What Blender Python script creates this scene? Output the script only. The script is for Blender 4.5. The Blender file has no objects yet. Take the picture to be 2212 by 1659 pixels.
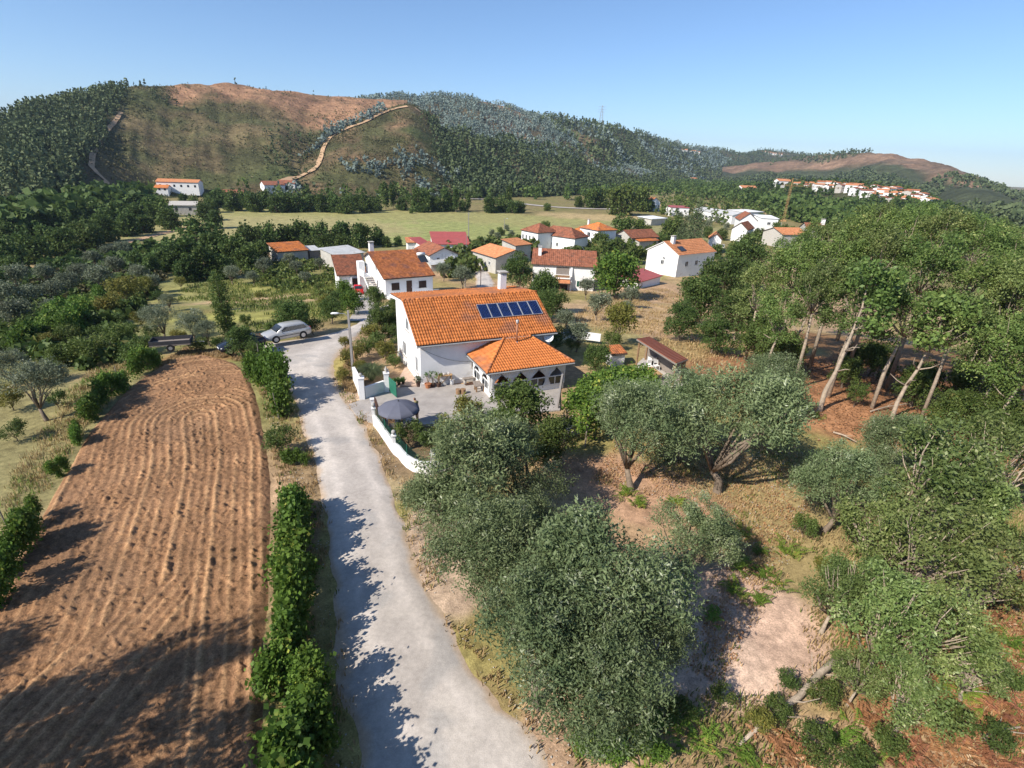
import bpy, math, random
import numpy as np
from mathutils import Matrix, Vector

# ------------------------------------------------------------------ camera, sky, sun, exposure
S = bpy.context.scene
COL = S.collection
cam_data = bpy.data.cameras.new('camera')
cam_data.sensor_fit = 'HORIZONTAL'
cam_data.sensor_width = 36.0
cam_data.lens = 18.0 / (1106.0 / 1121.0)
cam_data.clip_start = 0.5
cam_data.clip_end = 20000
cam = bpy.data.objects.new('camera', cam_data)
COL.objects.link(cam)
PITCH, ROLL = math.radians(23.2), math.radians(2.5)
_f = Vector((0, math.cos(PITCH), -math.sin(PITCH)))
_r = Vector((1, 0, 0)) * math.cos(ROLL) + Vector((1, 0, 0)).cross(_f) * math.sin(ROLL)
_u = _r.cross(_f)
cam.matrix_world = Matrix.Translation((0, 0, 17.0)) @ Matrix((_r, _u, -_f)).transposed().to_4x4()
S.camera = cam

SUN_EL, SHADOW_AZ = math.radians(39), math.radians(39)      # shadows fall 39 degrees left of +x
world = bpy.data.worlds.new('World')
S.world = world
world.use_nodes = True
wn = world.node_tree.nodes
sky = wn.new('ShaderNodeTexSky')
sky.sky_type = 'NISHITA'
sky.sun_disc = False
sky.sun_elevation = SUN_EL
sky.sun_rotation = math.radians(231)
sky.altitude = 900
sky.air_density = 1.0
sky.dust_density = 0.25
sky.ozone_density = 6.0
bg = wn['Background']
bg.inputs['Strength'].default_value = 0.115
world.node_tree.links.new(sky.outputs[0], bg.inputs[0])
sun_data = bpy.data.lights.new('sun', 'SUN')
sun_data.energy = 5.0
sun_data.angle = math.radians(0.53)
sun_data.color = (1.0, 0.93, 0.82)
sun = bpy.data.objects.new('sun', sun_data)
COL.objects.link(sun)
_L = Vector((math.cos(SHADOW_AZ) * math.cos(SUN_EL), math.sin(SHADOW_AZ) * math.cos(SUN_EL), -math.sin(SUN_EL)))
sun.rotation_euler = _L.to_track_quat('-Z', 'Y').to_euler()
sun.location = (-60, -40, 80)
S.view_settings.view_transform = 'Standard'
S.view_settings.look = 'None'
S.view_settings.gamma = 1
S.view_settings.exposure = 0.52
S.render.engine = 'CYCLES'
S.cycles.use_denoising = True
S.cycles.max_bounces = 6
S.cycles.diffuse_bounces = 3
S.cycles.glossy_bounces = 2
S.cycles.transmission_bounces = 3
S.cycles.transparent_max_bounces = 4
S.cycles.volume_bounces = 0
S.cycles.caustics_reflective = False
S.cycles.caustics_refractive = False

# ------------------------------------------------------------------ helpers
RNG = np.random.default_rng(7)
random.seed(7)
pi = math.pi


def mesh_np(name, V, F, smooth=False, col=None):
    V = np.asarray(V, dtype=np.float32).reshape(-1, 3)
    F = np.asarray(F, dtype=np.int32)
    m, k = F.shape
    me = bpy.data.meshes.new(name)
    me.vertices.add(len(V))
    me.vertices.foreach_set('co', V.ravel())
    me.loops.add(m * k)
    me.loops.foreach_set('vertex_index', F.ravel())
    me.polygons.add(m)
    me.polygons.foreach_set('loop_start', np.arange(0, m * k, k, dtype=np.int32))
    if smooth:
        me.polygons.foreach_set('use_smooth', np.ones(m, dtype=bool))
    me.update(calc_edges=True)
    if col is not None:
        a = me.color_attributes.new('tint', 'FLOAT_COLOR', 'POINT')
        c = np.ones((len(V), 4), dtype=np.float32)
        c[:, :3] = col
        a.data.foreach_set('color', c.ravel())
    return me


def link(name, me, material=None, parent=None):
    o = bpy.data.objects.new(name, me)
    COL.objects.link(o)
    if material is not None:
        me.materials.clear()
        me.materials.append(material)
    if parent is not None:
        o.parent = parent
    return o


def tag(o, label=None, cat=None, group=None, kind=None):
    if label: o['label'] = label
    if cat: o['category'] = cat
    if group: o['group'] = group
    if kind: o['kind'] = kind
    return o


def thing(name, label, cat, loc=(0, 0, 0), rz=0.0, group=None):
    o = bpy.data.objects.new(name, None)
    COL.objects.link(o)
    o.location = loc
    o.rotation_euler = (0, 0, rz)
    o.empty_display_size = 0.3
    return tag(o, label, cat, group)


class MB:
    """collects plain shapes and links them as one mesh"""
    def __init__(s):
        s.v, s.f = [], []

    def add(s, verts, faces):
        n = len(s.v)
        s.v += [tuple(p) for p in verts]
        s.f += [tuple(i + n for i in f) for f in faces]
        return s

    def box(s, x0, x1, y0, y1, z0, z1, rz=0.0, c=None):
        p = [(x0, y0, z0), (x1, y0, z0), (x1, y1, z0), (x0, y1, z0), (x0, y0, z1), (x1, y0, z1), (x1, y1, z1), (x0, y1, z1)]
        if rz:
            cx, cy = c if c else ((x0 + x1) / 2, (y0 + y1) / 2)
            co, si = math.cos(rz), math.sin(rz)
            p = [(cx + (a - cx) * co - (b - cy) * si, cy + (a - cx) * si + (b - cy) * co, z) for a, b, z in p]
        return s.add(p, [(0, 3, 2, 1), (4, 5, 6, 7), (0, 1, 5, 4), (1, 2, 6, 5), (2, 3, 7, 6), (3, 0, 4, 7)])

    def prism(s, poly, off):
        """closed polygon (3-D points) pushed along the vector off"""
        n = len(poly)
        q = [tuple(a + b for a, b in zip(p, off)) for p in poly]
        return s.add(list(poly) + q, [tuple(range(n - 1, -1, -1)), tuple(range(n, 2 * n))] +
                     [(i, (i + 1) % n, n + (i + 1) % n, n + i) for i in range(n)])

    def slab(s, quad, t):
        """quad with thickness t downwards"""
        return s.prism(quad, (0, 0, -t))

    def tube(s, pts, rad, n=6, cap=True):
        pts = [Vector(p) for p in pts]
        if not hasattr(rad, '__len__'): rad = [rad] * len(pts)
        base = len(s.v)
        a = None
        for i, p in enumerate(pts):
            d = (pts[min(i + 1, len(pts) - 1)] - pts[max(i - 1, 0)])
            d = d.normalized() if d.length > 1e-9 else Vector((0, 0, 1))
            if a is None:
                a = d.orthogonal().normalized()
            else:
                a = (a - d * a.dot(d))
                a = a.normalized() if a.length > 1e-6 else d.orthogonal().normalized()
            b = d.cross(a)
            for k in range(n):
                t = 2 * pi * k / n
                s.v.append(tuple(p + (a * math.cos(t) + b * math.sin(t)) * rad[i]))
        for i in range(len(pts) - 1):
            for k in range(n):
                s.f.append((base + i * n + k, base + i * n + (k + 1) % n, base + (i + 1) * n + (k + 1) % n, base + (i + 1) * n + k))
        if cap:
            s.f.append(tuple(base + k for k in range(n - 1, -1, -1)))
            s.f.append(tuple(base + (len(pts) - 1) * n + k for k in range(n)))
        return s

    def lathe(s, prof, n=12, c=(0, 0, 0)):
        base = len(s.v)
        for r, z in prof:
            for k in range(n):
                t = 2 * pi * k / n
                s.v.append((c[0] + r * math.cos(t), c[1] + r * math.sin(t), c[2] + z))
        for i in range(len(prof) - 1):
            for k in range(n):
                s.f.append((base + i * n + k, base + i * n + (k + 1) % n, base + (i + 1) * n + (k + 1) % n, base + (i + 1) * n + k))
        s.f.append(tuple(base + k for k in range(n - 1, -1, -1)))
        s.f.append(tuple(base + (len(prof) - 1) * n + k for k in range(n)))
        return s

    def mesh(s, name, smooth=False):
        me = bpy.data.meshes.new(name)
        me.from_pydata(s.v, [], s.f)
        if smooth:
            me.polygons.foreach_set('use_smooth', np.ones(len(me.polygons), dtype=bool))
        me.update()
        return me

    def build(s, name, material, parent=None, smooth=False):
        return link(name, s.mesh(name, smooth), material, parent)


def smooth01(t):
    t = np.clip(t, 0, 1)
    return t * t * (3 - 2 * t)


_tab = {}


def vnoise(x, y, scale, seed=0):
    """smooth value noise, 0..1"""
    if seed not in _tab:
        _tab[seed] = np.random.default_rng(1000 + seed).random((256, 256))
    T_ = _tab[seed]
    x = np.asarray(x, float) / scale + 91.3
    y = np.asarray(y, float) / scale + 47.7
    xi, yi = np.floor(x).astype(int), np.floor(y).astype(int)
    fx, fy = smooth01(x - xi), smooth01(y - yi)
    x0, x1, y0, y1 = xi % 256, (xi + 1) % 256, yi % 256, (yi + 1) % 256
    return (T_[x0, y0] * (1 - fx) + T_[x1, y0] * fx) * (1 - fy) + (T_[x0, y1] * (1 - fx) + T_[x1, y1] * fx) * fy


def fbm(x, y, scale, seed=0, octs=4):
    t, a, n = 0, 0, 1.0
    for k in range(octs):
        t = t + n * vnoise(x, y, scale / 2 ** k, seed + k)
        a += n
        n *= 0.55
    return t / a


def in_poly(x, y, poly):
    x, y = np.asarray(x, float), np.asarray(y, float)
    r = np.zeros(x.shape, bool)
    n = len(poly)
    for i in range(n):
        x0, y0 = poly[i]; x1, y1 = poly[(i + 1) % n]
        c = ((y0 > y) != (y1 > y))
        with np.errstate(divide='ignore', invalid='ignore'):
            xx = (x1 - x0) * (y - y0) / ((y1 - y0) if y1 != y0 else 1e-9) + x0
        r ^= c & (x < xx)
    return r


def seg_dist(x, y, pts):
    """distance to a polyline"""
    d = np.full(np.shape(x), 1e9)
    for (x0, y0), (x1, y1) in zip(pts[:-1], pts[1:]):
        dx, dy = x1 - x0, y1 - y0
        t = np.clip(((x - x0) * dx + (y - y0) * dy) / (dx * dx + dy * dy + 1e-9), 0, 1)
        d = np.minimum(d, np.hypot(x - x0 - t * dx, y - y0 - t * dy))
    return d


_R = [0, 48, 70, 100, 140, 180, 1e5]
_Z = [0, 0, -2.2, -6, -8, -9, -9]


def hT(x, y):
    return np.interp(np.hypot(x, y), _R, _Z)


def on_ground(p, dz=0.0):
    return (p[0], p[1], float(hT(p[0], p[1])) + dz)


# ------------------------------------------------------------------ materials
def new_mat(name):
    m = bpy.data.materials.new(name)
    m.use_nodes = True
    nt = m.node_tree
    return m, nt, nt.nodes['Principled BSDF']


def mat(name, c, rough=0.8, var=0.15, scale=3.0, bump=0.0, bscale=30.0, metal=0.0, spec=0.3, c2=None, detail=6.0, objvar=0.0, stain=None, island=0.0):
    """plain procedural surface: colour broken up by noise, optional second colour, fine relief"""
    m, nt, b = new_mat(name)
    N, L = nt.nodes, nt.links
    tc = N.new('ShaderNodeTexCoord')
    nz = N.new('ShaderNodeTexNoise')
    nz.inputs['Scale'].default_value = scale
    nz.inputs['Detail'].default_value = detail
    nz.inputs['Roughness'].default_value = 0.65
    L.new(tc.outputs['Object'], nz.inputs['Vector'])
    rp = N.new('ShaderNodeValToRGB')
    c = np.array(c)
    lo = np.clip(c * (1 - var), 0, 1)
    hi = np.clip(np.array(c2) if c2 is not None else c * (1 + var), 0, 1)
    rp.color_ramp.elements[0].position = 0.32
    rp.color_ramp.elements[1].position = 0.68
    rp.color_ramp.elements[0].color = (*lo, 1)
    rp.color_ramp.elements[1].color = (*hi, 1)
    L.new(nz.outputs['Fac'], rp.inputs['Fac'])
    out = rp.outputs['Color']
    if stain:
        n2 = N.new('ShaderNodeTexNoise')
        n2.inputs['Scale'].default_value = stain[1]
        n2.inputs['Detail'].default_value = 8
        L.new(tc.outputs['Object'], n2.inputs['Vector'])
        r2 = N.new('ShaderNodeValToRGB')
        r2.color_ramp.elements[0].position = stain[2]
        r2.color_ramp.elements[1].position = min(1, stain[2] + 0.14)
        r2.color_ramp.elements[0].color = (0, 0, 0, 1)
        r2.color_ramp.elements[1].color = (1, 1, 1, 1)
        L.new(n2.outputs['Fac'], r2.inputs['Fac'])
        mx = N.new('ShaderNodeMix'); mx.data_type = 'RGBA'
        L.new(r2.outputs['Color'], mx.inputs['Factor'])
        L.new(out, mx.inputs['A'])
        mx.inputs['B'].default_value = (*stain[0], 1)
        out = mx.outputs['Result']
    if objvar:
        oi = N.new('ShaderNodeObjectInfo')
        hs = N.new('ShaderNodeHueSaturation')
        mr = N.new('ShaderNodeMapRange')
        mr.inputs['To Min'].default_value = 1 - objvar
        mr.inputs['To Max'].default_value = 1 + objvar
        L.new(oi.outputs['Random'], mr.inputs['Value'])
        L.new(mr.outputs['Result'], hs.inputs['Value'])
        L.new(out, hs.inputs['Color'])
        out = hs.outputs['Color']
    if island:
        ge = N.new('ShaderNodeNewGeometry'); h2_ = N.new('ShaderNodeHueSaturation'); m2 = N.new('ShaderNodeMapRange')
        m2.inputs['To Min'].default_value = 1 - island; m2.inputs['To Max'].default_value = 1 + island
        L.new(ge.outputs['Random Per Island'], m2.inputs['Value']); L.new(m2.outputs['Result'], h2_.inputs['Value'])
        L.new(out, h2_.inputs['Color']); out = h2_.outputs['Color']
    L.new(out, b.inputs['Base Color'])
    b.inputs['Roughness'].default_value = rough
    b.inputs['Metallic'].default_value = metal
    b.inputs['Specular IOR Level'].default_value = spec
    if bump:
        nb = N.new('ShaderNodeTexNoise')
        nb.inputs['Scale'].default_value = bscale
        nb.inputs['Detail'].default_value = 4
        L.new(tc.outputs['Object'], nb.inputs['Vector'])
        bp = N.new('ShaderNodeBump')
        bp.inputs['Strength'].default_value = bump
        bp.inputs['Distance'].default_value = 0.05
        L.new(nb.outputs['Fac'], bp.inputs['Height'])
        L.new(bp.outputs['Normal'], b.inputs['Normal'])
    return m


def leaf_mat(name, dark, light, extra=None, transl=0.3, spec=0.2, rough=0.55, clump=1.1):
    """leaves: each leaf takes its own shade between dark and light, a few take extra"""
    m, nt, b = new_mat(name)
    N, L = nt.nodes, nt.links
    g = N.new('ShaderNodeNewGeometry')
    rp = N.new('ShaderNodeValToRGB')
    e = rp.color_ramp.elements
    e[0].color = (*dark, 1); e[0].position = 0.0
    e[1].color = (*light, 1); e[1].position = 0.85
    if extra:
        x = e.new(0.97); x.color = (*extra, 1)
    L.new(g.outputs['Random Per Island'], rp.inputs['Fac'])
    oi = N.new('ShaderNodeObjectInfo')
    hs = N.new('ShaderNodeHueSaturation')
    mr = N.new('ShaderNodeMapRange'); mr.inputs['To Min'].default_value = 0.8; mr.inputs['To Max'].default_value = 1.2
    L.new(oi.outputs['Random'], mr.inputs['Value'])
    L.new(mr.outputs['Result'], hs.inputs['Value'])
    mh = N.new('ShaderNodeMapRange'); mh.inputs['To Min'].default_value = 0.488; mh.inputs['To Max'].default_value = 0.507
    wn_ = N.new('ShaderNodeTexWhiteNoise'); wn_.noise_dimensions = '1D'
    L.new(oi.outputs['Random'], wn_.inputs['W'])
    L.new(wn_.outputs['Value'], mh.inputs['Value'])
    L.new(mh.outputs['Result'], hs.inputs['Hue'])
    L.new(rp.outputs['Color'], hs.inputs['Color'])
    if clump:
        tc = N.new('ShaderNodeTexCoord'); cn = N.new('ShaderNodeTexNoise'); cn.inputs['Scale'].default_value = clump; cn.inputs['Detail'].default_value = 2
        L.new(tc.outputs['Object'], cn.inputs['Vector'])
        cm_ = N.new('ShaderNodeMapRange'); cm_.inputs['From Min'].default_value = .3; cm_.inputs['From Max'].default_value = .7; cm_.inputs['To Min'].default_value = 0.0; cm_.inputs['To Max'].default_value = 0.6
        L.new(cn.outputs['Fac'], cm_.inputs['Value'])
        ad = N.new('ShaderNodeMath'); ad.operation = 'MULTIPLY_ADD'; ad.inputs[1].default_value = 0.5
        L.new(g.outputs['Random Per Island'], ad.inputs[0]); L.new(cm_.outputs['Result'], ad.inputs[2])
        L.new(ad.outputs['Value'], rp.inputs['Fac'])
    L.new(hs.outputs['Color'], b.inputs['Base Color'])
    b.inputs['Roughness'].default_value = rough
    b.inputs['Specular IOR Level'].default_value = spec
    tr = N.new('ShaderNodeBsdfTranslucent')
    L.new(hs.outputs['Color'], tr.inputs['Color'])
    mx = N.new('ShaderNodeMixShader'); mx.inputs['Fac'].default_value = transl
    L.new(b.outputs['BSDF'], mx.inputs[1]); L.new(tr.outputs['BSDF'], mx.inputs[2])
    L.new(mx.outputs['Shader'], N['Material Output'].inputs['Surface'])
    return m


def tint_mat(name, rough=0.95, amount=0.35, scales=(0.35, 2.2, 14.0), bump=0.6, bdist=0.06, cracks=0.0):
    """ground whose colour is carried by the sheet itself, broken up at three scales"""
    m, nt, b = new_mat(name)
    N, L = nt.nodes, nt.links
    a = N.new('ShaderNodeVertexColor'); a.layer_name = 'tint'
    tc = N.new('ShaderNodeTexCoord')
    out = a.outputs['Color']
    for k, sc in enumerate(scales):
        nz = N.new('ShaderNodeTexNoise'); nz.inputs['Scale'].default_value = sc; nz.inputs['Detail'].default_value = 5
        nz.inputs['Roughness'].default_value = 0.7
        L.new(tc.outputs['Object'], nz.inputs['Vector'])
        mr = N.new('ShaderNodeMapRange')
        mr.inputs['From Min'].default_value = 0.3; mr.inputs['From Max'].default_value = 0.7
        mr.inputs['To Min'].default_value = 1 - amount; mr.inputs['To Max'].default_value = 1 + amount
        L.new(nz.outputs['Fac'], mr.inputs['Value'])
        mx = N.new('ShaderNodeMix'); mx.data_type = 'RGBA'; mx.blend_type = 'MULTIPLY'
        mx.inputs['Factor'].default_value = 1
        L.new(out, mx.inputs['A']); L.new(mr.outputs['Result'], mx.inputs['B'])
        out = mx.outputs['Result']
        last = nz
    if cracks:
        vo = N.new('ShaderNodeTexVoronoi'); vo.feature = 'DISTANCE_TO_EDGE'; vo.inputs['Scale'].default_value = cracks
        wv = N.new('ShaderNodeTexNoise'); wv.inputs['Scale'].default_value = 1.4; wv.inputs['Detail'].default_value = 5
        L.new(tc.outputs['Object'], wv.inputs['Vector'])
        vm = N.new('ShaderNodeMix'); vm.data_type = 'RGBA'; vm.inputs['Factor'].default_value = 0.35
        L.new(tc.outputs['Object'], vm.inputs['A']); L.new(wv.outputs['Color'], vm.inputs['B']); L.new(vm.outputs['Result'], vo.inputs['Vector'])
        cr = N.new('ShaderNodeMapRange'); cr.inputs['From Min'].default_value = 0.0; cr.inputs['From Max'].default_value = 0.018; cr.inputs['To Min'].default_value = 0.66; cr.inputs['To Max'].default_value = 1.0
        L.new(vo.outputs['Distance'], cr.inputs['Value'])
        cx_ = N.new('ShaderNodeMix'); cx_.data_type = 'RGBA'; cx_.blend_type = 'MULTIPLY'; cx_.inputs['Factor'].default_value = 1
        L.new(out, cx_.inputs['A']); L.new(cr.outputs['Result'], cx_.inputs['B']); out = cx_.outputs['Result']
    L.new(out, b.inputs['Base Color'])
    b.inputs['Roughness'].default_value = rough
    b.inputs['Specular IOR Level'].default_value = 0.15
    bp = N.new('ShaderNodeBump'); bp.inputs['Strength'].default_value = bump; bp.inputs['Distance'].default_value = bdist
    L.new(last.outputs['Fac'], bp.inputs['Height']); L.new(bp.outputs['Normal'], b.inputs['Normal'])
    return m


M = {}
M['ground'] = tint_mat('dry_ground')
M['hill'] = tint_mat('hill_scrub', scales=(0.02, 0.09, 0.4), bump=1.0, bdist=1.5, amount=0.38)
M['soil'] = tint_mat('ploughed_soil', scales=(0.3, 4.0, 16.0), bump=1.0, bdist=0.06, amount=0.30)
M['white'] = mat('white_render', (0.80, 0.79, 0.78), 0.85, 0.05, 1.2, 0.15, 60, stain=((0.62, 0.60, 0.57), 0.8, 0.62))
M['white_old'] = mat('weathered_white_render', (0.74, 0.73, 0.71), 0.9, 0.1, 1.5, 0.2, 40, stain=((0.42, 0.42, 0.42), 1.1, 0.57))
M['greywall'] = mat('bare_cement_render', (0.44, 0.42, 0.38), 0.9, 0.14, 1.0, 0.3, 40)
M['block'] = mat('cement_block', (0.36, 0.34, 0.31), 0.95, 0.2, 4.0, 0.4, 40)
M['tile'] = mat('orange_clay_tile', (0.50, 0.155, 0.042), 0.8, 0.22, 2.6, 0.1, 60, objvar=0.12, island=0.16, c2=(0.64, 0.22, 0.06), stain=((0.33, 0.13, 0.065), 0.42, 0.50))
M['tile_old'] = mat('weathered_clay_tile', (0.36, 0.125, 0.055), 0.9, 0.3, 1.8, 0.2, 50, island=0.25, c2=(0.47, 0.17, 0.06), stain=((0.24, 0.10, 0.065), 0.7, 0.52))
M['tile_brown'] = mat('brown_clay_tile', (0.25, 0.095, 0.055), 0.9, 0.25, 1.5, 0.2, 50, island=0.2, c2=(0.33, 0.125, 0.07), stain=((0.16, 0.08, 0.055), 0.9, 0.55))
M['tile_pale'] = mat('pale_orange_tile', (0.50, 0.20, 0.09), 0.9, 0.2, 1.5, 0.2, 50, island=0.15, c2=(0.60, 0.26, 0.12))
M['red_sheet'] = mat('painted_red_sheet', (0.36, 0.085, 0.075), 0.55, 0.12, 0.8, 0, stain=((0.30, 0.10, 0.09), 0.7, 0.6))
M['rust_sheet'] = mat('rust_red_sheet', (0.30, 0.095, 0.045), 0.6, 0.12, 1.5)
M['grey_sheet'] = mat('grey_corrugated_sheet', (0.48, 0.48, 0.47), 0.6, 0.15, 0.7, 0, stain=((0.33, 0.28, 0.22), 0.6, 0.6))
M['concrete'] = mat('grey_concrete', (0.36, 0.35, 0.33), 0.9, 0.12, 2.0, 0.25, 40)
M['pole'] = mat('concrete_pole', (0.27, 0.25, 0.24), 0.9, 0.12, 3.0, 0.2, 40)
M['wood'] = mat('old_timber', (0.26, 0.16, 0.09), 0.8, 0.3, 6.0, 0.2, 40)
M['wood_pale'] = mat('pale_timber', (0.44, 0.28, 0.14), 0.75, 0.2, 5.0)
M['wood_grey'] = mat('grey_timber', (0.24, 0.205, 0.18), 0.85, 0.2, 6.0)
M['wood_dark'] = mat('dark_brown_timber', (0.075, 0.035, 0.022), 0.6, 0.2, 5.0)
M['glass'] = mat('dark_window_glass', (0.028, 0.033, 0.04), 0.08, 0.1, 1.0, spec=0.7)
M['frame_white'] = mat('white_window_frame', (0.78, 0.78, 0.77), 0.5, 0.03, 2.0)
M['shutter_dark'] = mat('dark_brown_shutter', (0.045, 0.024, 0.018), 0.6, 0.15, 4.0)
M['shutter_green'] = mat('green_shutter', (0.012, 0.085, 0.05), 0.5, 0.15, 4.0)
M['curtain'] = mat('white_curtain_cloth', (0.80, 0.79, 0.77), 0.9, 0.05, 3.0)
M['cell'] = mat('blue_solar_cell', (0.010, 0.022, 0.085), 0.16, 0.35, 2.0, spec=0.6, objvar=0.3)
M['alu'] = mat('aluminium', (0.62, 0.62, 0.62), 0.35, 0.05, 2.0, metal=0.6)
M['steel'] = mat('galvanised_steel', (0.42, 0.42, 0.42), 0.45, 0.1, 3.0, metal=0.5)
M['pipe'] = mat('rusted_stove_pipe', (0.33, 0.15, 0.085), 0.55, 0.25, 3.0, metal=0.3)
M['gutter'] = mat('grey_gutter', (0.30, 0.30, 0.30), 0.6, 0.1, 2.0)
M['gutter_dark'] = mat('dark_eave_edge', (0.10, 0.075, 0.065), 0.8, 0.2, 3.0)
M['mesh_green'] = mat('green_fence_mesh', (0.020, 0.13, 0.085), 0.6, 0.15, 3.0)
M['black'] = mat('black_plastic', (0.02, 0.02, 0.021), 0.5, 0.1, 3.0)
M['rubber'] = mat('tyre_rubber', (0.022, 0.021, 0.02), 0.85, 0.2, 6.0)
M['parasol'] = mat('slate_grey_parasol_cloth', (0.115, 0.12, 0.155), 0.85, 0.08, 2.0)
M['clay'] = mat('terracotta_pot', (0.42, 0.17, 0.08), 0.85, 0.15, 4.0)
M['clay_dark'] = mat('dark_pot', (0.085, 0.05, 0.038), 0.85, 0.2, 4.0)
M['stone'] = mat('pale_stone', (0.45, 0.42, 0.38), 0.9, 0.2, 3.0, 0.3, 30)
M['bark'] = mat('grey_bark', (0.20, 0.155, 0.115), 0.95, 0.3, 5.0, 0.6, 25)
M['bark_pale'] = mat('pale_oak_bark', (0.36, 0.29, 0.22), 0.95, 0.3, 4.0, 0.6, 25)
M['red_paint'] = mat('red_car_paint', (0.55, 0.012, 0.018), 0.25, 0.03, 1.0, spec=0.6)
M['silver_paint'] = mat('silver_car_paint', (0.52, 0.515, 0.50), 0.28, 0.03, 1.0, metal=0.35, spec=0.6)
M['dark_paint'] = mat('dark_blue_car_paint', (0.012, 0.014, 0.022), 0.25, 0.05, 1.0, spec=0.6)
M['lamp_glass'] = mat('clear_headlamp', (0.75, 0.75, 0.74), 0.1, 0.02, 1.0, spec=0.8)
M['tail_glass'] = mat('red_tail_lamp', (0.42, 0.012, 0.012), 0.2, 0.02, 1.0)
M['orange_paint'] = mat('orange_crane_paint', (0.42, 0.25, 0.11), 0.7, 0.1, 1.0)
M['plant_leaf'] = leaf_mat('pot_plant_leaves', (0.05, 0.11, 0.03), (0.12, 0.22, 0.06))
M['olive'] = leaf_mat('olive_leaves', (0.066, 0.106, 0.042), (0.195, 0.240, 0.112), (0.40, 0.43, 0.29), 0.25, 0.18, 0.5)
M['olive_grey'] = leaf_mat('grey_olive_leaves', (0.082, 0.108, 0.060), (0.20, 0.225, 0.145), (0.38, 0.40, 0.31), 0.2, 0.12, 0.6)
M['oak'] = leaf_mat('oak_leaves', (0.062, 0.112, 0.028), (0.185, 0.265, 0.070), (0.38, 0.41, 0.14), 0.32, 0.25, 0.5, clump=0.7)
M['oak_light'] = leaf_mat('light_oak_leaves', (0.075, 0.115, 0.032), (0.215, 0.265, 0.085), (0.40, 0.40, 0.16), 0.34, 0.25, 0.5, clump=0.7)
M['chestnut'] = leaf_mat('chestnut_leaves', (0.070, 0.122, 0.032), (0.220, 0.285, 0.090), (0.45, 0.48, 0.24), 0.34, 0.3, 0.45)
M['dark_leaf'] = leaf_mat('dark_tree_leaves', (0.038, 0.072, 0.020), (0.108, 0.160, 0.044), (0.20, 0.22, 0.075), 0.3, 0.12)
M['vine'] = leaf_mat('vine_leaves', (0.042, 0.092, 0.016), (0.140, 0.235, 0.040), (0.34, 0.36, 0.07), 0.36)
M['yellow_leaf'] = leaf_mat('yellowing_leaves', (0.09, 0.11, 0.02), (0.22, 0.21, 0.05), (0.35, 0.25, 0.06), 0.3)
M['bush'] = leaf_mat('bush_leaves', (0.045, 0.085, 0.018), (0.13, 0.175, 0.045), (0.25, 0.22, 0.07), 0.3)
M['fern'] = leaf_mat('fern_fronds', (0.08, 0.16, 0.02), (0.20, 0.29, 0.05), (0.40, 0.30, 0.08), 0.35)
M['pine'] = leaf_mat('pine_needles', (0.060, 0.088, 0.040), (0.122, 0.152, 0.070), None, 0.15, 0.1, clump=0.03)
M['euca'] = leaf_mat('eucalyptus_leaves', (0.155, 0.205, 0.18), (0.25, 0.31, 0.275), (0.31, 0.36, 0.33), 0.2, 0.12, clump=0.03)
M['scrub'] = leaf_mat('scrub_leaves', (0.075, 0.082, 0.032), (0.135, 0.125, 0.055), (0.18, 0.15, 0.08), 0.15, clump=0.03)
M['litter'] = leaf_mat('fallen_leaves', (0.17, 0.08, 0.04), (0.40, 0.19, 0.09), (0.52, 0.36, 0.22), 0.1)
M['straw'] = leaf_mat('dry_grass_blades', (0.30, 0.20, 0.09), (0.48, 0.35, 0.18), (0.26, 0.28, 0.08), 0.2)
M['green_grass'] = leaf_mat('green_grass_blades', (0.09, 0.13, 0.03), (0.20, 0.25, 0.06), (0.38, 0.33, 0.13), 0.3)
M['pampas'] = leaf_mat('pampas_blades', (0.05, 0.085, 0.03), (0.15, 0.18, 0.08), (0.30, 0.28, 0.15), 0.25)
M['yellow_chest'] = leaf_mat('pale_chestnut_leaves', (0.08, 0.125, 0.03), (0.21, 0.255, 0.085), (0.42, 0.40, 0.20), 0.32)

# ------------------------------------------------------------------ land
FIELD = [(-29.64, 39.22), (-29.51, 42.38), (-27.93, 43.55), (-24.34, 41.96), (-22.22, 40.11), (-19.33, 35.69), (-17.21, 31.99), (-15.17, 28.31), (-13.08, 24.34), (-11.23, 20.12), (-9.94, 16.88), (-8.84, 14.13), (-7.90, 11.94), (-6.82, 9.70), (-6.7, 8.4), (-15.0, 8.0), (-17.49, 11.49), (-19.96, 14.39), (-21.16, 16.89), (-22.60, 19.70), (-24.71, 23.90), (-27.13, 29.05), (-28.70, 33.71), (-29.48, 36.81)]
ROAD_L = [(-2.5, 2.0), (-4.12, 9.76), (-5.18, 12.06), (-6.33, 14.90), (-7.98, 18.71), (-9.48, 22.07), (-11.50, 26.42), (-13.59, 30.29), (-16.33, 35.16), (-18.94, 39.26), (-20.74, 41.15), (-22.46, 42.70), (-23.92, 45.12), (-25.09, 48.16), (-23.19, 50.16), (-20.60, 52.16), (-19.24, 55.54), (-18.70, 59.32), (-18.98, 64.86), (-18.69, 74.80), (-12.78, 85.84), (-7.91, 94.56), (-8.00, 104.47), (-9.55, 119.98), (-11.51, 139.53), (-13.21, 150.35), (-11.84, 163.92), (-8.85, 177.93)]
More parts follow.
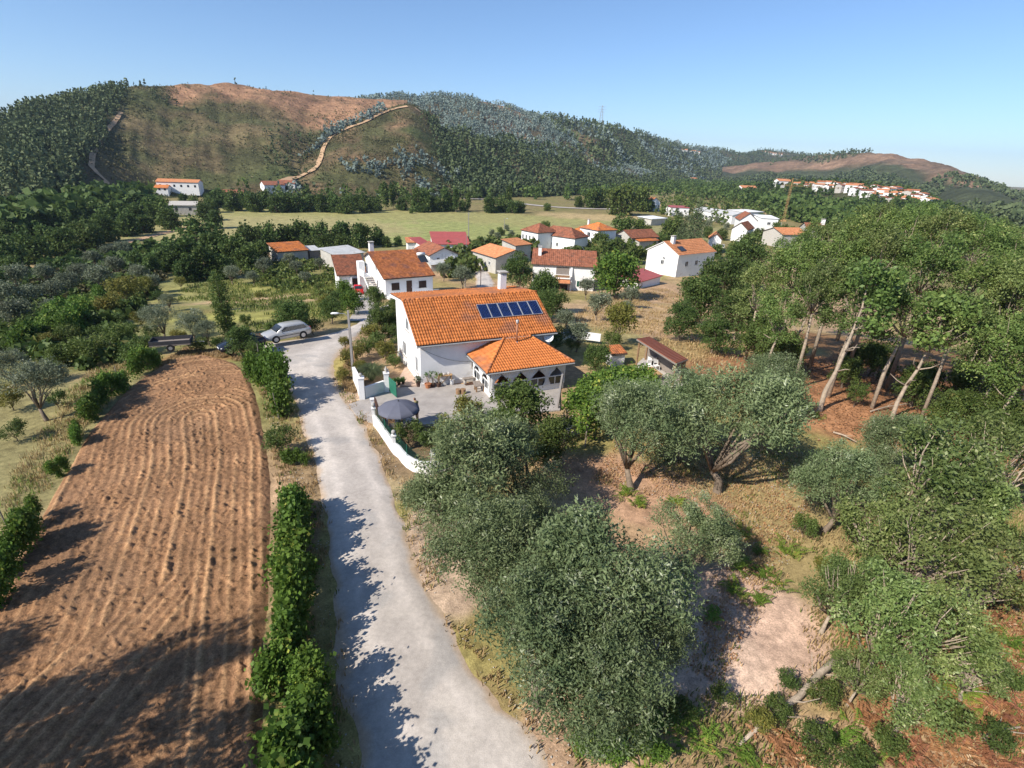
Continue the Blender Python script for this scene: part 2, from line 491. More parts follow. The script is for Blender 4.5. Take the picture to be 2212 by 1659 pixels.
ROAD_R = [(3.0, 2.0), (1.63, 9.99), (-0.27, 12.29), (-2.17, 15.12), (-3.92, 18.07), (-5.33, 21.59), (-7.00, 25.28), (-9.05, 29.44), (-11.25, 33.30), (-13.16, 36.34), (-14.45, 38.98), (-15.23, 40.73), (-15.76, 42.31), (-16.19, 44.51), (-16.50, 47.43), (-16.62, 49.99), (-16.89, 53.27), (-17.01, 57.25), (-16.99, 61.83), (-16.48, 71.08), (-10.62, 81.18), (-5.11, 87.91), (-4.66, 105.27), (-6.41, 119.40), (-8.37, 133.11), (-9.67, 145.07), (-8.49, 155.60), (-6.06, 170.34)]
M['road'] = mat('pale_worn_asphalt', (0.44, 0.395, 0.36), 0.92, 0.10, 0.5, 0.6, 45, c2=(0.52, 0.47, 0.425), stain=((0.37, 0.34, 0.32), 0.3, 0.52))
M['lane'] = tint_mat('worn_lane_surface', 0.92, 0.13, (0.8, 5.0, 28.0), 0.6, 0.02)
M['track'] = mat('dirt_track', (0.44, 0.29, 0.17), 0.95, 0.2, 0.2)

# the far ground: base and crest lines of every hill
SURF_V, SURF_F = [], []


def add_surf(V, F):
    n = sum(len(a) for a in SURF_V)
    SURF_V.append(np.asarray(V)); SURF_F.append(np.asarray(F) + n)


def catmull(P, n, par):
    """resample rows of control points P at n even parameters; par gives each control's parameter"""
    P, par = np.asarray(P, float), np.asarray(par, float)
    t = np.linspace(par[0], par[-1], n)
    i = np.clip(np.searchsorted(par, t, 'right') - 1, 0, len(par) - 2)
    w = ((t - par[i]) / (par[i + 1] - par[i]))[:, None]
    m = np.gradient(P, par, axis=0)
    h = (par[i + 1] - par[i])[:, None]
    return t, (2*w**3-3*w**2+1)*P[i] + (w**3-2*w**2+w)*h*m[i] + (-2*w**3+3*w**2)*P[i+1] + (w**3-w**2)*h*m[i+1]


HILLS = {}


def hill(name, cols, base, crest, rows, ncol, amp, seed, colour, bulge=0.0):
    c, B_ = catmull(base, ncol, cols)
    _, K = catmull(crest, ncol, cols)
    v = np.linspace(0, 1, rows)
    P = B_[None] * (1 - v[:, None, None]) + K[None] * v[:, None, None]
    P[:, :, 2] += bulge * np.sin(v * pi)[:, None] * (K[:, 2] - B_[:, 2])[None]
    cc, vv = np.meshgrid(c, v)
    side = cc * (cols[-1] - cols[0]) / abs(cols[-1] - cols[0])
    gul = fbm(side + 25 * fbm(P[:, :, 0], P[:, :, 1], 90, seed + 9), vv * 60, 70, seed, 4) - 0.5
    fine = fbm(P[:, :, 0], P[:, :, 1], 35, seed + 20, 4) - 0.5
    env = np.sin(np.clip(vv, 0, 1) * pi) ** 0.7
    big = fbm(P[:, :, 0], P[:, :, 1], 150, seed + 30, 3) - 0.5
    P[:, :, 2] += amp * (0.55 * gul + 1.1 * big) * env + amp * 0.4 * fine * np.clip(vv * 6, 0, 1)
    back = []
    top = P[-1]
    out = top[:, :2] / np.linalg.norm(top[:, :2], axis=1)[:, None]
    for k, (dd, dz) in enumerate(((30, -3), (90, -18), (260, -80))):
        q = top.copy(); q[:, :2] += out * dd; q[:, 2] += dz
        back.append(q)
    P = np.concatenate([P, np.array(back)], 0)
    R_, C_ = P.shape[:2]
    cc, vv = np.meshgrid(c, np.concatenate([v, [1.02, 1.04, 1.06]]))
    col = colour(cc, vv, P[:, :, 0], P[:, :, 1]).reshape(-1, 3)
    ii = (np.arange(R_ - 1)[:, None] * C_ + np.arange(C_ - 1)[None]).ravel()
    F = np.stack([ii, ii + 1, ii + C_ + 1, ii + C_], 1)
    o = link(name, mesh_np(name, P.reshape(-1, 3), F, True, col), M['hill'])
    tag(o, kind='structure')
    add_surf(P.reshape(-1, 3), F)
    HILLS[name] = (P[:rows], c, v)
    return o


def lerp3(a, b, t):
    return np.asarray(a) * (1 - t[..., None]) + np.asarray(b) * t[..., None]


SCRUB_A, SCRUB_B, BARE, GREENISH = (0.085, 0.085, 0.036), (0.15, 0.115, 0.058), (0.33, 0.185, 0.105), (0.072, 0.092, 0.03)


def col_a(c, v, x, y):
    n = fbm(x, y, 60, 3); n2 = fbm(x, y, 22, 8)
    o = lerp3(SCRUB_A, SCRUB_B, smooth01((n2 - 0.35) * 3.2))
    o = lerp3(o, GREENISH, smooth01((n - 0.52) * 6) * 0.7)
    bare = smooth01((v - 0.62 + 0.0011 * (c - 520) + (n - .5) * 0.5) * 9) * smooth01((c - 340) / 50)
    o = lerp3(o, lerp3(BARE, (0.27, 0.165, 0.09), smooth01((n2 - .45) * 4)), bare)
    wood = smooth01((190 + 120 * (v - 0.1) - c + (n - .5) * 90) / 40)
    return lerp3(o, (0.07, 0.075, 0.032), wood)


def col_b(c, v, x, y):
    n = fbm(x, y, 50, 13); n2 = fbm(x, y, 16, 18)
    o = lerp3(SCRUB_A, (0.165, 0.115, 0.062), smooth01((n2 - 0.35) * 3))
    o = lerp3(o, GREENISH, smooth01((n - 0.5) * 6) * 0.7)
    o = lerp3(o, (0.30, 0.18, 0.10), smooth01((n2 - 0.66) * 9) * 0.8)
    return lerp3(o, (0.06, 0.068, 0.03), smooth01((c - 960) / 60))


def col_c(c, v, x, y):
    n = fbm(x, y, 60, 23)
    return lerp3((0.12, 0.10, 0.06), (0.24, 0.155, 0.09), smooth01((n - 0.5) * 6))


def col_d(c, v, x, y):
    n = fbm(x, y, 120, 33)
    return lerp3((0.06, 0.066, 0.03), (0.16, 0.12, 0.065), smooth01((n - 0.55) * 6))


def col_e(c, v, x, y):
    n = fbm(x, y, 260, 43); n2 = fbm(x, y, 80, 46)
    o = lerp3((0.235, 0.15, 0.095), (0.165, 0.115, 0.075), smooth01((n2 - 0.4) * 4))
    o = lerp3(o, (0.075, 0.08, 0.045), smooth01((n - 0.55) * 7))
    return lerp3((0.06, 0.07, 0.035), o, smooth01((v - 0.42 + (n - .5) * .9) * 5))


def col_f(c, v, x, y):
    n = fbm(x, y, 60, 53)
    return lerp3((0.075, 0.078, 0.032), (0.26, 0.18, 0.095), smooth01((n - 0.52) * 6))


hill('left_hill', [-700, -350, -100, 0, 100, 200, 300, 380, 450, 520, 600, 680, 740, 800, 880],
     [(-177.2, 107.8, -10.0), (-176.9, 135.8, -10.0), (-169.2, 158.1, -10.0), (-168.9, 172.8, -10.0), (-174.8, 197.7, -10.0), (-185.1, 233.8, -10.0), (-196.4, 280.0, -10.0), (-189.3, 299.6, -10.0), (-178.0, 311.4, -10.0), (-164.2, 320.9, -10.0), (-147.3, 332.4, -10.0), (-129.3, 344.8, -10.0), (-114.9, 354.7, -10.0), (-98.6, 361.1, -10.0), (-76.3, 371.3, -10.0)],
     [(-362.7, 231.0, -10.5), (-349.2, 283.8, 6.1), (-332.9, 331.8, 20.0), (-323.9, 354.2, 27.6), (-318.2, 385.7, 39.0), (-309.1, 418.1, 49.3), (-296.2, 451.5, 59.2), (-285.3, 481.9, 64.2), (-274.2, 511.1, 68.2), (-260.3, 540.6, 71.1), (-239.7, 571.8, 72.1), (-215.1, 602.8, 71.9), (-192.3, 620.9, 72.1), (-167.5, 638.4, 73.1), (-132.9, 666.9, 75.3)],
     70, 300, 16, 60, col_a, 0.06)
hill('spur_hill', [540, 580, 620, 660, 700, 750, 800, 850, 890, 920, 960, 1000, 1060, 1120, 1200, 1290],
     [(-155.5, 314.2, -10.0), (-147.3, 319.7, -10.0), (-138.8, 325.3, -10.0), (-131.2, 334.6, -10.0), (-122.1, 340.7, -10.0), (-110.1, 348.7, -10.0), (-97.6, 357.1, -10.0), (-84.5, 365.9, -10.0), (-73.5, 373.2, -10.0), (-65.0, 378.9, -10.0), (-53.9, 391.4, -10.0), (-41.6, 399.7, -10.0), (-22.4, 418.2, -10.0), (-1.3, 438.5, -10.0), (30.3, 473.1, -10.0), (75.3, 542.4, -10.0)],
     [(-175.1, 354.1, -11.7), (-170.7, 372.8, -5.9), (-166.7, 396.4, 3.5), (-161.4, 420.1, 13.5), (-154.7, 443.8, 24.6), (-143.2, 468.6, 37.4), (-130.2, 493.1, 48.5), (-115.6, 517.2, 56.7), (-101.6, 530.4, 60.6), (-90.3, 537.5, 54.1), (-74.4, 544.9, 40.0), (-57.6, 552.0, 29.3), (-31.0, 564.1, 16.8), (-2.8, 575.0, 6.2), (36.8, 588.8, -3.8), (87.9, 633.9, -11.9)],
     60, 220, 9, 70, col_b, 0.08)
hill('eucalyptus_hill', [700, 740, 800, 850, 900, 960, 1010, 1060, 1110, 1150, 1200, 1250, 1300, 1360, 1440],
     [(-122.1, 340.7, -10.0), (-112.5, 347.1, -10.0), (-97.6, 357.1, -10.0), (-84.5, 365.9, -10.0), (-71.5, 379.4, -10.0), (-53.9, 391.4, -10.0), (-38.9, 406.9, -10.0), (-22.7, 423.6, -10.0), (-5.1, 441.8, -10.0), (10.1, 458.7, -10.0), (30.7, 480.0, -10.0), (54.0, 511.0, -10.0), (81.7, 555.5, -10.0), (127.5, 648.8, -10.0), (218.5, 834.5, -10.0)],
     [(-233.6, 681.1, 66.1), (-216.5, 697.2, 72.1), (-190.4, 725.4, 80.7), (-167.4, 751.6, 85.2), (-142.4, 777.1, 90.3), (-107.8, 792.7, 94.3), (-77.9, 806.2, 93.5), (-46.7, 818.7, 89.7), (-14.3, 829.9, 83.2), (12.5, 839.9, 78.0), (47.2, 848.7, 67.2), (83.3, 856.0, 51.1), (120.5, 861.6, 33.8), (167.4, 874.1, 15.5), (238.7, 919.5, 1.1)],
     60, 200, 22, 80, col_c, 0.05)
hill('pine_ridge', [1080, 1120, 1190, 1240, 1300, 1340, 1400, 1470, 1540, 1600, 1660, 1700, 1750, 1820, 1900],
     [(-16.1, 439.9, -10.0), (-1.5, 463.2, -10.0), (28.0, 506.2, -10.0), (53.3, 549.7, -10.0), (92.1, 629.0, -10.0), (126.5, 705.3, -10.0), (196.7, 861.3, -10.0), (309.6, 1084.2, -10.0), (443.5, 1293.5, -10.0), (563.4, 1436.8, -10.0), (680.8, 1542.2, -10.0), (757.2, 1596.2, -10.0), (830.2, 1610.0, -10.0), (971.4, 1694.6, -10.0), (1057.0, 1652.9, -10.0)],
     [(-40.2, 999.2, 70.3), (-8.5, 1000.0, 78.0), (47.7, 1018.9, 88.6), (91.7, 1056.0, 88.4), (150.1, 1109.9, 86.2), (201.7, 1203.2, 87.5), (307.6, 1417.0, 86.4), (464.4, 1687.3, 80.1), (647.3, 1945.1, 79.9), (838.9, 2195.2, 79.3), (985.6, 2297.5, 100.1), (1048.3, 2269.6, 93.7), (1101.4, 2188.5, 83.2), (1175.0, 2092.7, 69.6), (1276.3, 2032.5, 58.3)],
     50, 200, 40, 90, col_d, 0.03)
hill('far_brown_hill', [1560, 1640, 1700, 1760, 1850, 1900, 1960, 2030, 2100, 2160, 2212, 2300, 2450, 2700],
     [(402.4, 1117.5, -10.0), (484.2, 1136.0, -10.0), (534.0, 1121.7, -10.0), (582.5, 1107.7, -10.0), (623.4, 1037.4, -10.0), (614.0, 954.8, -10.0), (589.5, 849.3, -10.0), (502.3, 665.0, -10.0), (418.9, 511.9, -10.0), (360.9, 413.1, -10.0), (314.6, 340.8, -10.0), (258.4, 256.0, -10.0), (206.4, 177.8, -10.0), (171.5, 120.8, -10.0)],
     [(584.2, 1649.6, 27.4), (655.2, 1568.7, 40.3), (695.7, 1496.2, 48.8), (728.4, 1424.6, 60.5), (779.7, 1339.6, 67.7), (792.5, 1273.5, 65.3), (808.8, 1203.4, 58.0), (826.5, 1130.0, 47.2), (839.8, 1057.0, 28.1), (842.0, 990.5, 11.5), (835.5, 929.7, -0.7), (841.7, 855.3, -22.6), (862.6, 760.5, -54.9), (894.9, 639.6, -98.1)],
     50, 200, 26, 100, col_e, 0.06)
hill('village_slope', [1560, 1620, 1700, 1780, 1860, 1940, 2000, 2060, 2130, 2212, 2350, 2600],
     [(222.0, 610.0, -10.0), (230.4, 555.2, -10.0), (241.9, 500.6, -10.0), (251.4, 455.6, -10.0), (253.1, 407.4, -10.0), (243.8, 352.3, -10.0), (231.7, 310.4, -10.0), (218.4, 272.5, -10.0), (200.4, 230.8, -10.0), (183.1, 193.0, -10.0), (147.4, 134.5, -10.0), (117.8, 85.7, -10.0)],
     [(258.3, 714.7, -4.6), (273.0, 666.2, 1.3), (300.0, 632.5, 6.7), (313.5, 580.8, 9.1), (331.8, 547.3, 8.5), (346.8, 513.9, 5.3), (341.7, 468.7, 0.4), (333.2, 424.9, -3.8), (323.8, 381.0, -8.6), (313.5, 336.6, -14.9), (307.0, 286.6, -23.5), (304.8, 226.9, -36.9)],
     30, 160, 5, 110, col_f, 0.1)

# ---- near and middle ground: one sheet out to the horizon
STRAW, GRASS, LITTER, SAND, VALLEY, WEED = (0.40, 0.265, 0.155), (0.17, 0.19, 0.055), (0.33, 0.165, 0.085), (0.47, 0.345, 0.245), (0.29, 0.27, 0.105), (0.25, 0.225, 0.07)
ZONES = [   # centre, radii, turn, colour
    ((-25.21, 242.69), (150, 52), 0.08, VALLEY), ((-64.73, 202.07), (80, 40), 0.2, (0.27, 0.285, 0.10)), ((-96.00, 197.82), (60, 40), 0.4, (0.33, 0.29, 0.13)),
    ((-109.38, 134.32), (70, 14), 0.75, (0.36, 0.31, 0.15)), ((52.78, 298.18), (45, 20), 0, (0.40, 0.30, 0.15)), ((148.05, 401.95), (60, 40), 0, (0.36, 0.26, 0.13)), ((182.86, 615.71), (120, 60), 0, (0.27, 0.23, 0.11)),
    ((11.21, 155.91), (55, 26), 0.1, (0.235, 0.225, 0.095)), ((80.01, 246.15), (60, 30), 0.1, (0.26, 0.235, 0.105)), ((-72.89, 80.40), (28, 18), 0.6, (0.215, 0.21, 0.08)), ((-41.64, 49.76), (10, 8), 0.3, (0.22, 0.21, 0.08)),
    ((-41.89, 84.40), (13, 9), 0.2, (0.43, 0.30, 0.17)), ((-54.20, 85.41), (9, 8), 0, (0.28, 0.265, 0.10)), ((-33.05, 64.64), (12, 5), 0.3, (0.30, 0.28, 0.08)), ((-41.12, 95.70), (16, 8), 0, (0.29, 0.27, 0.08)), ((-60.92, 84.87), (12, 10), 0.5, (0.27, 0.25, 0.09)),
    ((-59.63, 68.70), (12, 7), 0.9, (0.27, 0.23, 0.10)), ((-29.28, 27.08), (9, 14), -0.5, (0.26, 0.225, 0.10)), ((-42.57, 46.26), (9, 5), 0.5, (0.25, 0.24, 0.09)),
    ((22.30, 76.97), (22, 14), 0.3, (0.46, 0.315, 0.175)), ((20.08, 50.60), (9, 8), 0, (0.37, 0.265, 0.12)), ((16.03, 42.42), (5, 4), 0, (0.27, 0.25, 0.08)),
    ((28.35, 42.42), (13, 10), -0.3, LITTER), ((26.63, 36.22), (7, 4), 0, (0.40, 0.20, 0.10)), ((45.30, 50.47), (18, 9), 0, (0.24, 0.11, 0.05)), ((50.65, 64.64), (20, 8), 0, (0.22, 0.12, 0.055)), ((34.99, 33.41), (8, 9), 0, LITTER),
    ((13.86, 23.72), (5, 6), 0, (0.34, 0.26, 0.12)), ((9.85, 15.99), (3.6, 3.8), 0.2, (0.53, 0.365, 0.27)), ((7.90, 14.16), (2.4, 2.2), 0.2, (0.56, 0.40, 0.30)), ((6.97, 26.38), (4.5, 2.5), 0, (0.43, 0.26, 0.16)), ((9.05, 23.80), (4, 2), 0, (0.44, 0.27, 0.17)),
    ((17.08, 13.09), (4, 5), 0, (0.38, 0.19, 0.09)), ((12.21, 10.68), (5, 1.6), 0, (0.40, 0.27, 0.16)), ((20.64, 16.34), (4, 3), 0, LITTER), ((2.64, 10.85), (2.0, 3.0), 0.3, (0.46, 0.31, 0.20)),
    ((-2.89, 19.66), (1.8, 5.0), 0.25, SAND), ((-7.73, 28.95), (1.2, 6.0), 0.35, (0.40, 0.31, 0.17)), ((-12.01, 36.46), (1.5, 3.0), 0.2, SAND), ((-14.53, 41.02), (1.5, 4.0), 0.2, (0.36, 0.29, 0.10)),
    ((-10.88, 21.97), (1.2, 9.0), 0.3, (0.27, 0.185, 0.10)), ((-28.11, 43.87), (5, 2), 0.4, (0.33, 0.20, 0.09)), ((-5.97, 29.11), (4, 4), 0, (0.20, 0.14, 0.08)), ((2.20, 62.08), (6, 5), 0, (0.30, 0.22, 0.12)), ((8.04, 58.03), (8, 5), 0, (0.30, 0.25, 0.11)),
]


def ground_colour(x, y):
    n = fbm(x, y, 14, 120); n2 = fbm(x, y, 4, 126)
    o = lerp3(STRAW, WEED, smooth01((n - 0.42) * 5) * 0.8)
    r = np.hypot(x, y)
    o = lerp3(o, (0.16, 0.15, 0.055), smooth01((r - 140) / 60) * 0.75)
    lf = smooth01((-14 - x - 0.25 * (y - 40)) / 8) * smooth01((y - 22) / 10) * smooth01((150 - r) / 40)
    o = lerp3(o, (0.185, 0.185, 0.065), lf * smooth01((n2 - .25) * 4) * 0.9)
    for (cx, cy), (rx, ry), a, c in ZONES:
        dx, dy = x - cx, y - cy
        co, si = math.cos(a), math.sin(a)
        q = np.hypot((dx * co + dy * si) / rx, (-dx * si + dy * co) / ry) + (n2 - 0.5) * 0.7
        k = smooth01((1.12 - q) / 0.3)
        if k.max() > 0:
            o = lerp3(o, c, k)
    return o


az = np.concatenate([np.radians(np.arange(-180, -75, 5.0)), np.radians(np.arange(-75, 75, 0.33)), np.radians(np.arange(75, 180.1, 5.0))])
rad = np.concatenate([[0.5, 2.0], np.geomspace(4, 6000, 270)])
A_, R2 = np.meshgrid(az, rad)
X, Y = R2 * np.sin(A_), R2 * np.cos(A_)
Z = hT(X, Y) - 0.10 * fbm(X, Y, 3.0, 140, 3) * np.clip(R2 / 10, 0, 1) - 0.02
litter_zone = in_poly(X, Y, [(20.65, 35.65), (27.85, 47.89), (37.82, 58.61), (72.30, 79.14), (74.78, 66.68), (37.08, 30.39), (26.46, 30.69)])
Z = np.where(litter_zone, Z + 0.0, Z)
ii = (np.arange(len(rad) - 1)[:, None] * len(az) + np.arange(len(az) - 1)[None]).ravel()
F = np.stack([ii, ii + len(az), ii + len(az) + 1, ii + 1], 1)
PG = np.stack([X, Y, Z], -1).reshape(-1, 3)
tag(link('ground', mesh_np('ground', PG, F, True, ground_colour(X, Y).reshape(-1, 3)), M['ground']), kind='structure')
add_surf(PG, F)

from mathutils.bvhtree import BVHTree
_allF = np.concatenate(SURF_F)
BVH = BVHTree.FromPolygons(np.concatenate(SURF_V).tolist(), _allF.tolist())


def drop(p, dz=0.0):
    h = BVH.ray_cast(Vector((p[0], p[1], 900)), Vector((0, 0, -1)))
    return (p[0], p[1], (h[0].z if h[0] else -9.0) + dz)


def resample(pts, step):
    pts = np.asarray(pts, float)
    d = np.concatenate([[0], np.cumsum(np.linalg.norm(np.diff(pts, axis=0), axis=1))])
    n = max(2, int(d[-1] / step) + 1)
    _, q = catmull(pts, n, d)
    return q


# ---- the lane
n_road = 420
d = np.arange(len(ROAD_L), dtype=float)
_, rl = catmull(ROAD_L, n_road, d)
_, rr = catmull(ROAD_R, n_road, d)
NR = 25
k = np.linspace(-0.04, 1.04, NR)[None, :, None]
rp_ = rl[:, None] * (1 - k) + rr[:, None] * k
jit = (fbm(rp_[:, :, 0], rp_[:, :, 1], 1.3, 150, 3) - 0.5) * 0.9
side = (rr - rl) / np.linalg.norm(rr - rl, axis=1)[:, None]
wgt = np.abs(np.linspace(-1, 1, NR)) ** 6 * np.sign(np.linspace(-1, 1, NR))
rp_ = rp_ + side[:, None] * (jit * wgt[None])[:, :, None]
rz = hT(rp_[:, :, 0], rp_[:, :, 1]) - 0.085 + 0.135 * (1 - np.abs(np.linspace(-1, 1, NR))[None] ** 3)
rz += 0.03 * np.clip((np.hypot(rp_[:, :, 0], rp_[:, :, 1]) - 45) / 20, 0, 1)
RV = np.concatenate([rp_, rz[:, :, None]], 2).reshape(-1, 3)
ii = (np.arange(n_road - 1)[:, None] * NR + np.arange(NR - 1)[None]).ravel()
lat = np.abs(np.linspace(-1, 1, NR))[None] + (fbm(rp_[:, :, 0], rp_[:, :, 1], 0.8, 151, 3) - .5) * 0.25
along = fbm(rp_[:, :, 0], rp_[:, :, 1], 2.5, 152, 3)
rc_ = lerp3((0.42, 0.375, 0.335), (0.52, 0.465, 0.41), smooth01((along - .35) * 3))
rc_ = lerp3(rc_, (0.57, 0.51, 0.455), np.exp(-((lat - .45) / .14) ** 2) * 0.75)
rc_ = lerp3(rc_, (0.345, 0.325, 0.305), smooth01((fbm(rp_[:, :, 0], rp_[:, :, 1], 1.6, 153, 4) - .58) * 8) * .6)
rc_ = lerp3(rc_, (0.46, 0.345, 0.24), smooth01((lat - .78) / .16))
tag(link('road', mesh_np('road', RV, np.stack([ii, ii + 1, ii + NR + 1, ii + NR], 1), True, rc_.reshape(-1, 3)), M['lane']), kind='structure')


def ribbon(name, pts, w, material, dz=0.4, step=6, wj=0.3):
    q = resample(pts, step)
    t = np.gradient(q, axis=0); t /= np.linalg.norm(t, axis=1)[:, None]
    nrm = np.stack([-t[:, 1], t[:, 0]], 1)
    ww = w * (1 + wj * (RNG.random(len(q)) - 0.5))
    V, F = [], []
    for i in range(len(q)):
        for s in (-1, 0, 1):
            x, y = q[i] + nrm[i] * ww[i] * 0.5 * s
            V.append(drop((x, y), dz))
    for i in range(len(q) - 1):
        for s in (0, 1):
            F.append((3 * i + s, 3 * i + s + 1, 3 * i + s + 4, 3 * i + s + 3))
    return tag(link(name, mesh_np(name, V, F, True), material), kind='structure')


ribbon('dirt_track', [(-155.06, 352.34), (-149.11, 368.05), (-141.52, 380.76), (-143.84, 401.64), (-149.88, 431.26), (-150.51, 448.49), (-142.11, 458.2), (-129.42, 474.34), (-123.14, 488.44), (-113.17, 506.01), (-102.94, 515.76)], 3.4, M['track'], 0.8)
ribbon('dirt_track', [(-97.45, 521.24), (-88.03, 523.25), (-78.24, 526.67), (-67.26, 529.82)], 4.0, M['track'], 0.8)
ribbon('dirt_track', [(-201.92, 264.52), (-209.68, 277.49), (-214.45, 278.5), (-221.52, 287.72), (-235.5, 312.72), (-252.82, 346.61), (-269.83, 386.99)], 2.2, M['track'], 0.8)
ribbon('valley_road', [(-41.16, 395.75), (-14.35, 393.19), (2.18, 367.62), (23.02, 352.22), (53.01, 353.4), (92.94, 398.07)], 6.0, M['road'], 0.3)
ribbon('farm_track', [(-56.43, 61.89), (-68.72, 84.78), (-75.83, 102.95)], 1.8, M['track'], 0.05, 2)
ribbon('field_path', [(-101.0, 105.9), (-110.17, 132.24), (-114.75, 166.16), (-118.09, 194.49)], 3.0, M['track'], 0.1, 4)

# ---- ploughed field: furrows run up the plot and turn round at its far end
fa, fb = np.array((-21.17, 31.26)), np.array((-10.58, 9.49))
ft = (fb - fa) / np.linalg.norm(fb - fa)
fn = np.array([-ft[1], ft[0]])
fp = np.array(FIELD)
s_ = (fp - fa) @ ft
w_ = (fp - fa) @ fn
gs, gw = np.meshgrid(np.arange(s_.min() - 0.5, s_.max() + 0.5, 0.062), np.arange(w_.min() - 0.5, w_.max() + 0.5, 0.062), indexing='ij')
fx = fa[0] + gs * ft[0] + gw * fn[0]
fy = fa[1] + gs * ft[1] + gw * fn[1]
inside = in_poly(fx + (vnoise(fx, fy, 0.9, 160) - .5) * 0.5, fy + (vnoise(fx, fy, 0.9, 161) - .5) * 0.5, FIELD)
edge = seg_dist(fx, fy, FIELD + [FIELD[0]])
wob = (fbm(fx, fy, 16.0, 162, 1) - 0.5) * 0.9
dist = np.hypot(np.minimum(gs, 0) * 0.8, gw - 0.10 * np.clip(gs, 0, 6)) + wob + 0.012 * np.clip(gs, 0, 40) * np.tanh(gw / 3)
cross = smooth01((gs - 15 + 0.9 * gw) / 2) * smooth01((1.5 - gw) / 1.5)          # headland passes that cut across the rows
dist = np.where(cross > 0.5, 0.86 * gw + 0.5 * gs + wob, dist)
ph = dist / 0.43
row = np.floor(ph).astype(int)
bold = np.random.default_rng(33).random(400)[row % 400]
fur = (1 - np.abs(2 * (ph - np.floor(ph)) - 1)) ** 1.1
strength = (0.35 + 0.95 * bold ** 2) * np.clip(0.2 + 1.4 * fbm(fx, fy, 2.4, 165, 3), 0.3, 1.3)
wx = fx * 0.82 - fy * 0.57 + 0.35 * vnoise(fx, fy, 0.45, 181) + 0.2 * vnoise(fx, fy, 0.21, 183)
wy = fx * 0.57 + fy * 0.82 + 0.35 * vnoise(fx, fy, 0.45, 182) + 0.2 * vnoise(fx, fy, 0.21, 184)
clod = np.clip(vnoise(wx, wy, 0.21, 170) * 0.5 + vnoise(wy, wx, 0.12, 171) * 0.6 - 0.55, 0, 1) * (0.4 + 1.2 * fbm(fx, fy, 1.5, 185, 2))
pit = smooth01((vnoise(wx, wy, 0.27, 176) - 0.86) * 9)
fz = 0.06 + (0.095 * fur * strength + 0.26 * clod - 0.05 * pit) * smooth01(edge / 0.6) - 0.17 * (1 - smooth01(edge / 0.5))
tone = lerp3((0.285, 0.155, 0.080), (0.43, 0.25, 0.128), smooth01((fur * strength - 0.1) * 1.6))
tone = lerp3(tone, (0.25, 0.148, 0.085), smooth01((fbm(fx, fy, 4, 175) - 0.5) * 4) * 0.5)
R_, C_ = fx.shape
ii = (np.arange(R_ - 1)[:, None] * C_ + np.arange(C_ - 1)[None]).ravel()
F = np.stack([ii, ii + C_, ii + C_ + 1, ii + 1], 1)
F = F[inside.ravel()[F].all(1)]
used, inv = np.unique(F, return_inverse=True)
PV = np.stack([fx, fy, fz], -1).reshape(-1, 3)[used]
tag(link('ploughed_field', mesh_np('ploughed_field', PV, inv.reshape(-1, 4), False, tone.reshape(-1, 3)[used]), M['soil']), kind='structure')


# ------------------------------------------------------------------ buildings
TILE_W, TILE_L = 0.225, 0.36


def tile_verts(w, l):
    """one roll-and-pan clay tile, low end at y=0"""
    pr = [(0.0, 0.012), (0.10, 0.050), (0.24, 0.062), (0.38, 0.050), (0.50, 0.016), (0.76, 0.004), (1.0, 0.012)]
    top0 = [(u * w, 0.0, z + 0.030) for u, z in pr]
    top1 = [(u * w, l * 1.08, z) for u, z in pr]
    low = [(u * w, 0.0, z - 0.004) for u, z in pr]
    V = top0 + top1 + low
    n = len(pr)
    F = [(i, i + 1, n + i + 1, n + i) for i in range(n - 1)] + [(2 * n + i, 2 * n + i + 1, i + 1, i) for i in range(n - 1)]
    return np.array(V), np.array(F)


_tv, _tf = tile_verts(TILE_W, TILE_L)
TILE_MESH = mesh_np('tile', _tv, _tf, True)
TILE_MESH.materials.append(M['tile'])


def plane_axes(poly):
    """poly: first edge is the eave (left to right)"""
    p = [Vector(q) for q in poly]
    u = (p[1] - p[0]).normalized()
    n = (p[1] - p[0]).cross(p[-1] - p[0]).normalized()
    w = n.cross(u)
    return p[0], u, w, n


def tile_slots(poly, k=1.0):
    o, u, w, n = plane_axes(poly)
    q = [((Vector(p) - o).dot(u), (Vector(p) - o).dot(w)) for p in poly]
    x0, x1 = min(a for a, b in q), max(a for a, b in q)
    y1 = max(b for a, b in q)
    nc, nr = max(1, round((x1 - x0) / TILE_W / k)), max(1, round(y1 / TILE_L / k))
    tw, tl = (x1 - x0) / nc, y1 / nr
    cx, cy = np.meshgrid(x0 + (np.arange(nc) + .5) * tw, (np.arange(nr) + .5) * tl)
    ok = in_poly(cx.ravel(), cy.ravel(), q)
    cx, cy = cx.ravel()[ok] - tw / 2, cy.ravel()[ok] - tl / 2
    return o, u, w, n, cx, cy, tw / TILE_W, tl / TILE_L


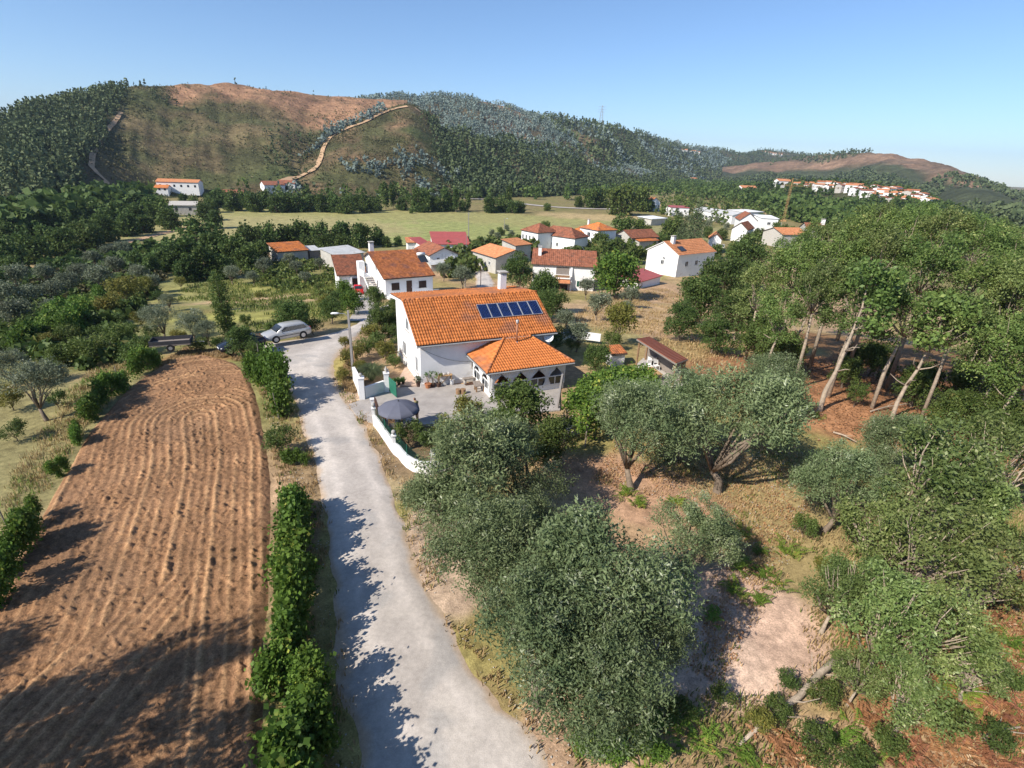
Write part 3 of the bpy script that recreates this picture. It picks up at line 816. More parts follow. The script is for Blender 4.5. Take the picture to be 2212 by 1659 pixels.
def lay_tiles(parent, poly, material, singles=0, size=1.0, lift=0.01):
    """clay tiles over one roof plane: some as separate tiles, the rest joined"""
    o, u, w, n, cx, cy, sx, sy = tile_slots(poly, size)
    order = np.argsort(cy, kind='stable')
    cx, cy = cx[order], cy[order]
    R3 = Matrix((u, w, n)).transposed()
    k = min(singles, len(cx))
    for i in range(k):
        t = link('tile', TILE_MESH, None, parent)
        pos = o + u * float(cx[i]) + w * float(cy[i]) + n * lift
        t.matrix_local = Matrix.Translation(pos) @ R3.to_4x4() @ Matrix.Diagonal((sx, sy, 1, 1))
    if k < len(cx):
        U, W, Nn, O = (np.array(v) for v in (u, w, n, o))
        tv = _tv * np.array([sx, sy, 1])
        loc = tv[:, 0:1] * U + tv[:, 1:2] * W + tv[:, 2:3] * Nn
        jz = (RNG.random(len(cx) - k) - 0.5) * 0.014
        base = O + cx[k:, None] * U + cy[k:, None] * W + (lift + jz)[:, None] * Nn
        V = (base[:, None] + loc[None]).reshape(-1, 3)
        F = (np.arange(len(base))[:, None, None] * len(tv) + _tf[None]).reshape(-1, 4)
        tag(link('tiles', mesh_np('tiles', V, F, True), material, parent), kind='stuff')
    return k


def ridge_caps(parent, a, b, material, r=0.10, step=0.38):
    a, b = Vector(a), Vector(b)
    n = max(1, int((b - a).length / step))
    mb = MB()
    for i in range(n):
        p, q = a.lerp(b, i / n), a.lerp(b, (i + 1.12) / n)
        mb.tube([p, q], [r, r * 0.86], 8)
    return mb.build('ridge_tiles', material, parent, True)


def window(parent, p, w, h, face, frame='frame_white', glass='glass', bars=1, shutters=None, sill=True):
    """p: bottom centre on the wall face; face: (ux, uy, nx, ny) along the wall and outwards"""
    ux, uy, nx, ny = face
    def P_(s, t, z): return (p[0] + ux * s + nx * t, p[1] + uy * s + ny * t, p[2] + z)
    def bar(mb, s0, s1, z0, z1, t0, t1):
        mb.prism([P_(s0, t0, z0), P_(s1, t0, z0), P_(s1, t0, z1), P_(s0, t0, z1)], (nx * (t1 - t0), ny * (t1 - t0), 0))
    mb = MB(); e = 0.07
    bar(mb, -w/2, w/2, 0, e, -0.03, 0.05); bar(mb, -w/2, w/2, h - e, h, -0.03, 0.05)
    bar(mb, -w/2, -w/2 + e, e, h - e, -0.03, 0.05); bar(mb, w/2 - e, w/2, e, h - e, -0.03, 0.05)
    for k in range(bars):
        s = -w/2 + w * (k + 1) / (bars + 1)
        bar(mb, s - 0.03, s + 0.03, e, h - e, -0.02, 0.045)
    o = mb.build('window', M[frame], parent)
    g = MB(); bar(g, -w/2 + e, w/2 - e, e, h - e, -0.03, 0.012)
    g.build('pane', M[glass], o)
    if sill:
        g = MB(); bar(g, -w/2 - 0.08, w/2 + 0.08, -0.07, -0.005, -0.02, 0.12)
        g.build('sill', M['stone'], o)
    if shutters:
        for s in (-1, 1):
            g = MB()
            a, b = sorted((s * (w / 2 + 0.02), s * (w + 0.02)))
            bar(g, a, b, 0, h, -0.01, 0.06)
            for k in range(7):
                bar(g, a + 0.05, b - 0.05, h * (k + .3) / 7, h * (k + .75) / 7, 0.06, 0.075)
            g.build('shutter', M[shutters], o)
    return o


def door(parent, p, w, h, face, material='wood_dark'):
    ux, uy, nx, ny = face
    def P_(s, t, z): return (p[0] + ux * s + nx * t, p[1] + uy * s + ny * t, p[2] + z)
    def bar(mb, s0, s1, z0, z1, t0, t1):
        mb.prism([P_(s0, t0, z0), P_(s1, t0, z0), P_(s1, t0, z1), P_(s0, t0, z1)], (nx * (t1 - t0), ny * (t1 - t0), 0))
    mb = MB(); bar(mb, -w/2, w/2, 0, h, -0.03, 0.03)
    for z0, z1 in ((0.1, 0.45), (0.52, 0.93)):
        bar(mb, -w/2 + .12, w/2 - .12, h * z0, h * z1, 0.03, 0.045)
    o = mb.build('door', M[material], parent)
    g = MB(); bar(g, w/2 - .14, w/2 - .08, h * .45, h * .55, 0.03, 0.09); g.build('handle', M['steel'], o)
    return o


def chimney(parent, x, y, z0, z1, w=0.6, d=0.6, material='white', cap='stone', pot=True):
    mb = MB(); mb.box(x - w/2, x + w/2, y - d/2, y + d/2, z0, z1 - 0.28)
    o = mb.build('chimney', M[material], parent)
    g = MB()
    if pot:
        for sx in (-1, 1):
            for sy in (-1, 1):
                g.box(x + sx * (w/2 - .06) - .05, x + sx * (w/2 - .06) + .05, y + sy * (d/2 - .06) - .05, y + sy * (d/2 - .06) + .05, z1 - 0.281, z1 - 0.06)
    g.box(x - w/2 - .1, x + w/2 + .1, y - d/2 - .1, y + d/2 + .1, z1 - 0.06, z1 + 0.03)
    g.build('chimney_cap', M[cap], o)
    return o


FACE = {'front': (1, 0, 0, -1), 'left': (0, -1, -1, 0), 'right': (0, 1, 1, 0), 'back': (-1, 0, 0, 1)}


def house(name, label, p1, p2, depth, ze, rise, yr=0.5, ze_back=None, zg=None, oh=0.35, wall='white', roof='tile_old', style='x', tiles=True,
          wins=(), doors=(), chims=(), cat='house', group=None, foot=1.5, eave='gutter_dark', thick=0.14, hipin=None):
    """p1, p2: ends of the front eave; ze: absolute eave height; style x/y: gable with the ridge along or across; hip; mono"""
    p1, p2 = np.array(p1), np.array(p2)
    L = float(np.hypot(*(p2 - p1)))
    rz = math.atan2(p2[1] - p1[1], p2[0] - p1[0])
    D = depth
    if zg is None:
        mid = p1 + (p2 - p1) / 2 + np.array([-math.sin(rz), math.cos(rz)]) * D / 2
        zg = float(hT(mid[0], mid[1]))
    t = thing(name, label, cat, (p1[0], p1[1], zg), rz, group)
    e = ze - zg
    b = e if ze_back is None else ze_back - zg
    r = e + rise
    mb = MB()
    i = oh
    s = thick + 0.02
    if style == 'x':
        y = D * yr
        mb.prism([(i, i, -foot), (i, D - i, -foot), (i, D - i, b + (r - b) * i / (D - y) - s), (i, y, r - s), (i, i, e + (r - e) * i / y - s)], (L - 2 * i, 0, 0))
        planes = [[(0, 0, e), (L, 0, e), (L, y, r), (0, y, r)], [(L, D, b), (0, D, b), (0, y, r), (L, y, r)]]
        caps = [((0, y, r), (L, y, r))]
    elif style == 'y':
        x = L * yr
        mb.prism([(i, i, -foot), (i, i, e + (r - e) * i / x - s), (x, i, r - s), (L - i, i, e + (r - e) * i / (L - x) - s), (L - i, i, -foot)], (0, D - 2 * i, 0))
        planes = [[(0, D, e), (0, 0, e), (x, 0, r), (x, D, r)], [(L, 0, e), (L, D, e), (x, D, r), (x, 0, r)]]
        caps = [((x, 0, r), (x, D, r))]
    elif style == 'mono':
        mb.prism([(i, i, -foot), (i, D - i, -foot), (i, D - i, r - s - rise * i / D), (i, i, e + rise * i / D - s)], (L - 2 * i, 0, 0))
        planes = [[(0, 0, e), (L, 0, e), (L, D, r), (0, D, r)]]
        caps = []
    else:
        h = hipin if hipin is not None else min(D / 2, L / 2 - 0.2)
        y = D / 2
        mb.box(i, L - i, i, D - i, -foot, e + 0.05)
        planes = [[(0, 0, e), (L, 0, e), (L - h, y, r), (h, y, r)], [(L, D, e), (0, D, e), (h, y, r), (L - h, y, r)],
                  [(0, D, e), (0, 0, e), (h, y, r)], [(L, 0, e), (L, D, e), (L - h, y, r)]]
        caps = [((h, y, r), (L - h, y, r))] + [(q, (h, y, r)) for q in ((0, 0, e), (0, D, e))] + [(q, (L - h, y, r)) for q in ((L, 0, e), (L, D, e))]
    mb.build('wall', M[wall], t)
    rb = MB()
    for q in planes:
        rb.slab(q, thick)
    ro = rb.build('roof', M[roof if not tiles else eave], t)
    if tiles:
        for k, q in enumerate(planes):
            lay_tiles(ro, q, M[roof], 0, 1.0 if math.hypot(*p1) < 100 else 1.8)
        for c in caps:
            ridge_caps(ro, c[0], c[1], M[roof])
    dims = {'front': lambda u, z: (u, i, z), 'left': lambda u, z: (i, u, z), 'right': lambda u, z: (L - i, u, z), 'back': lambda u, z: (u, D - i, z)}
    for f, u, z, w, h_, *rest in wins:
        kw = rest[0] if rest else {}
        window(t, dims[f](u, z), w, h_, FACE[f], **kw)
    for f, u, z, w, h_, *rest in doors:
        door(t, dims[f](u, z), w, h_, FACE[f], *(rest or ()))
    for c in chims:
        chimney(t, *c[:4], **(c[4] if len(c) > 4 else {}))
    return t, (L, D, e, r)


# ---- the main house --------------------------------------------------------
HX, HY, HR = -7.28, 38.17, math.radians(25.2)
def house_pt(a, d_, z=0.0):
    return (HX + a * math.cos(HR) - d_ * math.sin(HR), HY + a * math.sin(HR) + d_ * math.cos(HR), z)

mh = thing('main_house', 'large white house with bright orange tiled roof carrying six solar panels', 'house', (HX, HY, 0), HR)
LH, DH = 11.5, 8.2
zf = lambda y: 3.70 + (y + 0.46) * (6.2 - 3.70) / 4.36
mb = MB()
mb.prism([(0, 0, -0.3), (0, DH, -0.3), (0, DH, 5.5), (0, 3.9, 6.0), (0, 0, zf(0) - 0.2)], (LH, 0, 0))
wall = mb.build('wall', M['white'], mh)
mb = MB()
front = [(-0.38, -0.46, 3.70), (11.86, -0.46, 3.70), (11.86, 3.9, 6.2), (-0.38, 3.9, 6.2)]
backp = [(11.86, 8.6, 5.66), (-0.38, 8.6, 5.66), (-0.38, 3.9, 6.2), (11.86, 3.9, 6.2)]
mb.slab(front, 0.15); mb.slab(backp, 0.15)
roof = mb.build('roof', M['gutter_dark'], mh)
lay_tiles(roof, front, M['tile'], 60)
lay_tiles(roof, backp, M['tile'])
ridge_caps(roof, (-0.42, 3.9, 6.22), (11.9, 3.9, 6.22), M['tile'], 0.12)
mb = MB(); mb.prism([(-0.40, -0.48, 3.47), (-0.40, 3.9, 5.98), (-0.40, 3.9, 6.17), (-0.40, -0.48, 3.66)], (0.06, 0, 0))
mb.prism([(-0.40, 3.9, 5.95), (-0.40, 8.62, 5.42), (-0.40, 8.62, 5.63), (-0.40, 3.9, 6.17)], (0.06, 0, 0))
mb.build('verge_board', M['white'], roof)
mb = MB(); mb.tube([(-0.4, -0.52, 3.58), (11.9, -0.52, 3.58)], 0.065, 8); mb.build('gutter', M['gutter'], roof)
chimney(mh, 9.8, 6.9, 5.6, 7.55, 0.62, 0.62)
# gable windows and the lower step of the side wall
window(mh, (0, 1.1, 0.95), 0.75, 1.35, FACE['left'], bars=1)
window(mh, (0, 5.2, 0.95), 1.1, 1.3, FACE['left'], bars=1)
window(mh, (0, 3.9, 3.6), 1.0, 1.1, FACE['left'], bars=1)
window(mh, (4.55, 0, 1.25), 0.55, 1.0, FACE['front'], frame='wood_grey', bars=0)
mb = MB(); mb.box(-0.06, 0.0, -0.06, 8.25, -0.3, 0.35); mb.box(0, 4.4, -0.06, 0.0, -0.3, 0.32); mb.build('plinth', M['white_old'], mh)
# veranda with its hipped tile roof
VA0, VA1, VD, VE = 3.85, 11.4, -4.45, 2.42
vr = [(6.95, -0.45, 3.62), (9.2, -0.45, 3.62)]
vfront = [(VA0, VD, VE), (VA1, VD, VE), vr[1], vr[0]]
vleft = [(VA0, 0.0, VE), (VA0, VD, VE), vr[0], (6.95, 0.0, 3.62)]
vright = [(VA1, VD, VE), (VA1, 0.0, VE), (9.2, 0.0, 3.62), vr[1]]
vtop = [(6.95, -0.45, 3.62), (9.2, -0.45, 3.62), (9.2, 0, 3.63), (6.95, 0, 3.63)]
mb = MB()
for q in (vfront, vleft, vright, vtop): mb.slab(q, 0.12)
vroof = mb.build('veranda_roof', M['gutter_dark'], mh)
lay_tiles(vroof, vfront, M['tile'], 240)
lay_tiles(vroof, vleft, M['tile']); lay_tiles(vroof, vright, M['tile'])
for a_, b_ in (((VA0, VD, VE + .04), (6.95, -0.45, 3.68)), ((VA1, VD, VE + .04), (9.2, -0.45, 3.68)), ((6.9, -0.42, 3.68), (9.25, -0.42, 3.68))):
    ridge_caps(vroof, a_, b_, M['tile'], 0.115)
mb = MB(); mb.tube([(VA0, VD - .05, VE - .08), (VA1, VD - .05, VE - .08)], 0.06, 8); mb.tube([(VA0 - .05, VD, VE - .08), (VA0 - .05, -0.1, VE - .08)], 0.06, 8)
mb.build('gutter', M['gutter'], vroof)
WA0, WA1, WD = 4.45, 10.9, -3.85
mb = MB()
mb.box(WA0, WA1, WD, WD + .14, 0, 0.42); mb.box(WA0, WA0 + .14, WD + .141, -0.06, 0, 0.42); mb.box(WA1 - .14, WA1, WD + .141, -.06, 0, 2.3)
for a_ in (WA0 + .09, 6.1, 7.7, 9.3, WA1 - .09):
    mb.box(a_ - .09, a_ + .09, WD + .001, WD + .18, 0.421, 2.36)
for d_ in (-2.0, -0.2):
    mb.box(WA0 + .001, WA0 + .18, d_ - .09, d_ + .09, 0.421, 2.36)
mb.box(WA0 + .002, WA1 - .002, WD + .003, WD + .17, 2.05, 2.34); mb.box(WA0 + .003, WA0 + .17, WD + .18, -.07, 2.05, 2.34)
mb.build('veranda_wall', M['white'], mh)
mb = MB(); mb.box(WA0 + .2, WA1 - .2, WD + .25, -0.1, 0.01, 0.06); mb.build('veranda_floor', M['clay'], mh)
for k, (a0, a1) in enumerate(((4.63, 6.0), (6.2, 7.6), (7.8, 9.2), (9.4, 10.72))):
    window(mh, ((a0 + a1) / 2, WD + 0.02, 0.44), a1 - a0, 0.78, FACE['front'], bars=1, sill=False)
for d0, d1 in ((-3.65, -2.1), (-1.9, -0.3)):
    window(mh, (WA0 + .02, (d0 + d1) / 2, 0.44), d1 - d0, 0.78, FACE['left'], bars=2, sill=False)


def curtain(parent, x0, x1, y, face, tie, zt=2.05, zb=0.5):
    """a white curtain hung from the beam, gathered at one side"""
    ux, uy, nx, ny = face
    n, m_ = 26, 12
    V = []
    for j in range(m_):
        t = j / (m_ - 1)
        z = zt + (zb - zt) * t
        g = math.sin(min(t / 0.62, 1) * pi / 2) ** 1.6 if t < 0.62 else 1 - 0.35 * (t - .62) / .38
        for i in range(n):
            s = i / (n - 1)
            x = x0 + (x1 - x0) * s
            xt = x0 + (x1 - x0) * (tie + (s - tie) * 0.14)
            xx = x + (xt - x) * g
            wv = 0.045 * math.sin(s * 34) * (1 - 0.3 * g)
            off = 0.03 + wv
            V.append((ux * xx + nx * off + (0 if ux else y), uy * xx + ny * off + (y if ux else 0), z))
    F = [(j * n + i, j * n + i + 1, (j + 1) * n + i + 1, (j + 1) * n + i) for j in range(m_ - 1) for i in range(n - 1)]
    return link('curtain', mesh_np('curtain', V, F, True), M['curtain'], parent)


for a0, a1, tie in ((4.5, 5.3, 0.0), (5.3, 6.1, 1.0), (6.1, 6.9, 0.0), (6.9, 7.7, 1.0), (7.7, 8.5, 0.0), (8.5, 9.3, 1.0), (9.3, 10.1, 0.0), (10.1, 10.9, 1.0)):
    curtain(mh, a0, a1, WD - 0.06, (1, 0, 0, -1), tie)
for d0, d1, tie in ((0.2, 1.1, 0.0), (1.1, 2.0, 1.0), (2.0, 2.9, 0.0), (2.9, 3.8, 1.0)):
    curtain(mh, d0, d1, WA0 - 0.06, (0, -1, -1, 0), tie)
# stove pipe through the veranda roof
mb = MB(); mb.tube([(7.75, -1.15, 3.35), (7.75, -1.15, 5.0)], 0.075, 10); pipe = mb.build('stove_pipe', M['pipe'], mh, True)
mb = MB(); mb.tube([(7.75, -1.15, 4.98), (7.75, -1.15, 5.22)], 0.11, 10); mb.lathe([(0.02, 0.34), (0.15, 0.26), (0.15, 0.24)][::-1], 10, (7.75, -1.15, 5.0)); mb.build('pipe_cowl', M['steel'], pipe, True)
mb = MB(); mb.lathe([(0.14, 0.0), (0.12, 0.08), (0.09, 0.12)], 10, (7.75, -1.15, 3.36)); mb.build('flashing', M['alu'], pipe, True)

# ---- solar panels on the roof
sl = math.atan2(6.2 - 3.70, 4.36)
pf, cellm = MB(), MB()
PW, PH_ = 0.94, 1.66
pf.box(0, PW, 0, PH_, 0, 0.008)
for x0, x1, y0, y1 in ((0, PW, 0, .035), (0, PW, PH_ - .035, PH_), (0, .03, .0351, PH_ - .0351), (PW - .03, PW, .0351, PH_ - .0351)):
    pf.box(x0, x1, y0, y1, 0.0082, 0.04)
FRAME_MESH = pf.mesh('frame'); FRAME_MESH.materials.append(M['alu'])
cw, ch = (PW - .08) / 6, (PH_ - .09) / 10
cellm.box(0.004, cw - .004, 0.004, ch - .004, 0, 0.006)
CELL_MESH = cellm.mesh('cell'); CELL_MESH.materials.append(M['cell'])
ORD = ('leftmost', 'second', 'third', 'fourth', 'fifth', 'rightmost')
for k in range(6):
    a0 = 5.66 + k * 0.955
    t = link('solar_panel', FRAME_MESH, None, mh)
    t.matrix_local = Matrix.Translation((a0, 1.33, zf(1.33) + 0.14)) @ Matrix.Rotation(sl, 4, 'X')
    for i in range(6):
        for j in range(10):
            c = link('cell', CELL_MESH, None, t)
            c.location = (0.04 + i * cw, 0.045 + j * ch, 0.010)
mb = MB()
for yy in (1.7, 2.5): mb.box(5.6, 11.45, yy, yy + .05, zf(yy) + 0.04, zf(yy) + 0.12)
mb.build('panel_rail', M['alu'], mh)

# ---- satellite dish beside the veranda
t = thing('satellite_dish', 'white satellite dish with grey lettering behind the veranda roof', 'satellite dish', house_pt(11.15, -0.35, 3.3), HR)
mb = MB(); mb.tube([(0, 0.3, -0.9), (0, 0.3, 0.0), (0, 0.12, 0.1)], 0.03, 8); mb.build('mast', M['steel'], t)
dish = MB(); dish.lathe([(0.02, 0.0), (0.2, 0.015), (0.36, 0.055), (0.44, 0.09), (0.445, 0.1), (0.43, 0.098), (0.35, 0.07), (0.2, 0.03), (0.02, 0.018)], 28)
dm = dish.mesh('dish', True); dm.transform(Matrix.Rotation(math.radians(72), 4, 'X') @ Matrix.Diagonal((0.94, 1.03, 1, 1))); dm.transform(Matrix.Rotation(math.radians(-22), 4, 'Z'))
do = link('dish', dm, M['frame_white'], t)
fc = bpy.data.curves.new('lettering', 'FONT'); fc.body = 'meo'; fc.size = 0.26; fc.align_x = 'CENTER'; fc.align_y = 'CENTER'; fc.extrude = 0.002
fo = bpy.data.objects.new('lettering', fc)
fm = bpy.data.meshes.new_from_object(fo)
fm.transform(Matrix.Rotation(math.radians(-22), 4, 'Z') @ Matrix.Rotation(math.radians(72), 4, 'X') @ Matrix.Translation((0, 0.12, 0.075)) @ Matrix.Rotation(pi, 4, 'Z'))
link('lettering', fm, M['gutter'], do)
mb = MB(); mb.tube([(0.0, -0.02, -0.40), (-0.12, -0.48, -0.16)], 0.012, 6); mb.tube([(-0.12, -0.42, -0.17), (-0.10, -0.54, -0.12)], 0.03, 8); mb.build('feed_arm', M['steel'], t)

# ---- houses down the slope behind
W_BR = {'frame': 'shutter_dark', 'glass': 'shutter_dark', 'bars': 1}
W_GR = {'shutters': 'shutter_green', 'bars': 1}
h2, (L2, D2, e2, r2) = house('white_house', 'white house with wide brown and orange tiled roof, outside stair and terrace railing', (-21.04, 81.81), (-13.57, 86.64), 10.5, -1.0, 3.1, yr=0.72, ze_back=0.9, zg=-4.7,
      wins=(('front', 2.0, 1.75, 1.3, 1.15, W_BR), ('front', 6.7, 1.75, 1.3, 1.15, W_BR), ('left', 4.5, 4.2, 0.7, 1.1)), doors=(('front', 4.35, 0.95, 0.95, 2.15),),
      chims=((1.0, 8.6, 4.5, 8.3, {'w': 0.7, 'd': 0.7}),))
mb = MB(); mb.box(0.2, L2 - .2, -1.9, 0.34, -1.5, 0.9); mb.build('terrace', M['white'], h2)
mb = MB()
for x0, x1 in ((0.2, 3.6), (5.2, L2 - .2)):
    mb.box(x0, x1, -1.88, -1.84, 1.75, 1.8); mb.box(x0, x1, -1.88, -1.84, 1.05, 1.09)
    for i in range(int((x1 - x0) / 0.14)): mb.box(x0 + i * .14, x0 + i * .14 + .025, -1.87, -1.85, 0.9, 1.75)
mb.build('railing', M['frame_white'], h2)
st = MB()
for k in range(11):
    st.box(-1.15, 0.3, 2.0 + k * 0.42, 2.0 + k * 0.42 + 0.46, k * 0.27 - 0.02, k * 0.27 + 0.10)
st_o = st.build('stair', M['stone'], h2)
mb = MB(); mb.prism([(-1.22, 1.9, 0), (-1.22, 6.7, 3.0), (-1.22, 6.7, 2.7), (-1.22, 2.3, -0.1)], (0.12, 0, 0)); mb.box(-1.2, 0.33, 6.6, 9.6, 2.75, 2.95); mb.box(-1.2, -1.1, 6.6, 9.6, 2.95, 3.8)
mb.build('stair_side', M['white'], h2)
mb = MB(); mb.box(-1.25, -0.2, 9.0, 10.2, -1, 5.0); mb.build('stair_block', M['white'], h2)
# pair of white tanks on its right end
t = thing('solar_water_heater', 'white solar water tank on the brown roof beside the ridge', 'water heater', (-16.67, 90.78) + (1.2,), 0.6)
mb = MB(); mb.tube([(-0.7, 0, 0.5), (0.7, 0, 0.5)], 0.28, 14); mb.build('tank', M['frame_white'], t, True)
mb = MB(); mb.prism([(-0.7, -0.1, 0.25), (0.7, -0.1, 0.25), (0.7, -1.5, -0.7), (-0.7, -1.5, -0.7)], (0, 0, 0.08)); mb.build('collector', M['glass'], t)
mb = MB(); mb.box(-0.6, -0.55, -0.1, 0.1, -1.1, 0.3); mb.box(0.55, 0.6, -0.1, 0.1, -1.1, 0.3); mb.build('stand', M['steel'], t)

h2b, (Lb, Db, eb, rb_) = house('garage', 'white garage with brown tiled lean-to roof beside the red car', (-31.13, 89.41), (-26.33, 91.64), 7.0, -2.4, 2.4, style='mono', zg=-5.4, roof='tile_brown')
mb = MB(); mb.box(2.4, Lb - .4, 0.30, 0.36, 0.0, 2.35); mb.build('garage_door', M['wood_dark'], h2b)
mb = MB(); mb.box(2.3, 2.5, -0.1, 0.36, -0.4, 2.6); mb.build('door_pillar', M['white'], h2b)

house('blue_white_cottage', 'weathered white cottage with gable end, two small windows and brown roof', (-20.64, 122.57), (-13.88, 126.29), 11, -4.0, 1.75, style='y', zg=-7.0, wall='white_old', roof='tile_brown',
      wins=(('front', 2.4, 1.6, 0.75, 0.9, {'glass': 'glass'}), ('front', 6.0, 1.6, 0.75, 0.9, {'glass': 'glass'})))
house('lean_to', 'grey corrugated lean-to shed below the weathered white cottage', (-19.95, 120.03), (-12.78, 124.09), 3.4, -5.6, 0.75, style='mono', zg=-7.4, wall='greywall', roof='grey_sheet', tiles=False, cat='shed', thick=0.06, doors=(('front', 2.4, 0, 0.8, 1.5, 'wood_grey'), ('front', 5.4, 0, 0.8, 1.5, 'wood')))
house('red_roof_barn', 'long barn with dull red sheet roof below the green valley field', (-24.39, 151.47), (-13.80, 154.27), 9, -5.6, 2.4, style='mono', zg=-8.2, wall='white_old', roof='red_sheet', tiles=False, cat='barn')
house('red_roof_annex', 'small red roofed shed left of the long red barn', (-27.54, 150.52), (-24.72, 153.48), 6, -5.9, 1.4, style='mono', zg=-8.0, wall='white_old', roof='red_sheet', tiles=False, cat='shed')
house('pale_roof_shed', 'small white shed with pale orange roof beside the red roofed shed', (-31.96, 151.86), (-27.99, 153.07), 5, -5.6, 0.9, style='mono', zg=-7.9, wall='white_old', roof='tile_pale', cat='shed')
house('corrugated_shed', 'low shed with grey corrugated roof behind the garage', (-41.41, 119.57), (-36.40, 126.08), 7, -4.4, 0.9, style='mono', zg=-6.6, wall='greywall', roof='grey_sheet', tiles=False, cat='shed', thick=0.06)
house('grey_cottage', 'low cement walled cottage with pale orange gable roof by the village lane', (-5.03, 119.91), (2.34, 125.18), 11, -3.4, 1.5, style='y', yr=0.6, zg=-6.7, wall='greywall', roof='tile_pale', wins=(('left', 3, 1.2, .9, .9),))
house('orange_roof_annex', 'pale orange roofed outbuilding behind the cement cottage', (-0.61, 141.24), (4.06, 145.93), 6, -3.6, 1.0, style='mono', zg=-7.2, wall='greywall', roof='tile_pale', cat='outbuilding')

h6, (L6, D6, e6, r6) = house('balcony_house', 'white two storey house with brown roof, green shutters and recessed balcony', (2.78, 103.75), (15.76, 102.93), 11.0, -1.5, 2.3, yr=0.5, zg=-6.4, roof='tile_brown',
      wins=(('front', 2.4, 0.9, 0.9, 1.1, W_GR), ('front', 10.2, 0.9, 0.9, 1.1, W_GR), ('front', 2.2, 3.3, 0.0001, 0.0001)),
      chims=((1.5, 3.2, 5.0, 8.0, {'w': 0.65, 'd': 0.65}),))
mb = MB(); mb.box(5.0, 7.6, 0.33, 0.36, 2.9, 4.6); mb.build('balcony_back', M['wood_grey'], h6)
mb = MB(); mb.box(4.75, 7.9, -0.75, 0.34, 2.45, 2.65); mb.box(4.75, 7.9, -0.75, -0.65, 2.65, 3.3); mb.build('balcony', M['white'], h6)
mb = MB(); mb.box(4.9, 7.7, -0.77, -0.752, 2.75, 3.2); mb.build('balcony_panel', M['wood'], h6)
mb = MB(); mb.prism([(7.9, -1.0, -0.5), (7.9, 0.34, -0.5), (7.9, 0.34, 4.8), (7.9, 0.1, 4.6)], (0.3, 0, 0)); mb.build('buttress', M['white'], h6)
po = MB(); po.slab([(4.7, -2.3, 1.9), (7.85, -2.3, 1.9), (7.85, 0.33, 2.42), (4.7, 0.33, 2.42)], 0.1); po_o = po.build('porch_roof', M['gutter_dark'], h6)
lay_tiles(po_o, [(4.7, -2.3, 1.9), (7.85, -2.3, 1.9), (7.85, 0.33, 2.42), (4.7, 0.33, 2.42)], M['tile_pale'])
mb = MB(); mb.box(4.8, 4.95, -2.2, -2.05, -0.4, 1.85); mb.box(7.6, 7.75, -2.2, -2.05, -0.4, 1.85); mb.build('porch_post', M['wood_dark'], h6)
mb = MB(); mb.box(5.2, 7.5, 0.30, 0.345, 0, 1.9); mb.build('porch_door', M['wood_dark'], h6)

h7, (L7, D7, e7, r7) = house('orange_roof_house', 'tall white gabled house with clean orange roof right of the village', (39.36, 129.36), (51.89, 138.85), 10.4, -2.5, 2.7, yr=0.5, zg=-8.0, roof='tile_pale', eave='white',
      wins=(('left', 4.9, 2.6, 1.0, 1.1), ('left', 4.6, 3.95, 1.0, 0.5), ('front', 4, 2.6, 1.2, 1.2), ('front', 8, 2.6, 1.2, 1.2)), chims=((2.5, 4.3, 7.0, 9.6, {'w': 0.9, 'd': 0.9}),))
mb = MB(); mb.prism([(2.2, 1.1, e7 + 0.75), (4.3, 1.1, e7 + 0.75), (4.3, 2.7, e7 + 1.6), (2.2, 2.7, e7 + 1.6)], (0, -0.02, 0.09)); mb.build('roof_window', M['glass'], h7)
house('red_roof_garage', 'low white garage with wide dull red roof in front of the tall gabled house', (25.61, 108.57), (32.79, 117.40), 9.5, -5.2, 1.7, style='mono', zg=-7.4, roof='red_sheet', tiles=False, cat='garage', wins=(('front', 2.2, 1.0, .6, .7),))

# further houses of the village
house('hip_roof_house', 'white house with four windows and brown hipped roof at the field edge', (0.49, 177.43), (6.18, 170.32), 9, -3.6, 2.4, style='hip', roof='tile_brown', wins=tuple(('front', 1.2 + 1.75 * k, 2.6, 0.9, 1.5) for k in range(4)))
house('long_brown_roof_house', 'long white house with low brown hipped roof beside the hip roofed house', (5.26, 178.16), (17.93, 168.73), 9, -4.6, 2.6, style='hip', roof='tile_brown', wins=(('front', 1.5, 1.2, .9, 1.2), ('front', 3.7, 1.2, .9, 1.2), ('front', 9, 1.2, .9, 1.2)), doors=(('front', 6.3, 0, 1.0, 2.1),))
house('stone_outbuilding', 'small brown roofed outbuilding right of the long brown roofed house', (16.08, 175.68), (21.78, 180.24), 6, -5.6, 1.3, style='x', roof='tile_brown', wall='greywall', cat='outbuilding')
house('orange_hip_house', 'white two storey house with bright orange hipped roof above the village', (20.93, 188.75), (26.60, 180.37), 9, -3.2, 2.0, style='hip', zg=-9, roof='tile', wins=(('front', 2.0, 3.4, 1.0, 1.2), ('front', 5.2, 3.4, 1.6, 1.4), ('front', 2.0, 0.8, 1.0, 1.2), ('left', 3, 3.2, 1, 1.2)), doors=(('front', 4.2, 0, 1, 2.1),), chims=((1.6, 3.0, 6.0, 8.6),))
house('orange_side_house', 'single storey wing with orange roof left of the orange hipped house', (17.38, 192.31), (20.93, 185.53), 8, -5.0, 1.8, style='hip', zg=-9, roof='tile')
house('ochre_shed', 'orange and brown roofed sheds left of the tall conifer', (38.44, 182.12), (49.80, 189.29), 9, -5.4, 2.2, style='x', zg=-8.6, roof='tile_brown', wall='greywall', cat='shed')
house('orange_shed', 'bright orange roofed shed in front of the brown shed', (41.03, 181.12), (49.22, 186.43), 6, -6.2, 1.3, style='mono', zg=-8.6, roof='tile', wall='greywall', cat='shed')
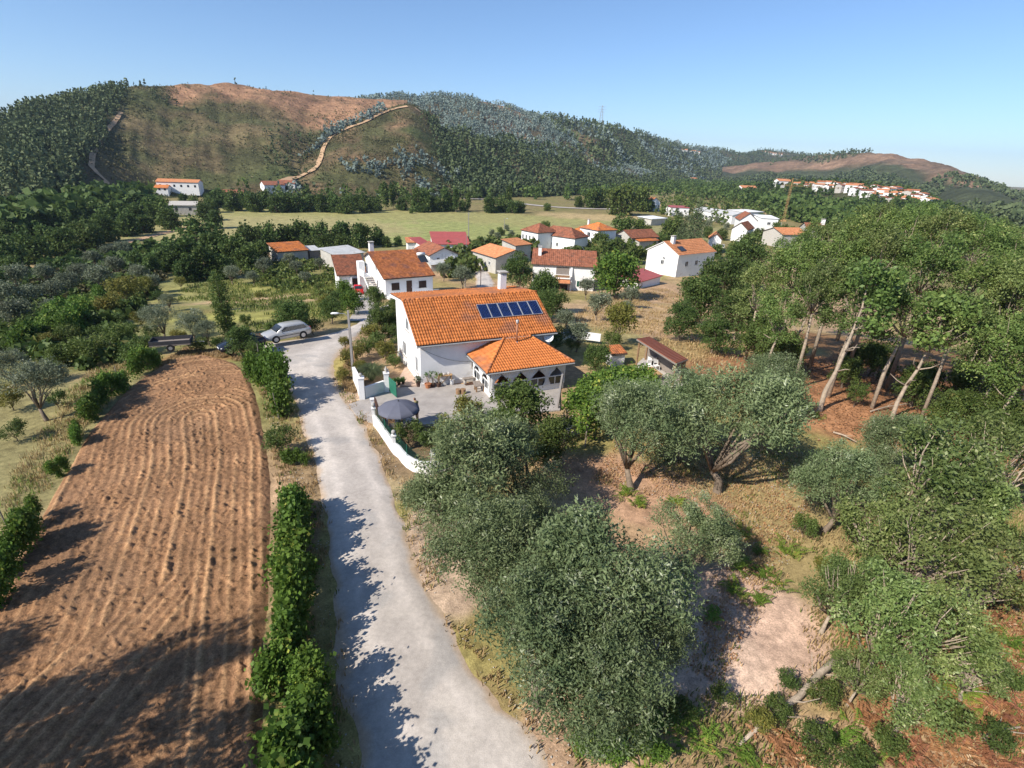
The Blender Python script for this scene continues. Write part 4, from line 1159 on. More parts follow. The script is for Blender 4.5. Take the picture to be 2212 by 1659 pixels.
house('white_shelter', 'open shelter with flat white roof at the edge of the dry field', (63.95, 262.37), (73.84, 271.06), 9, -5.8, 0.4, style='mono', zg=-9, roof='frame_white', wall='greywall', tiles=False, cat='shelter', oh=0.6)
house('small_white_house', 'small white gabled house with orange roof in front of the round trees', (83.95, 355.14), (91.51, 357.71), 10, -3.5, 2.8, style='y', zg=-9, roof='tile_pale', wins=(('front', 3, 2.5, 1, 1.1), ('front', 7, 2.5, 1, 1.1)))
house('long_school', 'long low white building with pale grey roof and band of windows', (101.74, 321.89), (112.13, 288.39), 11, -4.6, 1.6, style='x', zg=-9, roof='grey_sheet', tiles=False, cat='building', wins=tuple(('front', 4 + 3.0 * k, 1.2, 2.4, 1.2, {'bars': 2}) for k in range(10)))
house('school_block', 'white block with reddish flat roof at the left end of the long building', (88.80, 323.51), (100.65, 324.13), 10, -4.0, 0.5, style='mono', zg=-9, roof='red_sheet', tiles=False, cat='building', wins=(('front', 4, 2.5, 1.2, 1.2), ('front', 9, 2.5, 1.2, 1.2)))
house('big_gable_house', 'large white gabled house with brown roof beside the orange crane', (94.32, 233.59), (101.67, 232.03), 13, -2.2, 3.0, style='y', zg=-9, roof='tile_brown', wins=(('front', 4, 3, 1.1, 1.2), ('front', 8, 3, 1.1, 1.2)))
house('flat_white_block', 'white flat roofed building behind the large gabled house', (115.67, 261.12), (124.00, 260.45), 12, -3.0, 0.6, style='mono', zg=-9, roof='white', tiles=False, cat='building', wins=(('front', 4, 3, 1.6, 1.2), ('front', 9, 3, 1.6, 1.2)))
house('flat_grey_block', 'low flat roofed pale block behind the crane', (128.86, 314.23), (144.85, 325.04), 12, -4.4, 0.4, style='mono', zg=-9, roof='white_old', tiles=False, cat='building')
house('brown_gable_barn', 'brown roofed barn left of the large gabled house', (85.73, 219.01), (91.10, 215.29), 12, -4.4, 2.6, style='y', zg=-8.8, roof='tile_brown', wall='white_old', cat='barn')
house('tan_gable_barn', 'tan walled barn with orange and brown roof nearest the oak wood', (95.90, 213.48), (99.05, 202.48), 12, -4.2, 2.0, style='y', zg=-8.6, roof='tile_pale', wall='stone', cat='barn')
house('brown_roof_row', 'low brown roofed house to the right of the tan barn', (104.45, 209.09), (113.43, 212.12), 9, -4.8, 2.0, style='x', zg=-8.6, roof='tile_brown', wall='white')
house('cream_house', 'cream house with brown roof and small tower above the oak crowns', (116.41, 219.63), (124.10, 218.63), 9, -3.4, 2.2, style='x', zg=-8.8, roof='tile_brown', wall='stone', chims=((7, 4, 7, 9.4, {'w': 1.2, 'd': 1.2}),), wins=(('front', 3, 2.6, 1, 1.2), ('front', 7, 2.6, 1, 1.2)))
house('corner_white_house', 'small white house with orange roof between the conifer and the oak wood', (64.42, 182.14), (68.71, 180.74), 9, -4.6, 2.0, style='y', zg=-8.5, roof='tile_pale', wins=(('front', 2, 1.6, 1, 1.1), ('front', 5, 1.6, 1, 1.1)))
house('field_hut', 'low hut with orange tiled roof among olive trees left of the village', (-57.89, 125.81), (-51.91, 131.12), 6.5, -5.3, 1.3, style='mono', zg=-7.6, wall='greywall', roof='tile', cat='hut', doors=(('front', 3, 0, 1.0, 1.7),))
house('tin_shed', 'small shed with pale tin roof beside the orange roofed hut', (-52.82, 132.86), (-50.32, 134.83), 5, -5.8, 0.5, style='mono', zg=-7.6, wall='wood_grey', roof='grey_sheet', tiles=False, cat='shed', thick=0.05)


def cottage(p, L, D, e, rise, rz, label, wall='white', roof='tile_pale', name='village_house', nw=2, group=None, cat='house'):
    z = drop(p)[2]
    t = thing(name, label, cat, (p[0], p[1], z), rz, group)
    mb = MB(); mb.prism([(-L/2, -D/2, -2), (-L/2, D/2, -2), (-L/2, D/2, e), (-L/2, 0, e + rise - .1), (-L/2, -D/2, e)], (L, 0, 0)); mb.build('wall', M[wall], t)
    mb = MB(); o = 0.35; k = rise * o / (D / 2)
    mb.slab([(-L/2 - o, -D/2 - o, e - k), (L/2 + o, -D/2 - o, e - k), (L/2 + o, 0, e + rise), (-L/2 - o, 0, e + rise)], 0.15)
    mb.slab([(L/2 + o, D/2 + o, e - k), (-L/2 - o, D/2 + o, e - k), (-L/2 - o, 0, e + rise), (L/2 + o, 0, e + rise)], 0.15)
    mb.build('roof', M[roof], t)
    for i in range(nw):
        x = -L/2 + L * (i + .5) / nw
        g = MB(); g.box(x - .5, x + .5, -D/2 - .05, -D/2 + .02, e * .45, e * .45 + 1.2); g.build('window', M['glass'], t)
    g = MB(); g.box(-L/2 - .05, -L/2 + .02, -.5, .5, e * .45, e * .45 + 1.2); g.build('window', M['glass'], t)
    return t


# left foot of the hill
cottage((-193.61, 312.93), 21, 9, 5.0, 1.3, 0.25, 'long white farmhouse with terracotta roof at the foot of the left hill', nw=6, name='farmhouse')
cottage((-198.94, 303.67), 8, 7, 2.6, 1.3, 0.3, 'low orange roofed wing left of the long white farmhouse', roof='tile', name='farm_wing', nw=3)
cottage((-153.7, 341.39), 12, 9, 4, 2.0, 0.7, 'white gabled house with brown roof below the dirt track', roof='tile_brown')
cottage((-148.35, 351.27), 10, 8, 3.2, 1.6, 0.2, 'small brown roofed house beside the gabled house below the dirt track', roof='tile_brown', wall='white_old')
cottage((-141.78, 229.2), 10, 9, 4, 1.2, 0.4, 'grey stone ruin among the trees below the left farmhouse', roof='stone', wall='stone', name='stone_ruin')
cottage((-169.99, 321.69), 14, 7, 2.6, 1.4, 0.3, 'low brown roofed barn right of the long white farmhouse', roof='tile_brown', wall='stone', name='low_barn', cat='barn')
cottage((364.26, 1188.73), 14, 10, 6, 2, 0.3, 'pale house standing alone at the foot of the pine ridge', wall='stone')
cottage((402.16, 1191.93), 22, 9, 4, 1, -0.1, 'long white house at the mouth of the valley', roof='grey_sheet')
cottage((251.57, 620.96), 18, 10, 4, 2, 0.2, 'white house with red roof in the trees left of the hillside village', roof='tile_pale')
cottage((287.44, 617.03), 14, 10, 6, 2, 0.1, 'white house at the left end of the hillside village', roof='tile_pale')
# the village on the slope at the right
VPX = [(287.2, 580.53), (294.79, 586.14), (289.66, 563.77), (296.92, 567.93), (292.06, 549.57), (298.19, 553.44), (293.71, 535.71), (302.81, 550.52), (299.14, 534.06), (306.93, 540.12), (297.31, 518.58), (305.06, 525.4), (301.1, 509.68), (313.7, 529.7), (308.65, 513.08), (300.66, 493.75), (314.48, 514.07), (307.4, 493.89), (298.42, 475.05), (316.81, 501.86), (308.65, 482.63), (299.23, 461.89), (319.45, 492.07), (309.29, 470.4), (299.09, 450.68), (319.7, 479.02), (309.08, 457.94), (299.43, 439.62), (321.17, 469.73), (311.52, 450.61), (298.48, 427.74), (325.13, 463.67), (312.99, 441.39), (300.91, 420.15), (328.28, 456.61), (315.34, 433.32), (304.24, 414.15), (291.98, 455.8), (290.73, 443.13), (291.35, 470.65), (288.71, 428.61), (294.96, 491.97), (599.6, 839.71), (613.85, 900.5)]
ROOFN = ('tile_pale', 'tile_old', 'tile_brown', 'tile_pale')
NUMW = ['first', 'second', 'third', 'fourth', 'fifth', 'sixth', 'seventh', 'eighth', 'ninth', 'tenth', 'eleventh', 'twelfth', 'thirteenth', 'fourteenth', 'fifteenth', 'sixteenth', 'seventeenth', 'eighteenth', 'nineteenth', 'twentieth']
def ordinal(k):
    if k < 20: return NUMW[k]
    t = ('twenty', 'thirty', 'forty', 'fifty', 'sixty')[(k + 1) // 10 - 2]
    return (t[:-1] + 'ieth') if (k + 1) % 10 == 0 else t + '-' + NUMW[(k + 1) % 10 - 1]
VPX.sort(key=lambda p: math.atan2(p[0], p[1]))
RN = {'tile_pale': 'pale orange', 'tile_old': 'reddish', 'tile_brown': 'brown'}
for k, p in enumerate(VPX):
    cottage(p, 7 + 4 * random.random(), 6 + 2 * random.random(), 4.2 + 2.4 * random.random(), 0.9, random.uniform(-0.9, 0.9), ordinal(k) + ' house from the left in the hillside village, ' + RN[ROOFN[k % 4]] + ' roof', roof=ROOFN[k % 4], group='houses of the hillside village', wall='white' if k % 5 else 'stone')
for k, p in enumerate(((424.8, 1498.19), (472.69, 1584.59), (494.45, 1616.77), (933.42, 2211.09), (946.6, 2186.49), (935.41, 2123.48), (954.12, 2117.92))):
    cottage(p, 15, 10, 6, 2.0, random.uniform(-.5, .5), ordinal(k) + ' tiny white house from the left on the distant skyline ridge', group='houses on the distant ridge', nw=2)

# ------------------------------------------------------------------ trees and plants
def leaf_cloud(C0, per, spread, size, aspect, rng, up=0.5, flat=1.0):
    n = len(C0) * per
    P = np.repeat(C0, per, 0) + rng.normal(size=(n, 3)) * spread * np.array([1, 1, flat])
    nr = rng.normal(size=(n, 3)) + np.array([0, 0, up]); nr /= np.linalg.norm(nr, axis=1)[:, None]
    t = np.cross(nr, rng.normal(size=(n, 3))); t /= np.linalg.norm(t, axis=1)[:, None]
    b = np.cross(nr, t)
    s = size * (0.5 + 1.0 * rng.random((n, 1)))
    t = t * s * 0.5; b = b * s * 0.5 * aspect
    V = np.stack([P - t, P + b - 0.1 * t, P + t, P - b - 0.1 * t], 1).reshape(-1, 3)
    return V, np.arange(n * 4).reshape(-1, 4)


def lobe_points(lobes, n, rng, inner=0.5, low=-0.45):
    vol = np.array([l[3] * l[4] * l[5] for l in lobes]) ** 0.67
    k = rng.choice(len(lobes), n, p=vol / vol.sum())
    d = rng.normal(size=(n, 3)); d /= np.linalg.norm(d, axis=1)[:, None]
    d[:, 2] = np.where(d[:, 2] < low, -d[:, 2], d[:, 2])
    r = inner + (1 - inner) * rng.random(n) ** 0.6
    L_ = np.array(lobes)
    return L_[k, :3] + d * L_[k, 3:6] * r[:, None]


def branchy(mb, base, fork, tips, r0, rng, n=7, bend=0.15, deep=0.25):
    base, fork = np.array(base, float), np.array(fork, float)
    mid = (base + fork) / 2 + rng.normal(size=3) * bend * np.array([0.35, 0.35, 0.1])
    mb.tube([base - [0, 0, deep], base, mid, fork], [r0 * 1.35, r0 * 1.12, r0 * 0.85, r0 * 0.7], n)
    for tp in tips:
        tp = np.array(tp, float)
        m1 = fork * 0.6 + tp * 0.4 + rng.normal(size=3) * bend
        m2 = fork * 0.25 + tp * 0.75 + rng.normal(size=3) * bend * 0.6
        rr = r0 * (0.38 + 0.15 * rng.random())
        mb.tube([fork - [0, 0, r0 * 0.5], m1, m2, tp], [rr, rr * 0.72, rr * 0.42, rr * 0.12], 5)


def lobes_round(R, zc, rng, n, squash=0.85, lob=0.5, skirt=0):
    out = []
    for i in range(skirt):
        a = 2 * pi * i / skirt + rng.random(); s = R * lob * (0.8 + 0.5 * rng.random())
        out.append((math.cos(a) * R * 0.55, math.sin(a) * R * 0.55, zc - R * 0.5 * squash - 0.1 * R * rng.random(), s, s, s))
    for i in range(n):
        d = rng.normal(size=3); d /= np.linalg.norm(d)
        if d[2] < -0.3: d[2] *= -1
        q = (0.45 + 0.25 * rng.random())
        s = R * lob * (0.75 + 0.5 * rng.random())
        out.append((d[0] * R * q, d[1] * R * q, zc + d[2] * R * q * squash, s, s, s * (0.75 + 0.2 * rng.random())))
    out.append((0, 0, zc, R * 0.5, R * 0.5, R * 0.5 * squash))
    return out


PROTO = {}


def proto(kind, material, bark, R, zc, nl, ncl, per, spread, size, aspect, seed, squash=0.85, lob=0.5, trunk=0.16, fork=None, inner=0.5, up=0.5, low=-0.45, limbs=6, lobes=None, hole=0.0, skirt=0):
    rng = np.random.default_rng(seed)
    L_ = lobes if lobes is not None else lobes_round(R, zc, rng, nl, squash, lob, skirt)
    pts = lobe_points(L_, ncl, rng, inner, low)
    if hole: pts = pts[vnoise(pts[:, 0] + 0.7 * pts[:, 2], pts[:, 1] - 0.9 * pts[:, 2], R * 0.3, 400 + seed) > hole]
    V, F = leaf_cloud(pts, per, spread, size, aspect, rng, up)
    crown = mesh_np('crown', V, F); crown.materials.append(M[material])
    mb = MB()
    fz = fork if fork is not None else max(0.4, zc - R * 0.8)
    sel = rng.choice(len(L_), min(limbs, len(L_)), replace=False)
    tips = [L_[i][:3] for i in sel] + [pts[j] for j in rng.choice(len(pts), limbs, replace=False)]
    branchy(mb, (0, 0, 0), (rng.normal() * 0.08 * R, rng.normal() * 0.08 * R, fz), tips, trunk, rng, bend=0.06 * R, deep=7.0 if kind == 'oak' else 0.25)
    tm = mb.mesh('trunk', True); tm.materials.append(M[bark])
    PROTO.setdefault(kind, []).append((tm, crown, R, zc))


for s_ in range(3):
    proto('olive', 'olive', 'bark', 2.6, 3.0, 19, 1000, 30, 0.135, 0.12, 0.34, 10 + s_, squash=0.95, lob=0.36, fork=0.9, low=-0.9, inner=0.3, hole=0.16, limbs=5)
for s_ in range(2):
    proto('olive_grey', 'olive_grey', 'bark', 2.6, 3.0, 14, 420, 22, 0.17, 0.17, 0.34, 20 + s_, lob=0.4, fork=1.0, low=-0.6)
for s_ in range(2):
    proto('olive_mid', 'olive_grey', 'bark', 2.6, 3.0, 8, 260, 12, 0.34, 0.34, 0.4, 30 + s_, lob=0.48, fork=1.0, low=-0.6)
for s_ in range(3):
    proto('oak', ('oak', 'oak_light', 'oak')[s_], 'bark_pale', 4.5, 7.0, 26, 1000, 20, 0.27, 0.23, 0.6, 40 + s_, squash=1.15, skirt=5, lob=0.27, inner=0.2, hole=0.47, up=0.2, trunk=0.19, fork=4.2, limbs=8, low=-0.9)
for s_ in range(3):
    proto('chestnut', 'chestnut', 'bark_pale', 3.0, 3.3, 24, 560, 20, 0.17, 0.16, 0.45, 50 + s_, up=0.15, squash=1.0, lob=0.23, inner=0.1, hole=0.46, limbs=16, trunk=0.14, fork=1.3, low=-0.75)
proto('chestnut_pale', 'yellow_chest', 'bark_pale', 3.0, 3.3, 24, 560, 20, 0.17, 0.16, 0.45, 58, up=0.15, squash=1.0, lob=0.23, inner=0.1, hole=0.46, limbs=16, trunk=0.12, fork=1.3, low=-0.75)
for s_ in range(3):
    proto('round', 'dark_leaf', 'bark', 2.5, 2.9, 15, 480, 17, 0.19, 0.2, 0.6, 60 + s_, skirt=5, lob=0.4, fork=0.9, low=-0.7)
for s_ in range(2):
    proto('green', 'bush', 'bark', 2.5, 2.9, 15, 480, 18, 0.18, 0.19, 0.6, 65 + s_, skirt=5, lob=0.4, fork=0.9, low=-0.7)
proto('bright', 'vine', 'bark', 2.5, 2.9, 9, 480, 12, 0.26, 0.27, 0.7, 68, skirt=5, lob=0.5, fork=0.9, low=-0.7)
for s_ in range(2):
    proto('yellow', 'yellow_leaf', 'bark', 1.4, 1.1, 13, 230, 15, 0.13, 0.15, 0.5, 70 + s_, hole=0.3, lob=0.34, trunk=0.05, fork=0.25, low=-0.9)
for s_ in range(2):
    proto('shrub', 'bush', 'bark', 1.4, 1.1, 13, 230, 15, 0.13, 0.15, 0.5, 73 + s_, hole=0.3, lob=0.34, trunk=0.05, fork=0.25, low=-0.9)
proto('dark_shrub', 'dark_leaf', 'bark', 1.4, 1.1, 13, 230, 15, 0.13, 0.15, 0.5, 76, hole=0.3, lob=0.34, trunk=0.05, fork=0.25, low=-0.9)
for s_ in range(3):
    proto('far', 'dark_leaf', 'bark', 3.5, 3.7, 9, 300, 9, 0.42, 0.62, 0.7, 80 + s_, skirt=7, squash=1.15, lob=0.42, trunk=0.2, fork=0.9, low=-1)
for s_ in range(2):
    proto('far_green', 'bush', 'bark', 3.5, 3.7, 9, 300, 9, 0.42, 0.62, 0.7, 84 + s_, skirt=7, squash=1.1, lob=0.42, trunk=0.2, fork=0.9, low=-1)
proto('far_olive', 'olive_grey', 'bark', 3.5, 3.6, 9, 200, 9, 0.42, 0.6, 0.6, 86, skirt=7, squash=0.9, lob=0.42, trunk=0.2, fork=1.0, low=-1)
proto('poplar', 'dark_leaf', 'bark', 2.0, 7.0, 0, 240, 8, 0.35, 0.7, 0.6, 88, trunk=0.2, fork=2.0,
      lobes=[(0.2 * math.sin(k * 2), 0.2 * math.cos(k * 3), 2.2 + k * 1.5, 1.2 + 0.5 * math.sin(k * 0.45 + .3), 1.2 + 0.5 * math.sin(k * .45 + .3), 1.5) for k in range(7)])
proto('column', 'bush', 'bark', 1.0, 3.2, 0, 300, 12, 0.2, 0.22, 0.5, 89, trunk=0.1, fork=0.6, low=-0.9,
      lobes=[(0.12 * math.sin(k * 2), 0.12 * math.cos(k * 3), 0.8 + k * 0.9, 0.85 - 0.06 * k, 0.85 - 0.06 * k, 0.9) for k in range(6)])
proto('conifer', 'pine', 'bark', 2.6, 5.0, 0, 420, 12, 0.3, 0.36, 0.35, 90, trunk=0.22, fork=1.0, low=-0.9, up=0.1,
      lobes=[(0.15 * math.sin(k * 2), 0.15 * math.cos(k * 3), 1.4 + k * 1.1, 2.5 * (1 - k / 9.2), 2.5 * (1 - k / 9.2), 0.75) for k in range(9)])
for s_ in range(3):
    rng_ = np.random.default_rng(95 + s_)
    proto('vine', 'vine', 'wood', 1.5, 1.15, 0, 360, 13, 0.17, 0.15, 0.85, 95 + s_, trunk=0.04, fork=0.5, low=-0.9, limbs=4, hole=0.33,
          lobes=[(-1.3 + 0.37 * k + 0.1 * rng_.normal(), 0.12 * rng_.normal(), 0.95 + 0.32 * rng_.normal(), 0.34, 0.40, 0.45 + 0.35 * rng_.random()) for k in range(8)])
CNT = {}


def tree(kind, K_, label, cat='tree', name=None, group=None, rz=None, zs=1.0, lean=None, z=None, rs=1.0):
    x, y, R = K_[:3]
    v = PROTO[kind]
    i = CNT.get(kind, 0); CNT[kind] = i + 1
    tm, cm, R0, zc0 = v[i % len(v)]
    s = R / R0 * rs
    tall = K_[3] + 0.7 if len(K_) > 3 else None
    o = thing(name or kind + '_tree', label, cat, (x, y, float(hT(x, y)) if z is None else z), (i * 2.399) % 6.283 if rz is None else rz, group)
    o.scale = (s, s, s * zs)
    if lean: o.rotation_euler = (lean[0], lean[1], o.rotation_euler[2])
    a = link('trunk', tm, None, o); b = link('crown', cm, None, o)
    if tall is not None:
        a.location = b.location = (0, 0, tall / s - zc0)
    return o


# olive trees between the lane and the oak wood
for K_, lab in (
    ((-1.64, 20.24, 2.91), 'large olive tree behind the bend of the white boundary wall'),
    ((0.52, 22.16, 2.36), 'dark olive tree right of the olive at the white wall bend'),
    ((-0.73, 16.26, 2.23), 'olive tree leaning over the lane verge below the wall bend'),
    ((1.32, 11.96, 2.37), 'broad grey green olive tree nearest the lane in the foreground'),
    ((3.96, 14.02, 2.92), 'biggest olive tree with pale upper leaves in the middle foreground'),
    ((2.98, 10.75, 2.03), 'lowest foreground olive tree above the green brambles'),
    ((8.36, 18.26, 1.80), 'slender olive tree right of the biggest olive'),
    ((-3.14, 20.11, 1.79), 'olive tree whose branches hang over the lane edge'), ((0.42, 14.71, 1.76), 'olive tree wedged between the two largest foreground olives'), ((5.25, 12.95, 1.55), 'olive tree with dead twigs beside the bare clearing'), ((0.57, 19.10, 1.73), 'shaded olive tree behind the foreground olives'),
    ((7.08, 25.08, 2.83), 'olive tree beside the vine arbour and block wall'),
    ((10.72, 28.72, 2.62), 'olive tree between the vine arbour and the widest olive'),
    ((12.11, 25.31, 3.44), 'widest olive tree below the red roofed shelter'),
    ((18.92, 34.75, 2.28), 'pale olive tree at the edge of the fallen leaves'),
    ((16.59, 22.13, 2.14), 'olive tree standing alone above the fern clearing'),
    ((22.19, 26.57, 2.09), 'olive tree half hidden behind the chestnut saplings')):
    tree('olive', K_, lab, name='olive_tree', rs=1.15)

# fruit trees in the yard
tree('green', (0.63, 29.63, 2.22), 'dark green fig tree in front of the veranda', name='fig_tree')
tree('green', (2.18, 27.05, 1.65), 'rounded fruit tree under the concrete post by the arbour', name='fruit_tree')
tree('green', (-0.47, 27.98, 1.64), 'leafy fruit tree left of the fig tree', name='fruit_tree')
tree('yellow', (-2.95, 31.83, 1.41), 'yellowing rose bush at the edge of the paved yard', 'bush', 'rose_bush')
tree('yellow', (-4.29, 29.98, 1.00), 'low yellow green garden plants along the paved yard', 'bush', 'garden_plant')
tree('shrub', (-6.35, 28.95, 1.14), 'feathery garden shrub beside the grey parasol', 'bush', 'garden_shrub')
tree('shrub', (-4.92, 28.24, 0.90), 'garden shrub between the feathery shrub and the olive', 'bush', 'garden_shrub')

# young chestnuts at the lower right
for K_, lab in (
    ((19.77, 21.06, 2.59), 'tall chestnut sapling with pale leaf tips below the oak wood'), ((25.30, 23.44, 2.36), 'chestnut at the right edge above the leaf litter'), ((21.27, 20.23, 2.01), 'chestnut between the tall sapling and the right edge'),
    ((16.06, 18.04, 1.75), 'chestnut bending over the dark shaded hollow'), ((17.01, 16.50, 2.17), 'broad chestnut in the middle of the right foreground'), ((19.34, 16.62, 1.74), 'chestnut right of the broad middle one'),
    ((13.52, 13.69, 1.69), 'chestnut beside the fallen log'), ((15.23, 13.48, 1.59), 'chestnut right of the fallen log'), ((12.94, 15.56, 1.27), 'small round chestnut at the edge of the bare clearing'),
    ((13.01, 11.45, 1.23), 'low chestnut at the bottom edge right of the log'), ((16.47, 12.83, 0.94), 'thin chestnut shoot in the rusty leaf litter'), ((14.17, 16.11, 1.27), 'chestnut behind the small round one'), ((12.22, 12.47, 0.92), 'chestnut shoot above the fallen log')):
    tree('chestnut' if random.random() < .7 else 'chestnut_pale', K_, lab, name='chestnut_tree', rs=1.42)

# oak wood on the right
for K_, lab in (
    ((22.16, 42.58, 2.50, 5.31), 'leftmost oak in the front row of the right hand wood'),
    ((24.23, 41.43, 2.89, 7.67), 'second oak from the left in the front row of the right hand wood'),
    ((26.53, 40.00, 3.08, 7.77), 'third oak from the left in the front row of the right hand wood'),
    ((29.07, 38.19, 3.03, 7.29), 'fourth oak from the left in the front row of the right hand wood'),
    ((31.55, 36.18, 2.97, 6.78), 'fifth oak from the left in the front row of the right hand wood'),
    ((33.68, 34.20, 2.85, 6.01), 'sixth oak from the left in the front row of the right hand wood'),
    ((35.22, 32.61, 2.83, 5.68), 'seventh oak from the left in the front row of the right hand wood'),
    ((23.92, 50.63, 2.91, 6.38), 'leftmost oak in the second row of the right hand wood'),
    ((26.36, 49.41, 3.30, 8.79), 'second oak from the left in the second row of the right hand wood'),
    ((29.06, 47.87, 3.46, 10.07), 'third oak from the left in the second row of the right hand wood'),
    ((31.65, 46.20, 3.45, 10.49), 'fourth oak from the left in the second row of the right hand wood'),
    ((34.37, 44.21, 3.40, 10.21), 'fifth oak from the left in the second row of the right hand wood'),
    ((36.78, 42.23, 3.26, 9.97), 'sixth oak from the left in the second row of the right hand wood'),
    ((38.87, 40.32, 3.33, 9.04), 'seventh oak from the left in the second row of the right hand wood'),
    ((40.81, 38.35, 3.21, 8.21), 'eighth oak from the left in the second row of the right hand wood'),
    ((29.49, 56.80, 2.69, 10.44), 'leftmost oak in the third row of the right hand wood'),
    ((32.17, 55.33, 2.88, 11.27), 'second oak from the left in the third row of the right hand wood'),
    ((34.73, 53.76, 3.23, 12.31), 'third oak from the left in the third row of the right hand wood'),
    ((37.14, 52.12, 3.26, 12.86), 'fourth oak from the left in the third row of the right hand wood'),
    ((39.42, 50.42, 3.19, 12.99), 'fifth oak from the left in the third row of the right hand wood'),
    ((41.45, 48.76, 3.18, 12.70), 'sixth oak from the left in the third row of the right hand wood'),
    ((43.37, 47.06, 3.18, 11.64), 'seventh oak from the left in the third row of the right hand wood'),
    ((45.10, 45.41, 3.30, 10.83), 'eighth oak from the left in the third row of the right hand wood'),
    ((35.72, 64.81, 2.27, 12.13), 'leftmost oak in the back row of the right hand wood'),
    ((38.79, 63.02, 2.51, 13.30), 'second oak from the left in the back row of the right hand wood'),
    ((40.92, 61.66, 2.55, 14.07), 'third oak from the left in the back row of the right hand wood'),
    ((43.66, 59.74, 2.56, 14.42), 'fourth oak from the left in the back row of the right hand wood'),
    ((46.28, 57.74, 2.58, 14.20), 'fifth oak from the left in the back row of the right hand wood'),
    ((48.77, 55.65, 2.60, 13.50), 'sixth oak from the left in the back row of the right hand wood'),
    ((50.98, 53.64, 2.62, 12.53), 'seventh oak from the left in the back row of the right hand wood'),
):
    tree('oak', K_, lab, name='oak_tree', rs=0.86 + 0.22 * random.random())
for K_, lab in (((25.84, 46.73, 1.78), 'bushy young oak at the left foot of the wood'), ((29.57, 43.19, 1.43), 'bushy young oak behind the long leaning trunk'), ((33.08, 39.38, 1.75), 'bushy young oak in front of the middle oaks'), ((32.35, 34.41, 1.69), 'bushy young oak right of the forked trunk'), ((33.81, 32.68, 1.86), 'bushy young oak near the right edge'), ((35.55, 48.59, 1.77), 'bushy young oak in the shade of the wood'), ((41.94, 43.91, 2.41), 'leafy young oak filling the right edge of the wood'), ((26.38, 52.54, 2.26), 'leafy young oak at the meadow side of the wood')):
    tree('green', K_, lab, name='young_oak')
# young growth under the oaks
for k, K_ in enumerate(((24.36, 47.45, 1.56), (27.78, 49.21, 1.35), (32.62, 47.20, 1.47), (34.67, 46.22, 1.53), (35.82, 42.39, 1.57), (37.61, 40.54, 1.59), (38.04, 37.43, 1.62), (31.47, 34.09, 1.17), (32.44, 32.00, 1.24), (33.76, 30.66, 1.37), (27.88, 32.69, 0.95), (27.61, 38.24, 0.86))):
    tree('shrub' if k % 2 else 'dark_shrub', K_, 'leafy bush in the undergrowth below the oaks', 'bush', 'undergrowth_bush', 'undergrowth below the oaks', zs=1.5)
# bare leaning trunks in front of the wood
for k, (p, q, r_, lab) in enumerate((
    ((25.78, 46.48), 0.8, 0.16, 'short pale trunk leaning left of the leaf litter'), ((24.21, 37.20), 1.15, 0.2, 'long bare pale trunk leaning right over the orange leaf litter'),
    ((29.21, 36.08), 0.95, 0.17, 'forked bare trunk in the middle of the leaf litter'), ((38.28, 41.75), 0.8, 0.15, 'thin bare trunk in the shade of the wood'),
    ((33.25, 32.53), 0.8, 0.16, 'thin bare trunk near the right edge of the wood'), ((30.24, 45.64), 0.9, 0.14, 'thin trunk behind the long leaning trunk'))):
    rng = np.random.default_rng(300 + k)
    t = thing('oak_sapling', lab, 'tree', (p[0], p[1], 0), 0)
    mb = MB()
    H_ = 8.5 * q
    pts = [(0.22 * i + 0.08 * rng.normal(), 0.05 * i + 0.08 * rng.normal(), H_ * i / 6) for i in range(7)]
    mb.tube([(0, 0, -.3)] + pts, [r_ * 1.2] + [r_ * (1 - i / 7.5) for i in range(7)], 7)
    tips = []
    for i in range(2, 7):
        for _ in range(2):
            a = rng.random() * 6.28
            e = np.array(pts[i]) + [math.cos(a) * 1.3, math.sin(a) * 1.3, 0.5 + rng.random()]
            mb.tube([pts[i], (np.array(pts[i]) + e) / 2 + rng.normal(size=3) * .12, e], [r_ * .4, r_ * .25, r_ * .06], 5)
            if i > 3: tips.append(e)
    mb.build('trunk', M['bark_pale'], t, True)
    lp = lobe_points([(*e, .8, .8, .7) for e in tips] + [(pts[6][0], pts[6][1], H_ + .4, 1.2, 1.2, 1.0)], 150, rng, 0.2)
    V, F = leaf_cloud(lp, 12, 0.3, 0.3, 0.6, rng)
    link('crown', mesh_np('crown', V, F), M['oak'], t)

# darker trees between the meadow and the wood
for K_, lab in (
    ((19.19, 57.76, 2.16), 'bushy tree at the corner of the dry meadow'), ((24.18, 66.99, 3.40), 'dark tree in front of the tall gabled house'), ((34.64, 87.16, 4.64), 'dark tree right of the tall gabled house'),
    ((49.52, 115.05, 5.47), 'dark tree below the small white corner house'), ((26.49, 59.97, 3.27), 'dark tree left of the oak wood'), ((24.41, 49.76, 2.24), 'low dark tree at the foot of the oaks'), ((20.85, 51.96, 1.96), 'small dark tree at the meadow edge'),
    ((3.54, 71.61, 2.81), 'dense dark tree behind the main house chimney'), ((4.73, 63.99, 2.14), 'dark tree at the right end of the main roof'), ((0.29, 98.28, 3.38), 'dark tree left of the balcony house'), ((2.18, 66.08, 1.75), 'dark tree touching the main roof')):
    tree('round', K_, lab, name='dark_tree')
tree('bright', (18.19, 95.45, 4.10), 'bright round tree right of the balcony house', name='round_tree')
